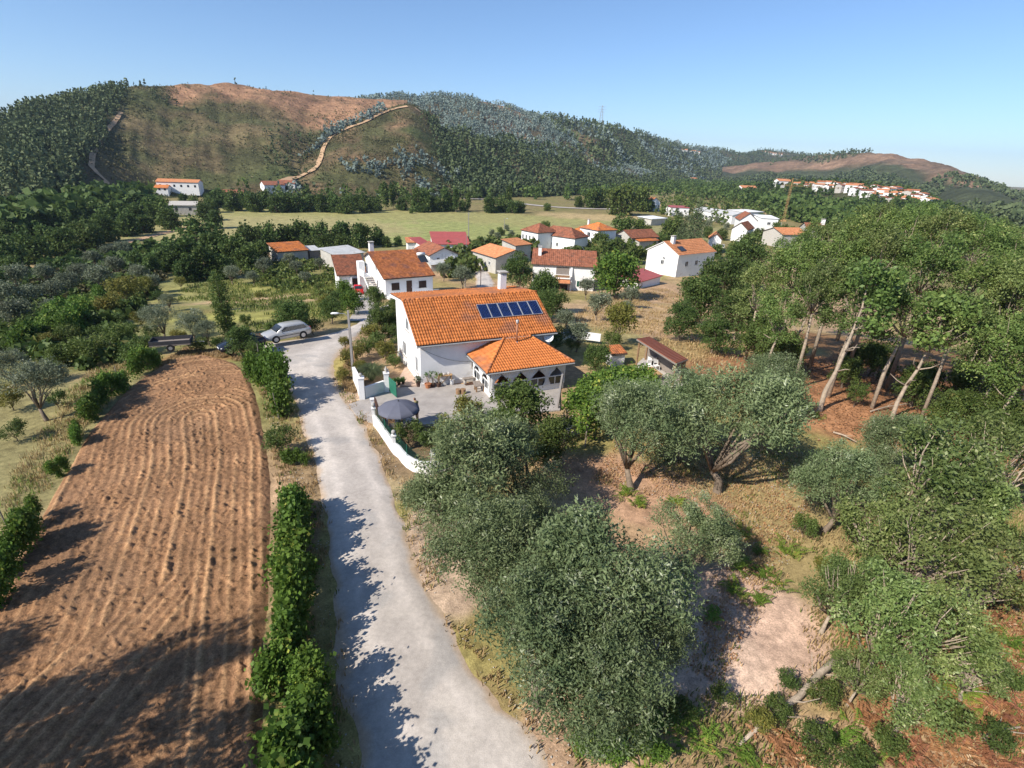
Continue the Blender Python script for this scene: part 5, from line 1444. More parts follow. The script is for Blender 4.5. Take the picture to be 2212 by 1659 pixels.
for K_, lab in (((10.86, 66.94, 1.77), 'olive tree below the porch of the balcony house'), ((12.47, 91.00, 1.74), 'small olive tree at the balcony house corner'), ((18.54, 83.12, 1.60), 'thin olive tree in the dry meadow'),
                ((15.58, 71.77, 1.14), 'low olive tree below the thin one in the meadow'), ((6.26, 49.00, 1.42), 'grey olive tree by the vegetable garden'), ((5.92, 58.60, 1.25), 'grey olive tree beside the brushwood heap'),
                ((-10.29, 99.34, 2.06), 'olive tree on the lawn behind the main roof'), ((-15.13, 107.29, 1.85), 'young olive tree right of the white terrace house')):
    tree('olive_mid', K_, lab, name='olive_tree')
tree('yellow', (11.26, 53.27, 2.20), 'bronze leaved plum tree behind the red roofed shelter', name='plum_tree', zs=1.3)
tree('round', (7.46, 43.04, 1.34), 'dark rounded lemon tree behind the veranda', name='lemon_tree')
for K_, lab in (((4.57, 52.17, 1.22), 'green shrub at the right end of the main roof'), ((5.72, 48.69, 0.89), 'low shrub by the pale garden path'), ((10.04, 50.82, 1.20), 'shrub under the bronze plum tree'), ((4.16, 49.30, 0.90), 'shrub below the satellite dish')):
    tree('shrub', K_, lab, 'bush', 'garden_shrub')

# left of the main house
for kd, K_, lab, nm in (
    ('shrub', (-13.45, 44.80, 1.15), 'dense shrub right of the street lamp', 'garden_shrub'), ('yellow', (-13.90, 43.41, 0.96), 'yellow green shrub touching the street lamp', 'garden_shrub'), ('shrub', (-10.92, 46.79, 1.03), 'shrub at the foot of the gable', 'garden_shrub'), ('shrub', (-10.31, 42.13, 0.78), 'flowering shrub beside the gravel path', 'garden_shrub'), ('dark_shrub', (-12.94, 46.64, 1.19), 'dark shrub above the pampas grass', 'garden_shrub'), ('yellow', (-12.71, 40.10, 0.82), 'yellow shrub behind the white gate wall', 'garden_shrub'), ('green', (-13.20, 53.40, 1.25), 'leafy tree against the gable wall', 'garden_tree'), ('yellow', (-16.12, 46.86, 0.77), 'small bush on the bank at the lane bend', 'bank_bush'),
    ('round', (-13.96, 52.06, 1.68), 'dark loquat tree beside the main house gable', 'loquat_tree'), ('green', (-14.89, 61.78, 1.32), 'tree at the back corner of the main house', 'garden_tree'),
    ('yellow', (-14.17, 48.72, 1.33), 'yellow green shrub behind the street lamp', 'garden_shrub'), ('yellow', (-11.42, 43.44, 1.20), 'yellowing shrub between pampas grass and gable', 'garden_shrub'),
    ('yellow', (-14.21, 41.74, 1.01), 'yellow green bush on the bank beside the street lamp', 'bank_bush'), ('yellow', (-13.83, 38.96, 0.66), 'dry bush at the inner bend of the lane', 'bank_bush'), ('shrub', (-12.39, 49.86, 1.18), 'green shrub against the gable wall', 'garden_shrub'),
    ('green', (-19.04, 69.34, 1.59), 'tree beside the drive with the red car', 'drive_tree'), ('round', (-33.48, 102.39, 1.95), 'slim dark tree in front of the garage', 'garage_tree'), ('bright', (-20.96, 65.31, 1.50), 'fresh green climbing tree left of the drive', 'climber_tree'), ('bright', (-26.50, 78.55, 1.52), 'fresh green tree below the garage', 'climber_tree'),
    ('round', (-23.25, 52.36, 1.97), 'round dark walnut tree behind the silver car', 'walnut_tree'), ('round', (-21.62, 59.09, 1.48), 'round clipped tree behind the parking place', 'round_tree'), ('shrub', (-21.50, 52.85, 1.15), 'bush between the round trees behind the silver car', 'hedge_bush'),
    ('shrub', (-25.14, 51.55, 1.03), 'bush behind the bonnet of the silver car', 'hedge_bush'), ('shrub', (-22.51, 51.05, 0.93), 'low bush behind the roof of the silver car', 'hedge_bush'), ('round', (-24.45, 43.71, 1.36), 'dark tree overhanging the dark car', 'dark_tree'), ('round', (-22.89, 42.87, 0.79), 'leafy branch tree over the dark car boot', 'dark_tree')):
    tree(kd, K_, lab, 'bush' if 'bush' in nm or 'shrub' in nm else 'tree', nm)
tree('column', (-30.44, 52.25, 1.03), 'narrow upright green tree at the end of the vine row', name='column_tree')
tree('column', (-40.81, 69.18, 0.86), 'slim upright tree behind the narrow green tree', name='column_tree')
for K_, lab in (((-36.09, 50.49, 1.92), 'olive tree behind the trailer'), ((-32.02, 49.20, 1.70), 'olive tree right of the trailer olive'), ((-29.82, 47.91, 1.31), 'small olive beside the narrow upright tree'), ((-48.08, 69.66, 1.24), 'small olive above the trailer olive'),
                ((-30.80, 30.23, 2.09), 'big silver olive tree with bare trunk at the left edge'), ((-38.00, 35.75, 1.55), 'olive tree cut by the left edge')):
    tree('olive_grey', K_, lab, name='olive_tree')
for k, K_ in enumerate(((-84.86, 86.20, 2.28), (-71.39, 73.81, 1.84), (-85.20, 92.39, 1.94), (-70.60, 76.94, 1.91), (-73.54, 83.83, 1.92), (-79.69, 93.63, 1.97), (-70.82, 86.97, 2.29), (-78.61, 101.25, 2.11), (-57.35, 56.78, 1.85), (-73.04, 71.25, 2.29), (-91.03, 111.27, 1.93), (-61.43, 66.07, 1.31), (-93.06, 123.73, 2.12), (-95.08, 121.45, 1.88), (-70.79, 96.40, 1.68), (-62.57, 87.97, 1.55))):
    tree('olive_mid', K_, 'grey olive tree in the old grove at the left', name='olive_tree', group='olive grove at the left')
for K_, lab in (((-51.96, 106.60, 1.84), 'olive tree left of the orange hut'), ((-46.05, 108.35, 1.50), 'olive tree below the orange hut'), ((-53.01, 121.22, 1.46), 'small olive touching the hut wall'), ((-53.67, 97.05, 1.69), 'olive tree at the corner of the weedy field'), ((-49.19, 95.80, 1.34), 'small olive in the weedy field'), ((-43.80, 115.46, 1.39), 'small olive left of the garage'), ((-40.15, 98.09, 1.20), 'low olive among the weeds')):
    tree('olive_mid', K_, lab, name='olive_tree')
for K_, lab in (((-57.01, 73.90, 2.88), 'yellow green scrub mound above the young vines'), ((-52.03, 64.12, 2.07), 'yellow scrub below the scrub mound'), ((-61.27, 83.72, 2.22), 'yellow scrub right of the scrub mound'), ((-32.00, 40.43, 1.28), 'bush at the top corner of the ploughed field'), ((-36.92, 41.97, 1.64), 'bush above the left vine row'), ((-36.90, 44.95, 1.74), 'tall bush behind the left vine row'), ((-43.73, 48.07, 1.50), 'bush beside the farm track'), ((-34.11, 44.83, 1.16), 'bush left of the trailer')):
    tree('yellow' if 'yellow' in lab else 'shrub', K_, lab, 'bush', 'scrub_bush')

for k, K_ in enumerate(((-55.54, 56.22, 1.33), (-44.36, 46.32, 1.20), (-47.78, 46.37, 1.29), (-38.87, 41.23, 1.16), (-52.15, 58.93, 1.18), (-42.26, 49.68, 1.28), (-39.97, 50.78, 1.21), (-43.51, 57.46, 1.14), (-46.31, 57.91, 1.15), (-37.19, 50.22, 1.01), (-32.79, 47.84, 1.05), (-27.99, 46.17, 0.93), (-29.28, 45.35, 0.92), (-34.14, 31.50, 1.04), (-31.59, 32.16, 0.81), (-30.32, 27.53, 0.82), (-39.93, 78.99, 0.84), (-33.16, 70.47, 0.88), (-31.29, 57.85, 0.83), (-26.89, 71.15, 1.14), (-26.93, 76.05, 1.21), (-34.63, 90.14, 1.11), (-60.66, 92.41, 1.30), (-55.98, 79.01, 1.26))):
    tree(('shrub', 'yellow', 'dark_shrub')[k % 3], K_, ('green', 'yellow green', 'dark green')[k % 3] + ' wild shrub on the land left of the lane', 'bush', 'wild_shrub', 'wild shrubs left of the lane')

# belt of dark trees behind the weedy field
for K_ in ((-72.79, 113.81, 3.32), (-79.14, 131.33, 4.46), (-69.49, 121.87, 3.95), (-64.03, 118.43, 3.44), (-61.91, 102.71, 3.02), (-63.59, 99.12, 2.24), (-74.53, 110.91, 2.30), (-74.25, 104.91, 2.00), (-84.04, 114.07, 1.77), (-72.80, 143.97, 3.41), (-70.96, 150.41, 3.30), (-66.98, 153.46, 3.37), (-63.56, 157.44, 3.58), (-57.97, 157.04, 3.31), (-54.16, 162.28, 3.68), (-47.47, 159.98, 3.37), (-44.32, 167.53, 2.54), (-61.76, 125.58, 2.79), (-52.44, 143.12, 2.67), (-58.50, 145.65, 2.23), (-49.25, 148.76, 2.52), (-59.65, 114.58, 2.56), (-58.85, 103.53, 2.15), (-40.27, 162.57, 1.65), (-37.48, 165.96, 1.40), (-16.68, 175.36, 1.18)):
    tree('far', K_, 'dark tree in the belt behind the weedy field', name='broadleaf_tree', group='tree belt behind the weedy field')
# trees of the village
for K_, lab in (((10.80, 220.95, 2.20), 'small round tree above the hip roofed house'), ((41.04, 214.60, 4.27), 'round tree right of the orange hipped house'), ((49.51, 219.45, 3.64), 'round tree left of the white shelter'), ((60.23, 211.08, 4.55), 'green tree left of the tall conifer'), ((27.28, 174.80, 2.93), 'tree below the orange hipped house'), ((28.52, 155.48, 3.15), 'tree behind the bright round tree'), ((21.44, 152.14, 2.06), 'bush tree above the balcony house roof'), ((33.16, 150.14, 2.79), 'tree left of the tall gabled house'), ((16.86, 159.44, 1.62), 'tree above the balcony house ridge'), ((-12.61, 162.50, 1.37), 'tree beside the lane hedge'), ((-6.75, 203.93, 1.53), 'shrub at the near edge of the green field'), ((60.26, 183.05, 2.15), 'bush behind the clean orange roof'), ((104.80, 211.35, 3.86), 'tree in front of the brown roofed row'), ((80.90, 187.84, 3.45), 'tree at the edge of the village barns')):
    tree('far_green', K_, lab, name='village_tree')
tree('conifer', (57.87, 177.75, 4.42), 'tall dark conifer beside the long low building', name='conifer_tree', zs=1.0)
tree('conifer', (55.62, 182.71, 3.04), 'shorter dark conifer left of the tall one', name='conifer_tree')
for K_ in ((-4.86, 219.09, 1.28), (-2.63, 199.85, 1.34), (0.02, 189.64, 1.27), (-7.52, 193.24, 1.30), (-10.20, 202.81, 1.19), (74.12, 273.84, 1.81), (91.09, 291.74, 1.92), (93.36, 268.69, 2.00), (106.53, 293.39, 1.93), (100.10, 261.88, 1.73), (101.06, 303.47, 1.75), (92.83, 315.44, 1.81), (60.09, 211.96, 1.59), (115.88, 301.90, 1.99), (95.22, 234.63, 1.75)):
    tree('far_olive', K_, 'small silvery olive tree around the village', name='olive_tree', group='small olives around the village')

for K_ in ((11.99, 140.45, 1.44), (17.03, 136.03, 1.62), (23.67, 140.50, 1.91), (28.89, 142.05, 1.93), (51.77, 215.92, 2.16), (51.08, 194.22, 2.27), (-1.11, 151.14, 1.28), (-5.33, 141.26, 1.20), (-15.41, 131.80, 1.35), (-11.79, 130.41, 1.12), (63.08, 170.59, 2.30), (72.35, 177.46, 2.39), (98.25, 220.82, 2.57), (82.51, 218.91, 2.19), (121.16, 254.58, 2.52), (120.67, 227.79, 2.65), (78.77, 224.68, 2.24), (25.42, 211.92, 1.59), (16.65, 203.83, 1.36), (33.88, 220.29, 1.83)):
    tree('far_green', K_, 'leafy garden tree among the village houses', name='garden_tree', group='garden trees among the village houses')

# trees along the far side of the green field
for k, (K_, kd) in enumerate((((-146.84, 258.67, 3.41), 'far'), ((-146.48, 266.43, 3.95), 'far'), ((-132.04, 249.43, 4.11), 'far'), ((-134.29, 264.63, 3.92), 'far'), ((-121.94, 249.61, 4.12), 'far'), ((-123.77, 264.74, 3.92), 'far'), ((-111.83, 249.80, 4.12), 'far'), ((-109.26, 255.90, 4.22), 'far'), ((-104.17, 256.64, 3.81), 'far'), ((-102.34, 265.16, 3.93), 'far'), ((-95.44, 260.94, 3.87), 'far'), ((-90.24, 262.80, 4.32), 'far'), ((-83.01, 258.93, 4.26), 'far'), ((-82.96, 275.74, 3.63), 'far'), ((-75.67, 268.11, 3.97), 'far'), ((-73.33, 278.27, 3.43), 'far'), ((-62.01, 287.18, 3.30), 'far'), ((-52.11, 282.72, 5.56), 'far'), ((-49.82, 297.60, 4.39), 'far'), ((-43.34, 287.76, 3.55), 'far'), ((-37.89, 292.86, 3.85), 'far'), ((-30.98, 297.92, 2.94), 'far'), ((-15.70, 294.98, 4.11), 'far'), ((-9.76, 303.55, 4.23), 'far'), ((-3.75, 299.12, 3.44), 'far'), ((0.58, 301.99, 2.97), 'far'))):
    tree(kd, K_, 'dark tree in the line beyond the green field', name='broadleaf_tree', group='tree line beyond the green field')
for K_, lab in (((-70.78, 288.05, 2.12), 'left poplar of the pair beyond the green field'), ((-68.28, 293.97, 1.92), 'right poplar of the pair beyond the green field'), ((-39.64, 291.26, 1.91), 'poplar in the middle of the tree line'), ((-33.68, 288.67, 1.89), 'poplar right of the middle poplar'), ((-28.18, 300.21, 1.48), 'short poplar by the field gate'), ((-6.30, 316.95, 2.07), 'poplar at the right end of the tree line')):
    tree('poplar', K_, lab, name='poplar_tree')
tree('far_green', (-54.40, 272.80, 1.13), 'single small tree standing in the green field', name='field_tree')
for K_, lab in (((16.18, 323.31, 2.12), 'small round tree by the valley road'), ((39.05, 360.91, 3.53), 'round tree left of the plane tree pair'), ((47.76, 360.25, 6.44), 'leafy plane tree beside the valley road'), ((53.64, 363.39, 6.50), 'plane tree right of the first plane tree'), ((58.60, 315.81, 8.22), 'big plane tree behind the white gabled house'), ((75.69, 350.42, 7.97), 'plane tree at the right of the big one'), ((82.35, 353.74, 4.04), 'small tree below the plane trees')):
    tree('far_green', K_, lab, name='plane_tree')
# wood at the foot of the left hill
rng = np.random.default_rng(5)
for K_ in ((-128.38, 193.78, 4.20), (-145.95, 215.60, 4.29), (-119.05, 182.53, 3.36), (-127.50, 168.43, 4.24), (-121.20, 164.39, 3.59), (-119.50, 152.54, 3.61), (-113.43, 139.44, 3.55), (-120.29, 143.39, 3.40), (-110.99, 127.48, 3.27), (-118.14, 131.83, 3.15), (-108.94, 117.31, 3.03), (-114.25, 119.74, 3.08), (-105.97, 107.54, 2.98), (-104.64, 103.16, 2.86), (-136.00, 190.06, 3.49), (-140.85, 178.10, 3.58), (-141.18, 171.62, 3.46), (-136.37, 159.34, 3.49), (-137.35, 153.89, 3.38), (-133.21, 143.83, 3.41), (-130.86, 136.28, 3.25), (-127.06, 127.97, 3.06), (-120.89, 172.15, 2.89), (-123.10, 210.61, 3.15), (-141.74, 236.50, 3.13), (-108.02, 189.66, 3.17), (-162.69, 262.75, 2.60), (-136.17, 239.22, 3.17), (-96.80, 98.20, 2.40), (-84.76, 81.51, 2.44), (-159.19, 213.05, 3.19), (-162.87, 226.16, 3.00), (-168.03, 218.85, 3.27)):
    tree('far', K_, 'dark tree in the wood below the left hill', name='broadleaf_tree', group='wood at the foot of the left hill')

# trees just outside the picture that shade the lower left of the ploughed field
for p, R_, zs_ in (((-19.0, 7.2), 1.9, 2.3), ((-21.5, 4.5), 3.0, 1.3), ((-17.3, 4.6), 2.9, 1.25), ((-13.8, 4.6), 2.6, 1.3), ((-25.0, 7.0), 2.8, 1.2), ((-18.5, 1.0), 3.0, 1.3), ((-14.0, 1.0), 3.0, 1.3)):
    tree('oak', (p[0], p[1], R_), 'oak shading the lower end of the ploughed field', name='oak_tree', group='oaks shading the ploughed field', zs=zs_)

# vines
def vine_row(pts, label, group, every=1.9, R_=1.5, zs=1.0, skip=()):
    q = resample(pts, every)
    for i in range(len(q)):
        if i in skip: continue
        a, b = q[max(0, i - 1)], q[min(len(q) - 1, i + 1)]
        s = 0.6 + 0.75 * random.random()
        j = RNG.normal(size=2) * 0.25
        tree('vine', (q[i][0] + j[0], q[i][1] + j[1], R_ * s), label, 'grape vine', 'grape_vine', group, rz=math.atan2(b[1] - a[1], b[0] - a[0]) + (pi if random.random() < .5 else 0) + random.uniform(-.35, .35), zs=zs * random.uniform(.75, 1.35))


vine_row([(-10.84, 21.06), (-9.47, 18.26), (-8.21, 15.61), (-7.04, 12.89), (-6.13, 10.76), (-5.39, 9.06), (-4.9, 6.0)], 'grape vine in the tall row beside the lane', 'vine row between field and lane', 1.2, 1.45, 1.05)
vine_row([(-19.99, 37.61), (-16.86, 33.91)], 'grape vine at the top of the lane row', 'vines at the top of the lane row', 1.9, 1.4, 1.15)
tree('shrub', (-13.92, 27.38, 1.14), 'rounded bush in the vine row beside the lane', 'bush', 'hedge_bush')
tree('vine', (-12.69, 26.13, 0.79), 'grape vine tangled in the rounded bush', 'grape vine', 'grape_vine')
tree('shrub', (-15.72, 32.21, 0.62), 'thin bush below the upper lane vines', 'bush', 'hedge_bush')
vine_row([(-31.02, 41.56), (-30.12, 38.05), (-29.21, 34.28), (-27.87, 30.54), (-26.27, 27.17)], 'grape vine in the upper row left of the field', 'upper vines left of the field', 1.9, 0.95, 1.15)
vine_row([(-24.45, 23.91), (-23.97, 22.16), (-22.39, 19.60), (-21.54, 18.33)], 'grape vine in the lower row left of the field', 'lower vines left of the field', 1.7, 0.85, 1.2, (1,))
vine_row([(-21.37, 17.14), (-20.10, 15.37)], 'grape vine at the left edge beside the field', 'vines at the left edge', 1.7, 0.85, 1.2)
vine_row([(-47.08, 46.79), (-52.96, 55.70), (-58.44, 64.57), (-67.79, 79.96)], 'young vine in the row left of the farm track', 'young vines left of the farm track', 1.9, 1.6)
vine_row([(-45.45, 49.44), (-50.79, 58.28), (-60.40, 73.50)], 'young vine in the row right of the farm track', 'young vines right of the farm track', 1.9, 1.6)

# ------------------------------------------------------------------ woods too far off to count
def wood_mesh(P, h, rng, conifer, per=9, wide=0.25, small=0.72):
    per = int(per * 1.15)
    n = len(P)
    t = 0.12 + 0.88 * rng.random((n, per))
    a = rng.random((n, per)) * 2 * pi
    if conifer: rr = (1.05 - t) * wide * h[:, None] * (0.5 + 0.5 * rng.random((n, per)))
    else: rr = np.sin(np.clip(t, 0.05, 1) * pi * 0.9) ** 0.6 * wide * h[:, None] * (0.4 + 0.6 * rng.random((n, per)))
    Q = np.stack([P[:, 0:1] + rr * np.cos(a), P[:, 1:2] + rr * np.sin(a), P[:, 2:3] + t * h[:, None]], -1).reshape(-1, 3)
    m = len(Q)
    nr = rng.normal(size=(m, 3)) + np.array([0, 0, 0.4]); nr /= np.linalg.norm(nr, axis=1)[:, None]
    tt = np.cross(nr, rng.normal(size=(m, 3))); tt /= np.linalg.norm(tt, axis=1)[:, None]
    b = np.cross(nr, tt)
    s = (np.repeat(h, per) * wide * small * (0.75 + 0.5 * rng.random(m)))[:, None]
    V = np.stack([Q - tt * s, Q + b * s * .8, Q + tt * s, Q - b * s * .8], 1).reshape(-1, 3)
    return V, np.arange(m * 4).reshape(-1, 4)


def wood(name, label, hillname, n, dens, h0, h1, material, conifer, seed, per=9, wide=0.25, cat='wood'):
    P, c, v = HILLS[hillname]
    rng = np.random.default_rng(seed)
    R_, C_ = P.shape[:2]
    N = n * 6
    fi, fj = rng.random(N) * (R_ - 1.001), rng.random(N) * (C_ - 1.001)
    i, j = fi.astype(int), fj.astype(int)
    wi, wj = (fi - i)[:, None], (fj - j)[:, None]
    Q = (P[i, j] * (1 - wj) + P[i, j + 1] * wj) * (1 - wi) + (P[i + 1, j] * (1 - wj) + P[i + 1, j + 1] * wj) * wi
    cc, vv = np.interp(fj, np.arange(C_), c), fi / (R_ - 1)
    area = np.linalg.norm(P[i, j + 1] - P[i, j], axis=1) * np.linalg.norm(P[i + 1, j] - P[i, j], axis=1)
    pr = dens(cc, vv, Q[:, 0], Q[:, 1]) * area / np.percentile(area, 70)
    Q = Q[rng.random(N) < pr][:n]
    h = h0 + (h1 - h0) * rng.random(len(Q)) ** 1.5
    V, F = wood_mesh(Q, h, rng, conifer, per, wide)
    return tag(link(name, mesh_np(name, V, F), M[material]), label, cat, kind='stuff')


def band(x, a, b, s): return smooth01((x - a) / s) * smooth01((b - x) / s)
ns = lambda x, y, sc, sd: fbm(x, y, sc, sd, 3)
wood('pine_wood', 'dark pine wood covering the left flank of the left hill', 'left_hill', 8000, lambda c, v, x, y: smooth01((185 + 120 * (v - 0.1) - c + (ns(x, y, 60, 3) - .5) * 90) / 30) * smooth01((ns(x, y, 30, 201) - .25) * 5), 3.5, 6.5, 'pine', True, 401, 8, 0.2)
wood('hill_scrub', 'scattered scrub bushes over the slope of the left hill', 'left_hill', 6500, lambda c, v, x, y: (0.25 + 0.9 * smooth01((ns(x, y, 30, 205) - .45) * 6)) * smooth01((c - 150) / 60) * (1 - 0.85 * smooth01((v - .62) * 9) * smooth01((c - 340) / 50)), 0.5, 1.6, 'scrub', False, 402, 4, 0.5)
wood('crest_wood', 'clump of dark trees on the crest of the left hill', 'left_hill', 360, lambda c, v, x, y: band(c, 285, 345, 15) * smooth01((v - .9) / .04) + 0.2 * band(c, 340, 760, 30) * smooth01((v - .985) / .01), 3, 5.5, 'pine', True, 403)
wood('slope_tree_band', 'band of young trees slanting across the brown slope', 'left_hill', 700, lambda c, v, x, y: band(v, .80 - (c - 320) * .0019, .88 - (c - 320) * .0019, .03) * band(c, 320, 480, 15) + 0.9 * band(c, 560, 760, 30) * smooth01((.5 - v) / .1), 3, 6, 'pine', False, 404)
wood('gully_eucalyptus', 'grey blue eucalyptus trees along the edge of the spur', 'spur_hill', 900, lambda c, v, x, y: band(c, 560, 840, 30) * smooth01((v - .9) / .05) + band(c, 560, 660, 20) * 0.5 * smooth01((.3 - v) / .1), 4, 7, 'euca', False, 405, 8, 0.28)
wood('spur_scrub', 'low scrub over the spur hill', 'spur_hill', 4500, lambda c, v, x, y: (0.2 + 0.9 * smooth01((ns(x, y, 24, 215) - .45) * 6)) * smooth01((1000 - c) / 60), 0.5, 1.6, 'scrub', False, 406, 4, 0.5)
wood('spur_wood', 'mixed dark wood on the right flank of the spur hill', 'spur_hill', 3600, lambda c, v, x, y: smooth01((c - 960 + 60 * v + (ns(x, y, 40, 217) - .5) * 120) / 50), 4, 8, 'pine', True, 407, 8, 0.22)
wood('spur_shrubs', 'grey green shrubs around the foot of the spur hill', 'spur_hill', 900, lambda c, v, x, y: band(c, 720, 1010, 60) * smooth01((.42 - v) / .15) * smooth01((ns(x, y, 20, 219) - .42) * 6), 3, 6, 'euca', False, 408, 8, 0.3)
wood('eucalyptus_plantation', 'blue grey eucalyptus plantation on the hill behind the spur', 'eucalyptus_hill', 7500, lambda c, v, x, y: smooth01((v - .32 + (ns(x, y, 60, 221) - .5) * .4) / .06) * smooth01((ns(x, y, 45, 223) - .25) * 7), 4, 7, 'euca', False, 409, 8, 0.22)
wood('lower_pine_wood', 'dark pines below the eucalyptus plantation', 'eucalyptus_hill', 3400, lambda c, v, x, y: smooth01((.42 - v + (ns(x, y, 60, 221) - .5) * .4) / .06) * smooth01((c - 900) / 60) + .06 * smooth01((ns(x, y, 35, 225) - .6) * 8), 6, 10, 'pine', True, 410, 8, 0.2)
wood('ridge_pine_wood', 'dense dark pine wood along the long ridge', 'pine_ridge', 6500, lambda c, v, x, y: smooth01((ns(x, y, 120, 33) - .3) * 6) * (1.0 - 0.6 * smooth01((ns(x, y, 200, 231) - .58) * 9)), 7, 12, 'pine', True, 411, 7, 0.24)
wood('ridge_eucalyptus', 'pale eucalyptus strip on the long ridge', 'pine_ridge', 900, lambda c, v, x, y: smooth01((ns(x, y, 200, 231) - .58) * 9), 8, 13, 'euca', False, 412, 7, 0.28)
wood('brown_hill_trees', 'dark trees at the foot of the far brown hill', 'far_brown_hill', 4200, lambda c, v, x, y: smooth01((.46 - .28 * smooth01((c - 1850) / 200) - v + (ns(x, y, 260, 43) - .5) * .9) / .1) + .5 * smooth01((ns(x, y, 260, 43) - .55) * 7), 6, 10, 'pine', False, 413, 8, 0.3)
wood('slope_trees', 'green trees covering the slope around the hillside village', 'village_slope', 2600, lambda c, v, x, y: smooth01((ns(x, y, 60, 53) - .30) * 7), 3.5, 7, 'dark_leaf', False, 414, 16, 0.28)


def plain_wood(name, label, polys, n, h0, h1, material, seed, per=17, wide=0.30, thresh=0.42, sc=40):
    rng = np.random.default_rng(seed)
    Q = []
    for poly in polys:
        a = np.array(poly)
        q = a.min(0) + rng.random((n * 4, 2)) * (a.max(0) - a.min(0))
        q = q[in_poly(q[:, 0], q[:, 1], poly) & (fbm(q[:, 0], q[:, 1], sc, seed, 3) > thresh)]
        Q.append(q[:n])
    Q = np.concatenate(Q)
    P = np.column_stack([Q, hT(Q[:, 0], Q[:, 1]) - 0.2])
    h = h0 + (h1 - h0) * rng.random(len(Q)) ** 1.4
    V, F = wood_mesh(P, h, rng, False, per, wide, 0.5)
    return tag(link(name, mesh_np(name, V, F), M[material]), label, 'wood', kind='stuff')


plain_wood('valley_wood', 'dark woods and hedges across the far valley floor', [[(2.31, 418.53), (32.93, 517.57), (110.56, 644.89), (227.48, 929.57), (333.76, 1136.52), (415.91, 1155.63), (484.24, 1135.98), (253.56, 507.28), (202.46, 457.62), (171.71, 517.34), (130.32, 544.53), (75.35, 433.65)], [(169.13, 421.33), (246.20, 492.17), (247.10, 397.54), (230.92, 316.93), (201.04, 239.06), (154.94, 191.75), (158.73, 273.97)]], 1300, 6, 11, 'dark_leaf', 421)
plain_wood('valley_green_trees', 'lighter green trees and olives scattered over the valley floor', [[(79.73, 339.15), (128.90, 502.18), (198.50, 585.21), (228.43, 471.94), (227.68, 345.78), (160.17, 256.69), (155.20, 316.23), (100.53, 268.26)]], 420, 4, 7, 'bush', 422)
plain_wood('roadside_trees', 'dark trees behind the valley road at the foot of the hills', [[(-164.07, 286.40), (-111.70, 311.16), (-65.48, 347.03), (-8.12, 411.64), (52.42, 495.71), (182.93, 744.35), (221.48, 904.62), (57.36, 544.66), (-43.16, 414.94), (-123.33, 344.33), (-178.21, 307.14)]], 520, 6, 11, 'dark_leaf', 423, thresh=0.3)
plain_wood('left_foot_wood', 'dark wood below the left hill', [[(-129.99, 119.21), (-129.29, 129.98), (-136.99, 156.11), (-151.83, 199.13), (-165.70, 244.09), (-184.97, 273.55), (-182.51, 230.39), (-171.06, 189.38), (-165.09, 154.03)]], 500, 6, 11, 'dark_leaf', 424, thresh=0.3)
plain_wood('weed_patch', 'rank green weeds and brambles in the field behind the cars', [[(-52.45, 104.93), (-45.66, 123.11), (-32.69, 102.21), (-21.47, 61.47), (-30.20, 78.01), (-37.87, 84.09)], [(-57.79, 104.25), (-61.66, 124.38), (-49.77, 134.67), (-45.37, 119.30), (-49.95, 99.66)]], 420, 0.5, 1.3, 'bush', 426, per=14, wide=0.5, thresh=0.40, sc=6)
plain_wood('grove_undergrowth', 'rough undergrowth between the olives of the left grove', [[(-66.58, 63.69), (-89.80, 91.51), (-92.98, 106.71), (-85.35, 116.75), (-70.18, 102.93), (-60.92, 84.87), (-81.64, 101.97), (-64.50, 69.74), (-49.00, 46.80)]], 320, 0.6, 1.8, 'scrub', 427, per=14, wide=0.5, thresh=0.40, sc=7)
plain_wood('village_gardens', 'green gardens and hedges between the village houses', [[(-21.61, 155.64), (-16.54, 174.04), (0.08, 191.03), (22.82, 186.53), (51.62, 213.71), (65.75, 211.52), (39.63, 160.45), (24.85, 155.58), (19.91, 121.78), (1.59, 148.35), (-5.37, 107.98), (-15.56, 111.65)]], 520, 1.0, 3.6, 'bush', 428, per=22, wide=0.45, thresh=0.42, sc=14)
plain_wood('left_thicket', 'green thickets and hedges on the terraces left of the ploughed field', [[(-52.10, 47.11), (-85.14, 79.87), (-89.19, 98.78), (-76.55, 108.27), (-59.80, 84.95), (-46.07, 56.90), (-36.37, 49.44), (-33.48, 43.30), (-35.23, 39.89), (-40.71, 41.59)]], 520, 0.7, 2.0, 'bush', 429, per=34, wide=0.5, thresh=0.44, sc=7)
plain_wood('grove_hedges', 'dark hedges between the olive grove and the valley path', [[(-88.57, 83.35), (-98.63, 103.25), (-105.19, 135.14), (-98.10, 150.89), (-71.93, 108.73), (-83.02, 107.70), (-88.84, 96.27)]], 260, 1.2, 3.0, 'dark_leaf', 430, per=26, wide=0.45, thresh=0.47, sc=10)

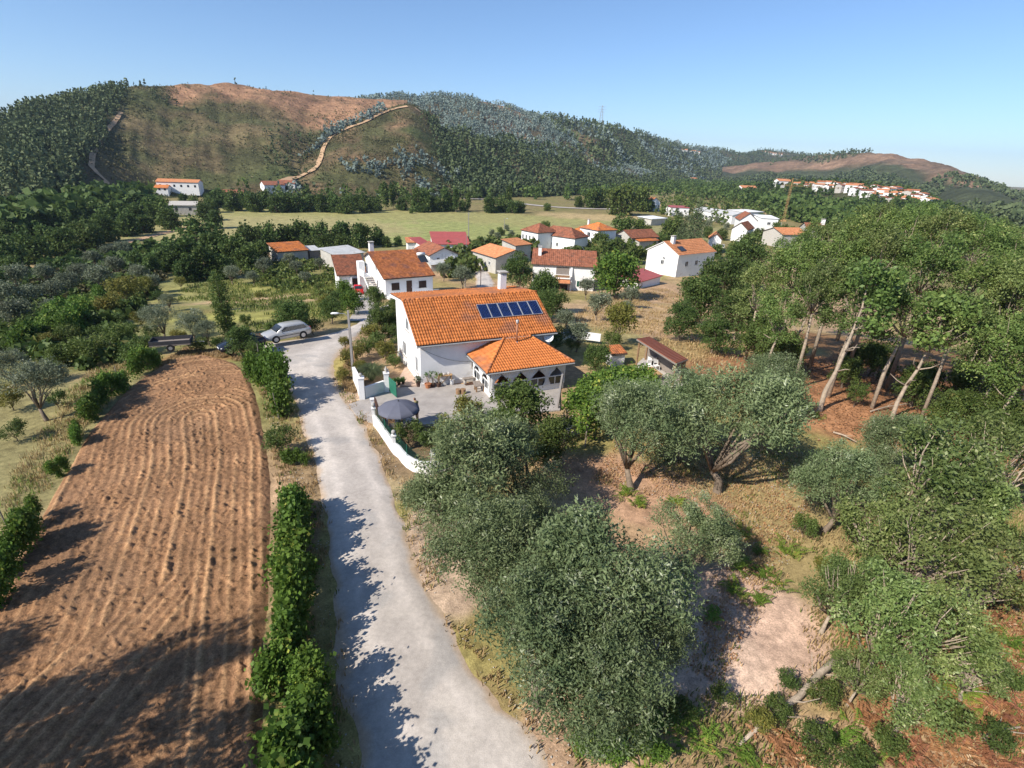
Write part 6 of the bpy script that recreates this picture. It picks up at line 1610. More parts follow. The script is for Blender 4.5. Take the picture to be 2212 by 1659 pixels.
# ------------------------------------------------------------------ yard, walls and small things
def paver_mat():
    m, nt, b = new_mat('grey_pavers')
    N, L = nt.nodes, nt.links
    tc = N.new('ShaderNodeTexCoord')
    mp = N.new('ShaderNodeMapping'); mp.inputs['Rotation'].default_value = (0, 0, -0.44)
    L.new(tc.outputs['Object'], mp.inputs['Vector'])
    br = N.new('ShaderNodeTexBrick')
    br.inputs['Scale'].default_value = 1.0
    br.inputs['Brick Width'].default_value = 0.20; br.inputs['Row Height'].default_value = 0.10; br.inputs['Mortar Size'].default_value = 0.008
    br.inputs['Color1'].default_value = (0.40, 0.36, 0.33, 1); br.inputs['Color2'].default_value = (0.35, 0.32, 0.295, 1); br.inputs['Mortar'].default_value = (0.27, 0.24, 0.21, 1)
    L.new(mp.outputs['Vector'], br.inputs['Vector'])
    nz = N.new('ShaderNodeTexNoise'); nz.inputs['Scale'].default_value = 0.9; nz.inputs['Detail'].default_value = 6
    L.new(tc.outputs['Object'], nz.inputs['Vector'])
    mr = N.new('ShaderNodeMapRange'); mr.inputs['From Min'].default_value = .3; mr.inputs['From Max'].default_value = .7; mr.inputs['To Min'].default_value = .82; mr.inputs['To Max'].default_value = 1.15
    L.new(nz.outputs['Fac'], mr.inputs['Value'])
    mx = N.new('ShaderNodeMix'); mx.data_type = 'RGBA'; mx.blend_type = 'MULTIPLY'; mx.inputs['Factor'].default_value = 1
    L.new(br.outputs['Color'], mx.inputs['A']); L.new(mr.outputs['Result'], mx.inputs['B']); L.new(mx.outputs['Result'], b.inputs['Base Color'])
    b.inputs['Roughness'].default_value = 0.9
    return m


M['paver'] = paver_mat()
M['sand'] = mat('pink_gravel', (0.50, 0.36, 0.27), 0.95, 0.15, 3.0, 0.5, 40)
M['khaki'] = mat('khaki_cloth', (0.23, 0.20, 0.09), 0.9, 0.1, 6.0)
M['dark_cloth'] = mat('dark_cloth', (0.022, 0.022, 0.026), 0.9, 0.1, 6.0)
M['skin'] = mat('skin', (0.42, 0.22, 0.14), 0.6, 0.06, 6.0)
M['hair'] = mat('dark_hair', (0.018, 0.012, 0.010), 0.7, 0.1, 8.0)
M['brick_red'] = mat('red_brick', (0.26, 0.085, 0.05), 0.9, 0.25, 5.0)


def flat(name, poly, z, material, kind='structure'):
    mb = MB(); mb.prism([(x, y, z - 0.25) for x, y in poly], (0, 0, 0.25))
    return tag(mb.build(name, material), kind=kind)


YARD = [(-12.00, 34.44), (-11.19, 35.51), (-9.74, 37.12), (-9.32, 37.88), (-7.34, 38.22), (-3.13, 39.40), (-1.56, 36.97), (3.96, 39.27), (3.68, 35.05), (-0.39, 33.83), (-2.62, 33.31), (-4.60, 32.12), (-6.42, 31.62), (-8.49, 30.98), (-9.40, 31.71), (-10.82, 32.62)]
flat('paved_yard', YARD, 0.035, M['paver'])
flat('gravel_path', [(-9.37, 37.97), (-9.40, 41.87), (-9.66, 44.64), (-10.46, 46.94), (-9.62, 46.34), (-7.25, 38.25)], 0.14, M['sand'])
k0 = [(-6.49, 31.56), (-4.59, 32.07), (-2.61, 33.21), (-0.66, 33.70)]
mb = MB()
for a, b in zip(k0[:-1], k0[1:]):
    an = math.atan2(b[1] - a[1], b[0] - a[0]); l = math.dist(a, b)
    mb.box(a[0], a[0] + l - .01, a[1] - .06, a[1] + .06, -.1, .14, an, a)
tag(mb.build('yard_kerb', M['stone']), kind='structure')


def wall_run(parent, pts, h, t, material, name='wall', cap=None):
    mb = MB()
    n = len(pts)
    L_, R_ = [], []
    for i in range(n):
        a, b = np.array(pts[max(0, i - 1)]), np.array(pts[min(n - 1, i + 1)])
        d = (b - a) / np.linalg.norm(b - a); nn = np.array([-d[1], d[0]]) * t / 2
        L_.append(np.array(pts[i]) + nn); R_.append(np.array(pts[i]) - nn)
    hs = h if hasattr(h, '__len__') else [h] * n
    for i in range(n - 1):
        q = [L_[i], L_[i + 1], R_[i + 1], R_[i]]
        hh = [hs[i], hs[i + 1], hs[i + 1], hs[i]]
        mb.add([(p[0], p[1], -0.3) for p in q] + [(p[0], p[1], z) for p, z in zip(q, hh)], [(3, 2, 1, 0), (4, 5, 6, 7), (0, 1, 5, 4), (2, 3, 7, 6)] + ([(3, 0, 4, 7)] if i == 0 else []) + ([(1, 2, 6, 5)] if i == n - 2 else []))
    return mb.build(name, M[material], parent)


def pillar(parent, p, h, w=0.36, rz=0.3, ball=True, material='white', ball_mat='concrete'):
    mb = MB(); mb.box(p[0] - w/2, p[0] + w/2, p[1] - w/2, p[1] + w/2, -0.3, h, rz)
    mb.box(p[0] - w/2 - .05, p[0] + w/2 + .05, p[1] - w/2 - .05, p[1] + w/2 + .05, h, h + .07, rz)
    o = mb.build('pillar', M[material], parent)
    if ball:
        g = MB(); g.lathe([(.05, 0), (.06, .05), (.05, .07)] + [(.14 * math.sin(a), .20 - .14 * math.cos(a)) for a in np.linspace(.35, pi - .02, 8)], 12, (p[0], p[1], h + .07))
        g.build('ball_finial', M[ball_mat], o, True)
    return o


# wall with gate pillars at the street lamp
t = thing('gate_wall', 'white wall with two pillars beside the driveway opening', 'wall', (0, 0, 0))
pA, pB, pC = (-11.30, 35.54), (-12.82, 38.71), (-9.78, 37.09)
wall_run(t, [(pA[0], pA[1]), ((pA[0] + pB[0]) / 2, (pA[1] + pB[1]) / 2), pB], [1.45, 1.4, 1.3], 0.22, 'white')
wall_run(t, [(pA[0] + .2, pA[1] + .08), (pC[0] - .2, pC[1] - .08)], 0.95, 0.2, 'white_old', 'low_wall')
pillar(t, pA, 1.72, 0.42); q = pillar(t, pC, 1.55, 0.36, ball=False)
# bird figure on the second pillar
g = MB(); g.lathe([(.09, 0), (.10, .04), (.06, .06), (.085, .16), (.10, .24), (.075, .33), (.05, .37), (.06, .41), (.055, .46), (.02, .49)], 10, (pC[0], pC[1], 1.62)); g.tube([(pC[0], pC[1], 2.07), (pC[0] + .09, pC[1] - .05, 2.05)], [.025, .005], 6)
for s in (-1, 1): g.prism([(pC[0] + .06 * s, pC[1] + .05, 1.68), (pC[0] + .16 * s, pC[1] + .10, 1.72), (pC[0] + .13 * s, pC[1] + .03, 1.98)], (.015 * s, .03, 0))
g.build('bird_figure', M['stone'], q, True)

gp = [(-9.63, 37.06), (-8.75, 35.87)]
t = thing('green_gate', 'green mesh gate leaf standing open behind the parasol', 'gate', (gp[0][0], gp[0][1], 0.04), math.atan2(gp[1][1] - gp[0][1], gp[1][0] - gp[0][0]))
gl = math.dist(*gp)
mb = MB(); mb.tube([(0, 0, 0), (0, 0, 1.25), (gl, 0, 1.25), (gl, 0, 0.08), (0, 0, 0.08)], 0.03, 6); mb.build('gate_frame', M['mesh_green'], t)
mb = MB(); mb.box(0.02, gl - .02, -.006, .006, .1, 1.23); mb.build('gate_sheet', M['mesh_green'], t)

# curved boundary wall with green netting
CW = [(-9.35, 31.62), (-8.90, 30.94), (-8.32, 29.95), (-7.66, 28.87), (-7.02, 27.84), (-6.78, 27.61), (-6.19, 26.70), (-5.55, 26.13), (-4.88, 25.89), (-4.03, 26.01), (-2.72, 26.61)]
t = thing('boundary_wall', 'low white boundary wall curving round the garden with green netting', 'wall', (0, 0, 0))
cw = resample(CW, 0.6)
wall_run(t, [tuple(p) for p in cw], 0.72, 0.2, 'white')
net = M['net'] = mat('green_netting', (0.02, 0.11, 0.075), 0.7, 0.2, 4.0)
# netting: wires with real gaps
mb = MB()
for i in range(len(cw) - 1):
    a, b = np.array(cw[i]), np.array(cw[i + 1])
    for k in range(6):
        p = a + (b - a) * k / 6
        mb.tube([(p[0], p[1], .72), (p[0], p[1], 1.4)], 0.0035, 3, False)
    for k in range(7):
        z = .76 + .11 * k
        mb.tube([(a[0], a[1], z), (b[0], b[1], z)], 0.0035, 3, False)
mb.build('netting', net, t)
for i in (0, 7, 13):
    if i < len(cw): pillar(t, cw[i], 1.2, 0.2)
for i in (4, 10, 16):
    if i < len(cw):
        g = MB(); g.tube([(cw[i][0], cw[i][1], .6), (cw[i][0], cw[i][1], 1.5)], .025, 6); g.build('fence_post', M['mesh_green'], t)

t = thing('slatted_gate', 'dark wooden slatted gate leaf propped on the white boundary wall', 'gate', (*(-9.50, 31.89), 0), math.atan2(-1, 0.8))
ga, gb = np.array((-9.67, 32.63)), np.array((-8.59, 30.53))
t.location = (ga[0] + .12, ga[1] + .05, 0); t.rotation_euler = (0, 0, math.atan2(gb[1] - ga[1], gb[0] - ga[0])); gl = float(np.linalg.norm(gb - ga))
for k in range(int(gl / .17)):
    g = MB(); g.box(k * .17, k * .17 + .11, -.015, .015, .12, 1.55 + .12 * math.sin(k * .6)); g.build('slat', M['wood_dark'], t)
g = MB(); g.box(0, gl, .016, .05, .35, .43); g.box(0, gl, .016, .05, 1.15, 1.23); g.build('rail', M['wood'], t)
pillar(tag(thing('gate_post', 'slim white gate post at the left end of the boundary wall', 'post'), None), (-9.78, 32.92), 1.25, 0.2, ball=False)

# parasol, table and the person standing under its edge
px_, py_ = (-7.30, 30.29)
t = thing('parasol', 'round slate grey garden parasol open over the yard', 'parasol', (px_, py_, 0.04))
n = 10
for k in range(n):
    a0, a1 = 2 * pi * k / n, 2 * pi * (k + 1) / n
    V, F = [], []
    rs = np.linspace(0, 1, 7)
    for i, r in enumerate(rs):
        for j in range(5):
            f = j / 4; a = a0 + (a1 - a0) * f
            sag = 1 - 0.045 * math.sin(pi * f) * r
            V.append((1.36 * r * sag * math.cos(a), 1.36 * r * sag * math.sin(a), 2.42 - 0.50 * r ** 1.7 - .02 * math.sin(pi * f) * r))
    for j in range(5):
        a = a0 + (a1 - a0) * j / 4; sag = 1 - 0.045 * math.sin(pi * j / 4)
        V.append((1.365 * sag * math.cos(a), 1.365 * sag * math.sin(a), 2.42 - 0.5 - 0.13 - .02 * math.sin(pi * j / 4)))
    F = [(i * 5 + j, i * 5 + j + 1, i * 5 + j + 6, i * 5 + j + 5) for i in range(7) for j in range(4)]
    link('canopy_panel', mesh_np('canopy_panel', V, F, True), M['parasol'], t)
    g = MB(); g.tube([(0, 0, 2.40), (.7 * math.cos(a0), .7 * math.sin(a0), 2.24), (1.36 * math.cos(a0), 1.36 * math.sin(a0), 1.90)], .012, 5); g.build('rib', M['steel'], t)
g = MB(); g.tube([(0, 0, 0), (0, 0, 2.45)], .025, 8); g.lathe([(.03, 0), (.05, .04), (.01, .1)], 8, (0, 0, 2.42)); g.build('pole', M['black'], t)
g = MB(); g.lathe([(.28, 0), (.28, .06), (.08, .1), (.06, .3)], 14); g.build('base', M['concrete'], t)

def table(name, label, p, rz, L_, W_, H_, top='wood', leg='wood', cat='table', thick=.05, inset=.08):
    t = thing(name, label, cat, (p[0], p[1], .04), rz)
    g = MB(); g.box(-L_/2, L_/2, -W_/2, W_/2, H_ - thick, H_); g.build('table_top', M[top], t)
    for sx in (-1, 1):
        for sy in (-1, 1):
            x, y = sx * (L_/2 - inset), sy * (W_/2 - inset)
            g = MB(); g.box(x - .035, x + .035, y - .035, y + .035, 0, H_ - thick - .002); g.build('leg', M[leg], t)
    return t

def chair(name, label, p, rz, material='wood', z=.04, group=None):
    t = thing(name, label, 'chair', (p[0], p[1], z), rz, group)
    g = MB(); g.box(-.22, .22, -.22, .22, .43, .47); g.build('seat', M[material], t)
    g = MB(); g.box(-.22, .22, .19, .22, .62, .95); g.build('backrest', M[material], t)
    for sx in (-1, 1):
        for sy in (-1, 1):
            g = MB(); g.box(sx * .2 - .02, sx * .2 + .02, sy * .2 - .02, sy * .2 + .02, 0, .428 if sy < 0 else .94); g.build('leg', M[material], t)
    return t

table('garden_table', 'brown wooden garden table in the shade of the parasol', (-8.10, 31.70), .5, 1.25, .8, .74, 'brick_red', 'wood')
chair('garden_chair', 'brown wooden chair left of the table under the parasol', (-8.71, 32.03), 1.2)
chair('garden_chair', 'brown wooden chair in front of the table under the parasol', (-8.05, 31.18), 3.4)

# the person: one skinned body, clothes by the area they cover
def person(p, rz, label):
    J = {'pel': (0, 0, .95), 'sp1': (0, .03, 1.12), 'sp2': (0, .08, 1.30), 'che': (0, .13, 1.42), 'nek': (0, .19, 1.52), 'hd1': (0, .23, 1.60), 'hd2': (0, .26, 1.73),
         'shL': (-.19, .13, 1.42), 'elL': (-.27, .28, 1.18), 'wrL': (-.20, .48, 1.07), 'haL': (-.19, .56, 1.05), 'shR': (.19, .13, 1.42), 'elR': (.27, .22, 1.16), 'wrR': (.22, .43, 1.02), 'haR': (.21, .51, 1.0),
         'hiL': (-.10, 0, .90), 'knL': (-.12, .06, .50), 'anL': (-.13, -.06, .09), 'toL': (-.14, .12, .045), 'hiR': (.10, 0, .90), 'knR': (.13, .12, .50), 'anR': (.14, .10, .09), 'toR': (.15, .28, .045)}
    rad_ = {'pel': .15, 'sp1': .135, 'sp2': .14, 'che': .13, 'nek': .058, 'hd1': .085, 'hd2': .088, 'shL': .068, 'shR': .068, 'elL': .045, 'elR': .045, 'wrL': .031, 'wrR': .031, 'haL': .036, 'haR': .036,
            'hiL': .092, 'hiR': .092, 'knL': .060, 'knR': .060, 'anL': .040, 'anR': .040, 'toL': .036, 'toR': .036}
    E = [('pel', 'sp1'), ('sp1', 'sp2'), ('sp2', 'che'), ('che', 'nek'), ('nek', 'hd1'), ('hd1', 'hd2'), ('che', 'shL'), ('shL', 'elL'), ('elL', 'wrL'), ('wrL', 'haL'), ('che', 'shR'), ('shR', 'elR'), ('elR', 'wrR'), ('wrR', 'haR'),
         ('pel', 'hiL'), ('hiL', 'knL'), ('knL', 'anL'), ('anL', 'toL'), ('pel', 'hiR'), ('hiR', 'knR'), ('knR', 'anR'), ('anR', 'toR')]
    ks = list(J)
    me = bpy.data.meshes.new('person'); me.from_pydata([J[k] for k in ks], [(ks.index(a), ks.index(b)) for a, b in E], [])
    o = bpy.data.objects.new('person_rig', me); COL.objects.link(o)
    sk = o.modifiers.new('skin', 'SKIN'); sk.use_smooth_shade = True
    for i, k in enumerate(ks):
        r = rad_[k]
        me.skin_vertices[0].data[i].radius = (r, r * (.72 if k in ('sp1', 'sp2', 'che', 'pel') else 1))
        me.skin_vertices[0].data[i].use_root = (k == 'pel')
    sb = o.modifiers.new('sub', 'SUBSURF'); sb.levels = 2; sb.render_levels = 2
    dg = bpy.context.evaluated_depsgraph_get()
    em = bpy.data.meshes.new_from_object(o.evaluated_get(dg))
    bpy.data.objects.remove(o)
    V = [tuple(v.co) for v in em.vertices]; F = [tuple(f.vertices) for f in em.polygons]
    mb = MB(); mb.add(V, F)
    for s, h in ((-1, 'haL'), (1, 'haR')):
        c = Vector(J[h])
        for k, (dx, l) in enumerate(((-.03, .075), (-.01, .085), (.01, .08), (.03, .065))):
            mb.tube([c + Vector((dx, .02, 0)), c + Vector((dx * 1.1, .05, -.015)), c + Vector((dx * 1.1, .02 + l, -.05))], [.010, .0095, .008], 6)
        mb.tube([c + Vector((-s * .03, -.03, 0)), c + Vector((-s * .055, .0, -.012)), c + Vector((-s * .05, .035, -.03))], [.012, .011, .009], 6)
    hd = Vector(J['hd1']) * .45 + Vector(J['hd2']) * .55
    mb.tube([hd + Vector((0, .08, -.01)), hd + Vector((0, .115, -.03))], [.016, .013], 6)
    for s in (-1, 1): mb.tube([hd + Vector((s * .085, 0, -.01)), hd + Vector((s * .098, -.01, .0))], [.028, .022], 6)
    fin = mb.mesh('person', True)
    for k in ('skin', 'khaki', 'dark_cloth', 'hair'): fin.materials.append(M[k])
    for f in fin.polygons:
        c = f.center
        arm = abs(c.x) > .205
        if c.z > 1.53: f.material_index = 3 if (c.z > 1.71 or c.y < hd.y - .035) and c.z > 1.58 else 0
        elif arm and c.z < 1.27 and c.z > .93 and c.y > .16: f.material_index = 0
        elif c.z > .93: f.material_index = 1
        elif c.z > .52: f.material_index = 2
        elif c.z < .11: f.material_index = 2
        else: f.material_index = 0
    r = link('person', fin); r.location = (p[0], p[1], .04); r.rotation_euler = (0, 0, rz)
    for s in (-1, 1):
        g = MB(); g.lathe([(.001, -.009), (.009, -.004), (.009, .004), (.001, .009)], 6, (s * .032, hd.y + .082, hd.z + .02)); g.build('eye', M['black'], r)
    return tag(r, label, 'person')

person((-6.46, 32.28), math.radians(62), 'person in khaki shirt and dark shorts bending in under the parasol')

# potted plants, bench and odds and ends along the house front
def pot_plant(p, r, h, kind, label, pm='clay_dark', cat='pot plant', leaf='plant_leaf', z=.04):
    t = thing('pot_plant', label, cat, (p[0], p[1], z), RNG.random() * 6)
    g = MB(); g.lathe([(r * .7, 0), (r, h), (r * 1.08, h), (r * 1.08, h + .04), (r * .9, h + .04), (r * .85, h - .02)], 12); g.build('pot', M[pm], t)
    rng = np.random.default_rng(int(abs(p[0] * 100)) + 5)
    if kind == 'leafy':
        V, F = leaf_cloud(lobe_points([(0, 0, h + r * 1.2, r * 1.5, r * 1.5, r * 1.4)], 30, rng, .2), 8, .06, .12, .6, rng)
        link('foliage', mesh_np('foliage', V, F), M[leaf], t)
    else:
        g = MB()
        for k in range(5):
            a = k * 1.26 + rng.random(); l = .5 + .5 * rng.random()
            g.tube([(0, 0, h), (math.cos(a) * .1, math.sin(a) * .1, h + l * .5), (math.cos(a) * .25, math.sin(a) * .25, h + l)], [.025, .02, .008], 5)
        g.build('stem', M['bark_pale'], t)
        V, F = leaf_cloud(lobe_points([(0, 0, h + .75, .35, .35, .3)], 8, rng, .2), 6, .07, .13, .6, rng)
        link('foliage', mesh_np('foliage', V, F), M[leaf], t)
    return t


pot_plant((-7.53, 38.27), .2, .36, 'leafy', 'pale agave in a dark pot at the house corner', leaf='olive_grey')
pot_plant((-9.39, 37.94), .14, .2, 'leafy', 'left one of three small dark pots on the path kerb', z=.14)
pot_plant((-9.07, 38.18), .14, .2, 'leafy', 'middle one of three small dark pots on the path kerb', z=.14)
pot_plant((-8.78, 38.39), .14, .2, 'leafy', 'right one of three small dark pots on the path kerb', z=.14)
pot_plant((-6.73, 38.06), .26, .34, 'stemmy', 'bare stemmed plant in a clay pot against the white wall', 'clay')
pot_plant((-6.35, 38.28), .18, .28, 'stemmy', 'spindly plant in a brown pot right of the clay pot', 'clay_dark')
pot_plant((-5.91, 38.37), .2, .3, 'stemmy', 'dry twiggy plant in a brown pot beside the trestle bench', 'clay_dark', leaf='yellow_leaf')
tb = table('trestle_bench', 'pale wooden work bench with paint tins against the white wall', (-5.48, 38.88), HR, 1.2, .45, .85, 'wood_pale', 'wood_pale', 'bench')
g = MB(); g.tube([(-.5, -.15, 0), (.3, -.1, .8)], .03, 4); g.build('brace', M['wood_pale'], tb)
for k, (dx, m_) in enumerate(((-.42, 'dark_paint'), (-.25, 'cell'), (-.08, 'frame_white'), (.12, 'steel'), (.3, 'frame_white'))):
    bx_ = (-5.48, 38.88); c_ = math.cos(HR); s_ = math.sin(HR)
    g = MB(); g.lathe([(.06, 0), (.06, .14), (.063, .145), (.063, .15), (.05, .15)], 10)
    o = g.build('paint_tin', M[m_]); o.location = (bx_[0] + dx * c_, bx_[1] + dx * s_, .89)
    tag(o, ('leftmost', 'second', 'middle', 'fourth', 'rightmost')[k] + ' paint tin on the work bench by the wall', 'tin', 'tins on the work bench')
t = thing('bucket', 'white plastic bucket standing on the paving by the wall', 'bucket', (*(-4.91, 39.02), .04))
g = MB(); g.lathe([(.15, 0), (.185, .42), (.2, .42), (.2, .46), (.17, .46), (.14, .06)], 16); g.build('body', M['frame_white'], t)
g = MB(); g.tube([(.19 * math.cos(a), .19 * math.sin(a), .42 - .1 * math.sin(a)) for a in np.linspace(0, pi, 9)], .006, 5); g.build('handle', M['steel'], t)
for k, (q, r) in enumerate((((-4.19, 37.16), .2), ((-3.81, 37.25), .2))):
    g = MB(); g.lathe([(r, 0), (r * .97, .2), (r, .4), (r * .9, .41)], 14); o = g.build('log_stool', M['wood']); o.location = (*q, .04)
    tag(o, ('left', 'right')[k] + ' sawn log stool in front of the veranda', 'stool', 'log stools')
t = thing('slab_table', 'rough slab table tilted against the veranda corner', 'table', (*(-2.61, 37.94), .04), HR)
g = MB(); g.prism([(-.45, -.35, .52), (.45, -.4, .5), (.5, .4, .62), (-.4, .45, .64)], (0, 0, .07)); g.build('table_top', M['wood_grey'], t)
for x, y in ((-.3, -.2), (.3, -.25), (.3, .25), (-.25, .3)):
    g = MB(); g.box(x - .05, x + .05, y - .05, y + .05, 0, .53); g.build('leg', M['wood'], t)
g = MB(); g.box(-.35, .35, -.22, .22, 0, .03); o = g.build('door_mat', M['wood_dark']); o.location = (*(-3.54, 39.17), .04); o.rotation_euler = (0, 0, HR); tag(o, 'dark square mat on the paving near the veranda', 'mat')
t = thing('stone_bench', 'weathered stone bench against the white wall beside the veranda', 'bench', house_pt(4.0, -.45, .04), HR)
g = MB(); g.box(-.6, .6, -.2, .2, .36, .46); g.build('seat', M['wood_grey'], t)
for s in (-1, 1):
    g = MB(); g.box(s * .45 - .08, s * .45 + .08, -.16, .16, 0, .358); g.build('leg', M['stone'], t)

# pampas grass behind the gate wall
def blades(name, p, n, h, spread, w, material, seed, droop=.6):
    rng = np.random.default_rng(seed)
    V, F = [], []
    for _ in range(n):
        a = rng.random() * 2 * pi; l = h * (.6 + .5 * rng.random()); s = spread * (.3 + .8 * rng.random())
        d = np.array([math.cos(a), math.sin(a), 0]); sd = np.array([-d[1], d[0], 0]) * w
        b0 = d * rng.random() * .15
        pts = [b0 + d * s * t_ ** 1.5 + np.array([0, 0, l * (t_ - droop * t_ ** 2.6)]) for t_ in (0, .3, .6, .85, 1)]
        k = len(V)
        for i, q in enumerate(pts):
            ww = sd * (1, 1, .8, .5, .1)[i]
            V += [q - ww, q + ww]
        F += [(k + 2 * i, k + 2 * i + 1, k + 2 * i + 3, k + 2 * i + 2) for i in range(4)]
    return mesh_np(name, V, F)


t = thing('pampas_grass', 'fountain shaped pampas grass behind the white gate wall', 'grass clump', (*(-11.53, 39.11), 0))
link('blades', blades('blades', (0, 0), 1500, 2.5, 1.75, .012, 'pampas', 77), M['pampas'], t)

# bank below the lamp, brush heap
# street lamp
def lamp_post(p, h, label, ang, arm=1.1, lean=(0, 0), r=(.15, .10), meter=False, name='street_lamp'):
    t = thing(name, label, 'street lamp', on_ground(p), 0)
    g = MB(); g.tube([(0, 0, -.4), (lean[0] * .5, lean[1] * .5, h / 2), (lean[0], lean[1], h)], [r[0], (r[0] + r[1]) / 2, r[1]], 4 if meter else 8); g.build('pole', M['pole'], t)
    c, s = math.cos(ang), math.sin(ang)
    x0, y0 = lean
    g = MB(); g.tube([(x0, y0, h - .55), (x0 + c * .3 * arm, y0 + s * .3 * arm, h - .25), (x0 + c * .75 * arm, y0 + s * .75 * arm, h - .2)], .025, 6); g.build('arm', M['steel'], t)
    g = MB(); g.tube([(x0 + c * .7 * arm, y0 + s * .7 * arm, h - .2), (x0 + c * .85 * arm, y0 + s * .85 * arm, h - .2), (x0 + c * 1.2 * arm, y0 + s * 1.2 * arm, h - .19), (x0 + c * 1.35 * arm, y0 + s * 1.35 * arm, h - .21)], [.05, .085, .09, .04], 8); g.build('lamp_head', M['frame_white'], t, True)
    return t


lp = lamp_post((-13.56, 40.82), 5.35, 'concrete street lamp with white head at the inner bend of the lane', math.radians(196), 1.0, meter=True)
g = MB(); g.box(.14, .20, -.05, .05, .4, 1.9); g.build('meter_pipe', M['wood_pale'], lp)
lamp_post((-10.10, 101.74), 3.3, 'small street lamp on the lawn behind the main roof', math.radians(180), .9, r=(.1, .07))
lamp_post((-5.88, 217.31), 5, 'thin street lamp beside the valley field', math.radians(30), 1.2, r=(.12, .08))


def post(p, h, r, label, name='utility_pole', material='pole', lean=(0, 0), arms=True, cat='pole'):
    t = thing(name, label, cat, on_ground(p), 0)
    g = MB(); g.tube([(0, 0, -.4), (lean[0], lean[1], h)], [r, r * .65], 6); g.build('pole', M[material], t)
    if arms:
        g = MB(); g.box(lean[0] - .6, lean[0] + .6, lean[1] - .04, lean[1] + .04, h - .45, h - .37); g.build('crossarm', M['steel'], t)
    return t


post((-16.36, 175.34), 10.2, .17, 'tall utility pole at the edge of the green field')
post((-7.15, 103.45), 4.3, .09, 'thin dark post beside the village lane', material='wood_dark', arms=False)
post((-18.85, 69.77), 4.0, .14, 'square concrete pole in front of the terrace house', arms=False)
post((-14.91, 153.17), 5.5, .1, 'grey pole beside the clipped hedge', arms=False)
post((-15.95, 31.76), 1.9, .04, 'leaning wooden vine stake beside the lane', 'vine_stake', 'wood_grey', (-.25, .1), False, 'stake')
post((-21.70, 41.25), 2.0, .04, 'wooden vine stake at the top of the lane row', 'vine_stake', 'wood_grey', (.03, .0), False, 'stake')
post((-23.32, 19.32), 1.7, .04, 'wooden vine stake at the left edge', 'vine_stake', 'wood_grey', (-.1, .0), False, 'stake')
post((-29.96, 35.85), 1.7, .04, 'wooden vine stake in the left vine row', 'vine_stake', 'wood_grey', (.05, .0), False, 'stake')
post((3.48, 35.40), 2.75, .13, 'leaning grey concrete post in front of the vine arbour', 'concrete_post', 'pole', (.22, .1), False, 'post')


# vine arbour
ap = [(3.56, 31.86), (5.37, 35.78), (8.19, 38.57), (10.75, 38.48), (10.92, 35.01), (9.50, 32.93), (6.67, 31.31), (4.76, 29.43)]
ac = np.mean(ap, 0)
t = thing('vine_arbour', 'bright green grape vine spreading over a low arbour beside the veranda', 'vine arbour', (ac[0], ac[1], 0))
rng = np.random.default_rng(88)
a = np.array(ap); q = a.min(0) + rng.random((9000, 2)) * (a.max(0) - a.min(0)); q = q[in_poly(q[:, 0], q[:, 1], ap)][:1500]
hz = 2.0 + 0.75 * fbm(q[:, 0], q[:, 1], 1.4, 301, 3) + .15 * rng.normal(size=len(q))
ed = seg_dist(q[:, 0], q[:, 1], ap + [ap[0]]); drp = np.where((ed < .5) & (rng.random(len(q)) < .6), rng.random(len(q)) * 1.7, 0)
Cn = np.column_stack([q - ac, hz - drp])
V, F = leaf_cloud(Cn, 11, .17, .19, .85, rng, .9)
link('foliage', mesh_np('foliage', V, F), M['vine'], t)
for p in ap[::1]:
    x, y = (np.array(p) - ac) * .92
    g = MB(); g.tube([(x, y, -.3), (x, y, 2.15)], .05, 6); g.build('post', M['wood_grey'], t)
g = MB()
for i in range(len(ap)):
    b0, b1 = (np.array(ap[i]) - ac) * .92, (np.array(ap[(i + 1) % len(ap)]) - ac) * .92
    g.tube([(*b0, 2.12), (*b1, 2.12)], .035, 5)
g.build('beam', M['wood_grey'], t)

# block wall and ornaments at the right end of the garden
wa, wb = np.array((3.85, 30.89)), np.array((5.62, 32.26))
an = math.atan2(*(wb - wa)[::-1]); wl = float(np.linalg.norm(wb - wa))
t = thing('block_wall', 'low grey block wall at the end of the garden', 'wall', (wa[0], wa[1], 0), an)
g = MB(); g.box(0.003, wl - .003, .01, .17, -.3, .62); g.build('mortar', M['concrete'], t)
bl = MB(); bl.box(0, .385, 0, .18, 0, .185); BLK = bl.mesh('block'); BLK.materials.append(M['block'])
for r in range(3):
    for c in range(int(wl / .4)):
        o = link('block', BLK, None, t); o.location = (c * .4 + (.2 if r % 2 else 0), 0 + .004 * ((c * 7 + r) % 3), .02 + r * .2)
g = MB(); g.box(-.02, wl + .02, -.03, .21, .621, .68); g.build('coping', M['concrete'], t)
for nm, q, lab, pr in (('ball_ornament', (3.63, 30.53), 'grey stone ball on the block wall', [(.05, 0), (.07, .06)] + [(.13 * math.sin(x), .19 - .13 * math.cos(x)) for x in np.linspace(.5, pi - .02, 8)]),
                       ('stone_basin', (3.88, 30.12), 'pale stone basin on the block wall', [(.12, 0), (.08, .08), (.2, .2), (.24, .26), (.2, .26), (.12, .16)]),
                       ('stone_figure', (5.16, 31.07), 'small pale stone figure at the end of the block wall', [(.1, 0), (.12, .1), (.08, .2), (.1, .3), (.06, .36), (.07, .42), (.02, .48)])):
    g = MB(); g.lathe(pr, 14); o = g.build(nm, M['stone'], None, True); o.location = (q[0], q[1], .68); tag(o, lab, 'ornament')
kp = [(4.63, 34.00), (4.92, 33.13), (5.33, 32.49)]
t = thing('stone_edging', 'pale stone edging beside the garden path', 'edging', (0, 0, 0))
q = resample(kp, .3)
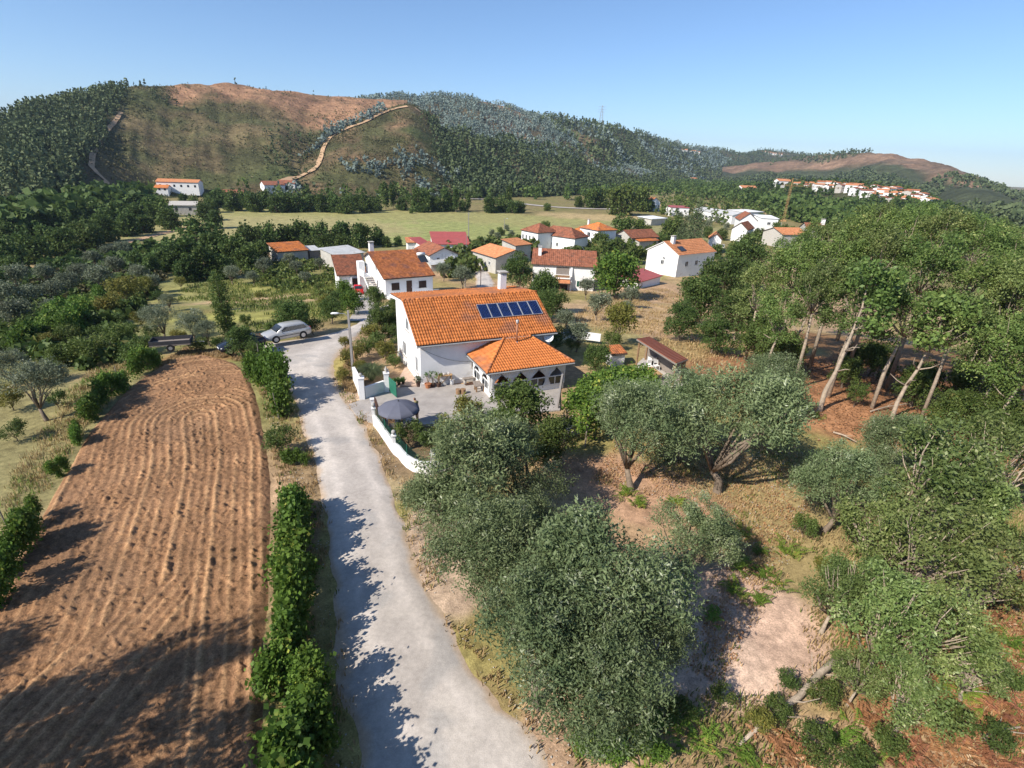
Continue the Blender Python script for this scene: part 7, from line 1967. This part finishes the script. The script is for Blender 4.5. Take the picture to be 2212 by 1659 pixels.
for i in range(len(q)):
    g = MB(); g.lathe([(.13, -.05), (.15, .05), (.12, .13), (.04, .16)], 7, (q[i][0] + RNG.normal() * .03, q[i][1] + RNG.normal() * .03, 0)); g.build('stone', M['stone'], t, True)
t = thing('garden_wall', 'long low white garden wall behind the veranda', 'wall', (0, 0, 0))
wall_run(t, [(4.20, 52.66), (5.75, 53.26), (7.48, 53.51), (9.23, 52.97)], .5, .25, 'white')
house('pump_house', 'tiny garden shed with orange tiles behind the lemon tree', (8.97, 44.69), (10.51, 45.19), 1.6, 1.2, .3, style='mono', zg=0, oh=.15, roof='tile_old', wall='white_old', cat='shed', foot=.3)

# open shelter with a dark red sheet roof
sh = thing('garden_shelter', 'open timber shelter with sloping dark red metal roof', 'shelter', (12.3, 42.6, 0), 0)
rc = [(11.08, 44.72, 2.8), (12.98, 38.81, 2.8), (15.14, 41.46, 2.2), (12.51, 47.6, 2.2)]
c0, c1, c2, c3 = (Vector(p) - Vector((12.3, 42.6, 0)) for p in rc)
d_ = (c1 - c0).normalized()
c2 = c1 + (c2 - c1 + c3 - c0) / 2; c3 = c0 + (c2 - c1)
mb = MB(); mb.slab([c0, c1, c2, c3], .04); so = mb.build('roof', M['rust_sheet'], sh)
mb = MB()
for k in range(24):
    f = (k + .5) / 24
    mb.tube([c0.lerp(c1, f) + Vector((0, 0, .01)), c3.lerp(c2, f) + Vector((0, 0, .01))], .03, 5)
mb.build('roof_rib', M['rust_sheet'], so)
mb = MB()
for a, b in ((c0, c1), (c3, c2), (c0, c3), (c1, c2)):
    mb.tube([a - Vector((0, 0, .1)), b - Vector((0, 0, .1))], .085, 4)
mb.build('fascia', M['wood_grey'], sh)
for a, b in ((c0, c3), (c1, c2)):
    for f in (.12, .88):
        for f2 in (.06,):
            p = a.lerp(b, f); p = p.lerp(c0.lerp(c2, .5), f2)
            mb = MB(); mb.tube([(p.x, p.y, -.3), (p.x, p.y, p.z - .1)], .09, 8); mb.build('post', M['wood'], sh)
            mb = MB(); e = p.lerp(c0.lerp(c2, .5), .25); mb.tube([(p.x, p.y, p.z - .9), (e.x, e.y, e.z - .18)], .05, 6); mb.build('brace', M['wood'], sh)
mb = MB(); p0, p1 = c3.lerp(c0, .06), c2.lerp(c1, .06); mb.prism([(p0.x, p0.y, -.2), (p1.x, p1.y, -.2), (p1.x, p1.y, 2.05), (p0.x, p0.y, 2.05)], (-.12, -.06, 0)); mb.build('back_wall', M['wood_grey'], sh)
flat('shelter_floor', [(11.0, 44.6), (12.9, 39.0), (15.0, 41.4), (12.6, 47.4)], .05, M['stone'])
table('picnic_table', 'pale wooden table under the red roofed shelter', (12.22, 42.16), math.atan2(-5.9, 1.9), 1.8, .8, .74, 'wood_pale', 'wood_pale')
for k, (q, rz) in enumerate((((11.88, 43.55), .5), ((12.45, 44.04), .4), ((13.06, 44.25), .3))):
    chair('white_chair', ('left', 'middle', 'right')[k] + ' white chair behind the table in the shelter', q, rz, 'frame_white', .05, 'white chairs in the shelter')
t = thing('white_stove', 'white metal stove standing in the shelter', 'stove', (*(12.87, 45.27), .05), .4)
g = MB(); g.box(-.3, .3, -.28, .28, 0, .88); g.build('body', M['frame_white'], t); g = MB(); g.box(-.24, .24, -.3, -.281, .15, .6); g.build('oven_door', M['black'], t)
g = MB(); g.box(-.31, .31, -.29, .29, .881, .93); g.build('top', M['steel'], t)

# clipped hedge beside the village lane
he = [(-14.72, 151.68), (-13.38, 158.81), (-11.03, 164.02), (-8.20, 168.67)]
t = thing('clipped_hedge', 'dark clipped hedge along the village lane', 'hedge', (0, 0, 0))
q = resample(he, .7); rng = np.random.default_rng(91)
V, F = leaf_cloud(np.repeat(np.column_stack([q, [float(hT(*p)) + 1.0 for p in q]]), 26, 0) + rng.uniform(-1, 1, (len(q) * 26, 3)) * [.5, .5, 1.0], 6, .12, .26, .7, rng)
link('foliage', mesh_np('foliage', V, F), M['dark_leaf'], t)
g = MB()
for p in q: g.tube([(p[0], p[1], float(hT(*p)) - .2), (p[0], p[1], float(hT(*p)) + 1.2)], .05, 5)
g.build('stems', M['bark'], t)

# tower crane and far pylon
cb = (156.15, 323.14)
t = thing('tower_crane', 'orange tower crane with long jib over the village', 'crane', (cb[0], cb[1], -9), math.radians(-20))
def lattice(mb, a, b, w, n, r=.12):
    a, b = Vector(a), Vector(b); d = (b - a).normalized(); u = d.orthogonal().normalized(); v = d.cross(u)
    cs = [(u * sx + v * sy) * w / 2 for sx, sy in ((-1, -1), (1, -1), (1, 1), (-1, 1))]
    for c in cs: mb.tube([a + c, b + c], r, 4, False)
    for i in range(n):
        p, q = a.lerp(b, i / n), a.lerp(b, (i + 1) / n)
        for k in range(4):
            mb.tube([p + cs[k], q + cs[(k + 1) % 4]], r * .6, 3, False)
mb = MB(); lattice(mb, (0, 0, 0), (0, 0, 19.5), .9, 14, .05); mb.box(-1.5, 1.5, -1.5, 1.5, -.3, .6); mb.build('mast', M['orange_paint'], t)
mb = MB(); lattice(mb, (-5, 0, 19.6), (26, 0, 19.6), .6, 26, .035); mb.tube([(0, 0, 23.5), (18, 0, 20)], .05, 4); mb.tube([(0, 0, 23.5), (-5, 0, 20)], .05, 4); mb.tube([(0, 0, 19.5), (0, 0, 23.5)], .2, 4); mb.build('jib', M['orange_paint'], t)
mb = MB(); mb.box(-5.6, -3.6, -.7, .7, 18.2, 19.6); mb.build('counterweight', M['concrete'], t)
pp = drop((132.06, 991.58))
t = thing('power_pylon', 'faint lattice power pylon on the ridge skyline', 'pylon', pp, 0)
mb = MB()
for sx in (-1, 1):
    for sy in (-1, 1): mb.tube([(sx * 4, sy * 4, -2), (sx * .6, sy * .6, 34)], .25, 4, False)
for k in range(8):
    w0, w1 = 4 - 3.4 * k / 8, 4 - 3.4 * (k + 1) / 8
    mb.tube([(-w0, -w0, 34 * k / 8), (w1, -w1, 34 * (k + 1) / 8)], .15, 3, False); mb.tube([(w0, -w0, 34 * k / 8), (-w1, -w1, 34 * (k + 1) / 8)], .15, 3, False)
for z in (24, 28, 32): mb.tube([(-7, 0, z), (7, 0, z)], .2, 4)
mb.build('lattice', M['steel'], t)


# ---- cars -------------------------------------------------------------------
def loft(sections):
    n = len(sections[0]); V = [p for s in sections for p in s]
    F = [(i * n + j, i * n + (j + 1) % n, (i + 1) * n + (j + 1) % n, (i + 1) * n + j) for i in range(len(sections) - 1) for j in range(n)]
    return V, F + [tuple(range(n))[::-1], tuple((len(sections) - 1) * n + j for j in range(n))]


def car(name, label, loc, rz, paint, L_=4.45, W_=1.76, H_=1.48, wagon=True, wb=2.64):
    t = thing(name, label, 'car', loc, rz)
    w = W_ / 2
    f, r = L_ / 2, -L_ / 2
    # lower body: rings across the car at stations along it
    st = [(f, .80, .46, .58), (f - .06, .90, .28, .66), (f - .35, .975, .22, .76), (f - .85, 1.0, .20, .86), (f - 1.25, 1.0, .20, .93), (0.1, 1.0, .20, .95), (-.9, 1.0, .20, .97), (r + .7, 1.0, .22, .99), (r + .25, .975, .25, 1.0), (r + .05, .93, .32, .97), (r, .88, .42, .86)]
    sec = []
    for x, k, zb, zt in st:
        ww = w * k
        sec.append([(x, -ww * .86, zb), (x, -ww * .98, zb + .10), (x, -ww, (zb + zt) / 2), (x, -ww * .975, zt - .06), (x, -ww * .86, zt), (x, 0, zt + .035), (x, ww * .86, zt), (x, ww * .975, zt - .06), (x, ww, (zb + zt) / 2), (x, ww * .98, zb + .10), (x, ww * .86, zb), (x, 0, zb - .01)])
    V, F = loft(sec)
    mb = MB(); mb.add(V, F)
    xr = r + .28 if wagon else r + .55
    gs = [(f - 1.12, .90, .93), (f - 1.62, .80, H_ - .16), (f - 1.95, .77, H_ - .03), (-.35, .765, H_), (xr + .55, .755, H_ - .03), (xr + .22, .76, H_ - .12), (r + .06 if wagon else r + .12, .85, .95)]
    sec = []
    for x, k, z in gs:
        ww = w * k; wb_ = w * .90
        zb = .90
        sec.append([(x if z < 1 else x, -wb_, zb), (x, -ww, max(zb, z - .07)), (x, -ww * .86, z), (x, 0, z + .025), (x, ww * .86, z), (x, ww, max(zb, z - .07)), (x, wb_, zb)])
    V, F = loft(sec); mb.add(V, F)
    body = mb.build('body', M[paint], t, True)
    try:
        body.data.polygons.foreach_set('use_smooth', np.ones(len(body.data.polygons), dtype=bool)); body.data.update()
    except Exception: pass
    # glass
    a, b = gs[0], gs[1]
    g = MB(); g.prism([(a[0] - .02, -w * .82, .95), (a[0] - .02, w * .82, .95), (b[0] - .1, w * .70, H_ - .10), (b[0] - .1, -w * .70, H_ - .10)], (.035, 0, .03)); g.build('windscreen', M['glass'], t)
    x0, x1 = gs[-1][0], gs[-2][0]
    g = MB(); g.prism([(x0 + .02, -w * .74, 1.0), (x0 + .02, w * .74, 1.0), (x1 + .02, w * .68, H_ - .14), (x1 + .02, -w * .68, H_ - .14)], (-.045, 0, .02)); g.build('rear_window', M['glass'], t)
    for s in (-1, 1):
        yb, yt = s * w * .905, s * w * .785
        for xs in (((f - 1.45, f - 1.92), (-.05, -.05)), ((-.10, -.10), (xr + 1.15, xr + 1.1)), ((xr + 1.1, xr + 1.05), (xr + .15, xr + .42))):
            (b0, t0), (b1, t1) = xs
            g = MB(); g.prism([(b0, yb, .97), (b1, yb, .98), (t1, yt, H_ - .16), (t0, yt, H_ - .17)], (0, s * .018, .006)); g.build('side_window', M['glass'], t)
        g = MB(); g.tube([(f - 1.5, s * w * .93, .98), (f - 1.48, s * (w + .10), 1.03)], [.03, .075], 6); g.build('mirror', M[paint], t)
        g = MB(); g.prism([(f - .02, s * w * .55, .56), (f - .10, s * w * .84, .58), (f - .42, s * w * .90, .70), (f - .30, s * w * .62, .72)], (.015, s * .012, .02)); g.build('headlight', M['lamp_glass'], t)
        g = MB(); g.prism([(r + .02, s * w * .66, .72), (r + .05, s * w * .90, .72), (r + .12, s * w * .88, 1.02), (r + .06, s * w * .70, 1.02)], (-.03, s * .03, 0)); g.build('tail_light', M['tail_glass'], t)
        g = MB(); g.box(-1.0, 1.0, s * w - .012 if s > 0 else s * w - .012, s * w + .012, .52, .57); g.build('trim_strip', M['black'], t)
        for k, x in enumerate((wb / 2 - .02, -wb / 2 - .02)):
            g = MB(); g.tube([(x, s * (w - .22), .33), (x, s * (w + .004), .33)], .375, 20); g.build('wheel_arch', M['black'], t)
            wh = MB(); wh.tube([(x, s * (w - .2), .31), (x, s * (w + .02), .31)], .31, 20); wo = wh.build('wheel', M['rubber'], t)
            rm = MB(); rm.tube([(x, s * (w + .0), .31), (x, s * (w + .026), .31)], .205, 16)
            for q in range(5):
                a_ = q * 2 * pi / 5; rm.box(x - .025, x + .025, s * (w + .03) - .006, s * (w + .03) + .006, .31, .49)
                n0 = len(rm.v) - 8
                for vi in range(n0, len(rm.v)):
                    X_, Y_, Z_ = rm.v[vi]; dx, dz = X_ - x, Z_ - .31
                    rm.v[vi] = (x + dx * math.cos(a_) - dz * math.sin(a_), Y_, .31 + dx * math.sin(a_) + dz * math.cos(a_))
            rm.build('rim', M['alu'], wo)
    g = MB(); g.box(f - .02, f + .015, -.45, .45, .38, .50); g.build('grille', M['black'], t)
    g = MB(); g.box(f + .0, f + .025, -.26, .26, .50, .60); g.build('number_plate', M['frame_white'], t)
    return t


w1, w2 = np.array((-22.89, 47.05)), np.array((-20.92, 48.99))
hd_ = (w1 - w2) / np.linalg.norm(w1 - w2); far = np.array([hd_[1], -hd_[0]]); far = far if far[1] > 0 else -far
cc_ = (w1 + w2) / 2 + far * .82
cz = math.atan2(hd_[1], hd_[0])
car('silver_car', 'silver estate car parked at the outer bend of the lane', (cc_[0], cc_[1], .06), cz, 'silver_paint', 4.5, 1.78, 1.50)
rw = np.array((-23.46, 45.14))
dc = rw + np.array([math.cos(cz - .05), math.sin(cz - .05)]) * 1.3 + far * .80
car('dark_car', 'dark car half hidden under branches in front of the silver car', (dc[0], dc[1], .06), cz - .05, 'dark_paint', 3.9, 1.66, 1.44, False, 2.45)
rc_ = (-26.93, 87.36)
car('red_car', 'small red car parked in front of the garage', on_ground(rc_, .08), math.radians(-70), 'red_paint', 3.7, 1.62, 1.42, False, 2.4)
flat('drive', [(-25.64, 77.30), (-27.55, 87.25), (-29.10, 92.41), (-26.96, 93.56), (-25.55, 86.78), (-20.12, 70.83), (-19.72, 67.56)], -30, M['road'])
bpy.data.objects.remove(bpy.data.objects['drive'])
ribbon('drive', [(-27.57, 91.10), (-25.40, 83.63), (-22.83, 76.24), (-20.28, 69.12), (-18.49, 60.87)], 3.4, M['road'], 0.10, 1.0, .1)

M['tarp'] = mat('dark_trailer_boards', (0.045, 0.045, 0.05), 0.8, 0.2, 3.0)
# old trailer at the top of the field
tp = (np.array((-31.73, 43.22)) + np.array((-30.53, 45.58))) / 2
t = thing('farm_trailer', 'old dark flat bed trailer at the top of the ploughed field', 'trailer', (tp[0], tp[1], 0), math.radians(22))
g = MB(); g.box(-1.6, 1.6, -.8, .8, .55, .65); g.build('bed', M['wood_grey'], t)
for y in (-.8, .76):
    g = MB(); g.box(-1.6, 1.6, y, y + .04, .651, 1.0); g.build('side_board', M['tarp'], t)
g = MB(); g.box(-1.6, -1.56, -.755, .755, .651, 1.0); g.box(1.56, 1.6, -.755, .755, .651, 1.0); g.build('end_board', M['tarp'], t)
for y in (-.85, .7):
    g = MB(); g.tube([(0, y, .33), (0, y + .16, .33)], .33, 16); o = g.build('wheel', M['rubber'], t); g = MB(); g.tube([(0, y - .01, .33), (0, y + .17, .33)], .16, 12); g.build('rim', M['steel'], o)
g = MB(); g.tube([(1.6, 0, .58), (2.6, 0, .5)], .05, 6); g.build('drawbar', M['steel'], t)

# fallen log and branches in the right foreground
la, lb = np.array((7.79, 10.89)), np.array((12.60, 13.90))
t = thing('fallen_log', 'pale fallen log lying among the brambles at the bottom right', 'log', (la[0], la[1], 0.08), math.atan2(*(lb - la)[::-1]))
ll = float(np.linalg.norm(lb - la))
g = MB(); g.tube([(0, 0, 0), (ll * .25, .05, .06), (ll * .55, -.03, .16), (ll * .8, .06, .35), (ll, 0, .6)], [.05, .09, .11, .12, .13], 8); g.build('trunk', M['bark_pale'], t, True)
g = MB()
for k in range(7):
    x = ll * (.3 + .09 * k); s = 1 if k % 2 else -1
    g.tube([(x, 0, .2), (x + .2, s * .3, .35), (x + .5, s * .6, .5 + .1 * k % .3)], [.035, .02, .008], 5)
g.build('branch', M['bark_pale'], t)
for k, (a, b, lab) in enumerate((((23.23, 33.32), (24.03, 31.85), 'pale dead branch lying on the orange leaf litter'), ((28.30, 37.19), (32.59, 39.06), 'grey brushwood branch below the forked trunk'), ((16.05, 11.42), (17.68, 11.87), 'dead branch at the bottom right corner'))):
    a, b = np.array(a), np.array(b); l = float(np.linalg.norm(b - a))
    t = thing('dead_branch', lab, 'branch', (a[0], a[1], .06), math.atan2(*(b - a)[::-1]))
    g = MB(); g.tube([(0, 0, 0), (l * .4, .06, .08), (l, 0, .05)], [.07, .06, .03], 6); g.build('limb', M['bark_pale'], t)
    g = MB(); g.tube([(l * .4, .05, .08), (l * .7, .3, .25)], [.03, .01], 5); g.tube([(l * .6, 0, .07), (l * .9, -.3, .2)], [.03, .01], 5); g.build('twig', M['bark_pale'], t)

# overhead cable to the house
t = thing('house_cable', 'thin black cable slung from the gable corner along the white wall', 'cable', (0, 0, 0))
p0, p1 = np.array(house_pt(.05, -.06, 3.3)), np.array(house_pt(4.5, -.08, 1.7))
g = MB(); g.tube([p0 + (p1 - p0) * s - np.array([0, 0, .35 * math.sin(pi * s)]) for s in np.linspace(0, 1, 9)], .012, 4); g.build('wire', M['black'], t)

# ------------------------------------------------------------------ ground cover nobody could count
def scatter(poly, n, seed, thresh=None, sc=3.0):
    rng = np.random.default_rng(seed)
    a = np.array(poly); q = a.min(0) + rng.random((n * 4, 2)) * (a.max(0) - a.min(0))
    ok = in_poly(q[:, 0], q[:, 1], poly)
    if thresh is not None: ok &= fbm(q[:, 0], q[:, 1], sc, seed, 3) > thresh
    return q[ok][:n], rng


def tufts(name, label, polys, n, h, material, seed, thresh=.45, sc=2.0, per=7, w=.012, spread=.12, cat='grass'):
    VV, FF, k = [], [], 0
    for i, poly in enumerate(polys):
        q, rng = scatter(poly, n, seed + i, thresh, sc)
        m = len(q) * per
        base = np.repeat(np.column_stack([q, hT(q[:, 0], q[:, 1]) - .05]), per, 0) + rng.normal(size=(m, 3)) * [spread, spread, 0]
        a = rng.random(m) * 2 * pi; l = h * (.4 + .8 * rng.random(m)); ln = rng.random(m) * .7
        d = np.column_stack([np.cos(a), np.sin(a), np.zeros(m)]); s = np.column_stack([-np.sin(a), np.cos(a), np.zeros(m)]) * (w * (1 + l / h))[:, None]
        tip = base + d * (l * ln)[:, None]; tip[:, 2] += l
        mid = base + d * (l * ln * .35)[:, None]; mid[:, 2] += l * .6
        V = np.stack([base - s, base + s, mid + s * .8, tip + s * .1, tip - s * .1, mid - s * .8], 1).reshape(-1, 3)
        F = (np.arange(m)[:, None, None] * 6 + np.array([[0, 1, 2, 5], [5, 2, 3, 4]])[None]).reshape(-1, 4) + k
        VV.append(V); FF.append(F); k += len(V)
    return tag(link(name, mesh_np(name, np.concatenate(VV), np.concatenate(FF)), M[material]), label, cat, kind='stuff')


def leaves_flat(name, label, polys, n, size, material, seed, thresh=.35, sc=3.0, zmax=.06):
    VV, FF, k = [], [], 0
    for i, poly in enumerate(polys):
        q, rng = scatter(poly, n, seed + i, thresh, sc)
        C0 = np.column_stack([q, hT(q[:, 0], q[:, 1]) - .02 + rng.random(len(q)) * zmax])
        V, F = leaf_cloud(C0, 1, .01, size, .7, rng, 3.0)
        VV.append(V); FF.append(F + k); k += len(V)
    return tag(link(name, mesh_np(name, np.concatenate(VV), np.concatenate(FF)), M[material]), label, 'leaf litter', kind='stuff')


VERGE_R = [(-14.92, 40.98), (-14.26, 38.04), (-11.21, 33.16), (-9.02, 29.32), (-6.95, 25.19), (-5.27, 21.52), (-3.86, 18.02), (-2.11, 15.08), (-0.19, 12.26), (1.70, 9.99), (3.13, 10.05), (0.02, 13.19), (-1.85, 16.32), (-3.32, 19.64), (-5.03, 24.06), (-6.94, 26.79), (-9.64, 31.66), (-11.65, 35.23), (-14.15, 41.07)]
VERGE_L = [(-20.97, 40.80), (-18.23, 37.60), (-15.55, 33.64), (-13.30, 29.68), (-11.27, 25.93), (-9.30, 21.70), (-7.84, 18.42), (-6.23, 14.69), (-5.15, 12.06), (-4.12, 9.76), (-6.52, 9.66), (-8.37, 13.74), (-11.05, 20.13), (-12.88, 24.36), (-15.28, 28.89), (-17.79, 33.41), (-20.69, 38.27)]
tufts('dry_grass', 'dry straw coloured grass along the lane verges', [VERGE_R, VERGE_L, [(-29.91, 39.62), (-28.59, 44.69), (-23.88, 42.25), (-26.89, 46.35), (-31.77, 47.01)], [(-14.53, 41.02), (-15.15, 45.69), (-13.19, 41.18), (-11.77, 35.63), (-12.88, 36.37)]], 1300, .22, 'straw', 501, .42, 1.2)
tufts('verge_weeds', 'green weeds on the lane verges', [VERGE_R, VERGE_L], 700, .25, 'green_grass', 511, .52, 1.6)
MEADOW = [(7.22, 66.61), (16.32, 97.48), (31.78, 113.00), (33.88, 103.06), (25.23, 63.59), (23.69, 53.67), (21.55, 45.98), (16.53, 41.44), (17.25, 46.33), (16.20, 60.46), (10.30, 58.66)]
tufts('meadow_grass', 'dry yellow grass of the meadow behind the shelter', [MEADOW], 2600, .28, 'straw', 521, .35, 3.0, 5, .02, .2)
CLEAR = [(4.95, 25.73), (7.17, 30.88), (19.92, 33.36), (19.33, 28.94), (15.74, 21.91), (11.26, 17.05), (8.03, 13.03), (6.89, 13.72), (10.46, 19.87), (9.16, 24.23)]
tufts('clearing_grass', 'thin dry grass in the clearing among the olive trees', [CLEAR], 1800, .16, 'straw', 531, .36, 1.5, 6, .010, .15)
tufts('clearing_green', 'green grass blades in the clearing among the olive trees', [CLEAR], 800, .16, 'green_grass', 535, .52, 2.2, 6, .010, .15)
LEFTG = [(-25.31, 20.95), (-28.05, 25.06), (-30.87, 30.67), (-35.23, 39.89), (-38.11, 49.53), (-32.93, 44.05), (-29.67, 34.59), (-26.64, 27.31), (-23.56, 21.07), (-21.28, 17.02), (-19.15, 13.20), (-22.19, 15.18)]
tufts('left_grass', 'dry grass between the left vine row and the olive tree', [LEFTG], 2200, .25, 'straw', 541, .36, 2.0, 6, .012, .18)
tufts('left_green_grass', 'green weeds between the left vine row and the olive tree', [LEFTG], 1200, .28, 'green_grass', 545, .5, 2.5, 6, .012, .18)
WEEDF = [(-55.10, 80.70), (-62.07, 95.77), (-52.45, 104.93), (-40.09, 113.14), (-24.93, 72.90), (-22.41, 58.53), (-28.17, 54.56), (-30.66, 53.42), (-46.82, 79.35)]
tufts('weed_grass', 'yellow green grass of the weedy field behind the cars', [WEEDF], 2600, .4, 'green_grass', 551, .42, 5.0, 5, .03, .25)
LOWR = [(2.70, 10.03), (6.57, 12.61), (10.24, 12.78), (13.80, 17.72), (18.24, 26.27), (24.03, 29.32), (34.14, 30.15), (24.98, 17.82), (17.54, 10.09)]
tufts('lower_grass', 'thin dry grass between the chestnuts at the lower right', [LOWR], 2200, .2, 'straw', 571, .36, 1.4, 6, .010, .16)
tufts('lower_green_grass', 'green shoots between the chestnuts at the lower right', [LOWR], 1800, .22, 'green_grass', 575, .46, 1.6, 6, .012, .16)


def pebbles(name, label, polys, n, seed):
    VV, FF, k = [], [], 0
    O8 = np.array([(1, 0, 0), (0, 1, 0), (-1, 0, 0), (0, -1, 0), (0, 0, .7), (0, 0, -.5)]); F8 = np.array([(0, 1, 4), (1, 2, 4), (2, 3, 4), (3, 0, 4)])
    for i, poly in enumerate(polys):
        q, rng = scatter(poly, n, seed + i, .4, .8)
        sz = .012 + .035 * rng.random(len(q)) ** 3
        P0 = np.column_stack([q, hT(q[:, 0], q[:, 1]) + .0 - .02])
        V = P0[:, None] + O8[None] * sz[:, None, None] * (0.6 + 0.8 * rng.random((len(q), 6, 1)))
        FF.append((np.arange(len(q))[:, None, None] * 6 + F8[None]).reshape(-1, 3) + k); VV.append(V.reshape(-1, 3)); k += len(q) * 6
    tag(link(name, mesh_np(name, np.concatenate(VV), np.concatenate(FF)), M['stone']), label, 'gravel', kind='stuff')


pebbles('verge_gravel', 'loose gravel and stones along the edges of the lane', [VERGE_R, VERGE_L, CLEAR], 2600, 581)
LITZ = [(21.88, 39.14), (28.85, 49.83), (36.30, 56.00), (41.82, 52.48), (48.87, 51.75), (45.55, 40.64), (34.29, 29.05), (29.07, 32.16), (26.54, 33.27), (21.60, 31.51), (20.62, 33.43)]
LITB = [(15.62, 13.38), (22.05, 19.04), (27.51, 22.69), (24.98, 17.82), (18.08, 10.66), (7.90, 10.24), (9.62, 11.44), (12.17, 11.87)]
leaves_flat('leaf_litter', 'orange brown fallen leaves under the oaks', [LITZ, LITB], 12000, .13, 'litter', 561, .33, 2.5)
leaves_flat('clearing_litter', 'pale fallen leaves on the bare clearing', [CLEAR], 4500, .09, 'litter', 565, .4, 1.5, .03)

def fern_patch(p, n, r, h, label, seed, material='fern'):
    rng = np.random.default_rng(seed)
    t = thing('fern_clump', label, 'fern', (p[0], p[1], 0), 0)
    V, F = [], []
    for _ in range(n):
        o = rng.normal(size=2) * r * .5; a = rng.random() * 6.283; l = h * (.7 + .6 * rng.random())
        d = np.array([math.cos(a), math.sin(a), 0]); s = np.array([-d[1], d[0], 0])
        for i in range(9):
            f = (i + 1) / 10
            c = np.array([o[0], o[1], 0]) + d * l * f * .8 + np.array([0, 0, l * (f * 1.1 - .75 * f * f)])
            w = l * .30 * (1 - f) + .02
            for sg in (-1, 1):
                k = len(V)
                V += [c, c + s * sg * w * .5 + d * .035 + [0, 0, .01], c + s * sg * w + d * .02 - [0, 0, .02], c + s * sg * w * .5 - d * .02]
                F.append((k, k + 1, k + 2, k + 3))
    link('fronds', mesh_np('fronds', V, F), M[material], t)
    return t


for k, (p, r, lab) in enumerate((((12.10, 21.49), .5, 'fern clump at the top of the fern clearing'), ((11.17, 19.13), .6, 'fern clump left of the bare clearing'), ((12.43, 20.31), .3, 'tiny fern in the middle of the clearing'), ((12.11, 18.46), .7, 'broad fern clump above the small round chestnut'), ((13.95, 20.41), .6, 'bright fern clump beside the shaded hollow'), ((10.23, 17.52), .5, 'fern clump at the foot of the slender olive'), ((11.05, 17.04), .3, 'small dark fern on the bare clearing'), ((8.56, 16.16), .4, 'fern at the edge of the biggest olive'),
                                 ((6.53, 24.70), .6, 'fern clump under the arbour olive'), ((7.24, 23.67), .5, 'fern clump below the widest olive'), ((9.24, 24.02), .4, 'small fern between the olives'), ((3.45, 11.33), .9, 'bramble and fern clump under the lowest olive'), ((5.34, 11.57), .9, 'fern clump left of the fallen log'), ((4.03, 10.34), .9, 'fern clump at the bottom edge'), ((6.45, 11.16), .7, 'fern clump beside the end of the fallen log'))):
    fern_patch(p, int(26 * r + 8), r, .42 + .25 * r, lab, 600 + k)
for k, (K_, lab) in enumerate((((3.24, 10.42, 0.97), 'bramble bush at the bottom edge under the olives'), ((4.74, 10.68, 0.84), 'bramble bush right of the bottom one'), ((6.08, 11.73, 0.67), 'bramble bush above the fallen log'), ((7.68, 12.32, 0.62), 'bramble bush at the clearing edge'), ((9.38, 11.87, 0.68), 'low bramble behind the fallen log'), ((10.01, 10.76, 0.85), 'bramble bush at the bottom right of the log'), ((11.07, 10.29, 0.76), 'bramble at the bottom edge near the right corner'))):
    tree('vine' if k in (0, 1) else 'shrub', K_, lab, 'bush', 'bramble_bush', rs=.8)

for k, K_ in enumerate(((11.29, 12.50, 0.59), (12.60, 13.66, 0.56), (10.28, 13.04, 0.48), (18.90, 15.15, 0.64), (18.25, 13.33, 0.65), (15.16, 11.68, 0.63), (16.04, 11.10, 0.66), (22.15, 17.19, 0.66), (12.47, 10.85, 0.57), (15.21, 21.61, 0.68), (17.62, 21.33, 0.77), (14.66, 18.76, 0.54), (24.92, 20.68, 0.88), (27.10, 29.72, 0.82), (22.31, 27.78, 0.72), (8.61, 11.46, 0.50))):
    tree(('shrub', 'shrub', 'dark_shrub', 'yellow')[k % 4], K_, 'leafy sapling bush among the chestnuts at the lower right', 'bush', 'sapling_bush', 'sapling bushes at the lower right', rs=1.1)
for k, p in enumerate(((16.73, 13.08), (18.74, 14.49), (18.03, 12.45), (20.03, 16.54), (20.43, 15.20), (14.67, 11.21), (13.12, 10.72), (15.90, 10.69), (11.49, 11.22), (12.82, 11.89), (24.10, 19.16), (25.93, 33.91), (23.24, 35.90), (29.22, 32.83), (30.63, 30.44), (9.33, 10.84), (7.71, 10.49))):
    tag(fern_patch(p, 26, .7, .55, 'rusty dry bracken clump at the lower right', 700 + k, 'litter' if k % 4 else 'fern'), None, None, 'bracken clumps at the lower right')

# ---- the air: a thin even haze round the whole valley
def haze_box():
    m = bpy.data.materials.new('thin_haze'); m.use_nodes = True
    nt = m.node_tree; nt.nodes.clear()
    out = nt.nodes.new('ShaderNodeOutputMaterial'); v = nt.nodes.new('ShaderNodeVolumePrincipled')
    v.inputs['Color'].default_value = (0.64, 0.78, 1.0, 1); v.inputs['Density'].default_value = 0.0001; v.inputs['Anisotropy'].default_value = 0.2
    nt.links.new(v.outputs['Volume'], out.inputs['Volume'])
    mb = MB(); mb.box(-6500, 6500, -6500, 6500, -16, 330)
    o = mb.build('haze', m); tag(o, kind='stuff')
    return o


haze_box()

# ---- things of one group that look alike: told apart by their place in the row
by = {}
for o in COL.objects:
    if o.parent is None and 'group' in o and 'label' in o:
        by.setdefault((o['group'], o['label']), []).append(o)
for (gname, lab), L_ in by.items():
    if len(L_) < 2: continue
    deep = 'vine' in gname
    L_.sort(key=(lambda o: -o.location.y) if deep else (lambda o: math.atan2(o.location.x, o.location.y)))
    for k, o in enumerate(L_):
        o['label'] = ordinal(k) + ' ' + lab + (', from the far end' if deep else ', from the left')
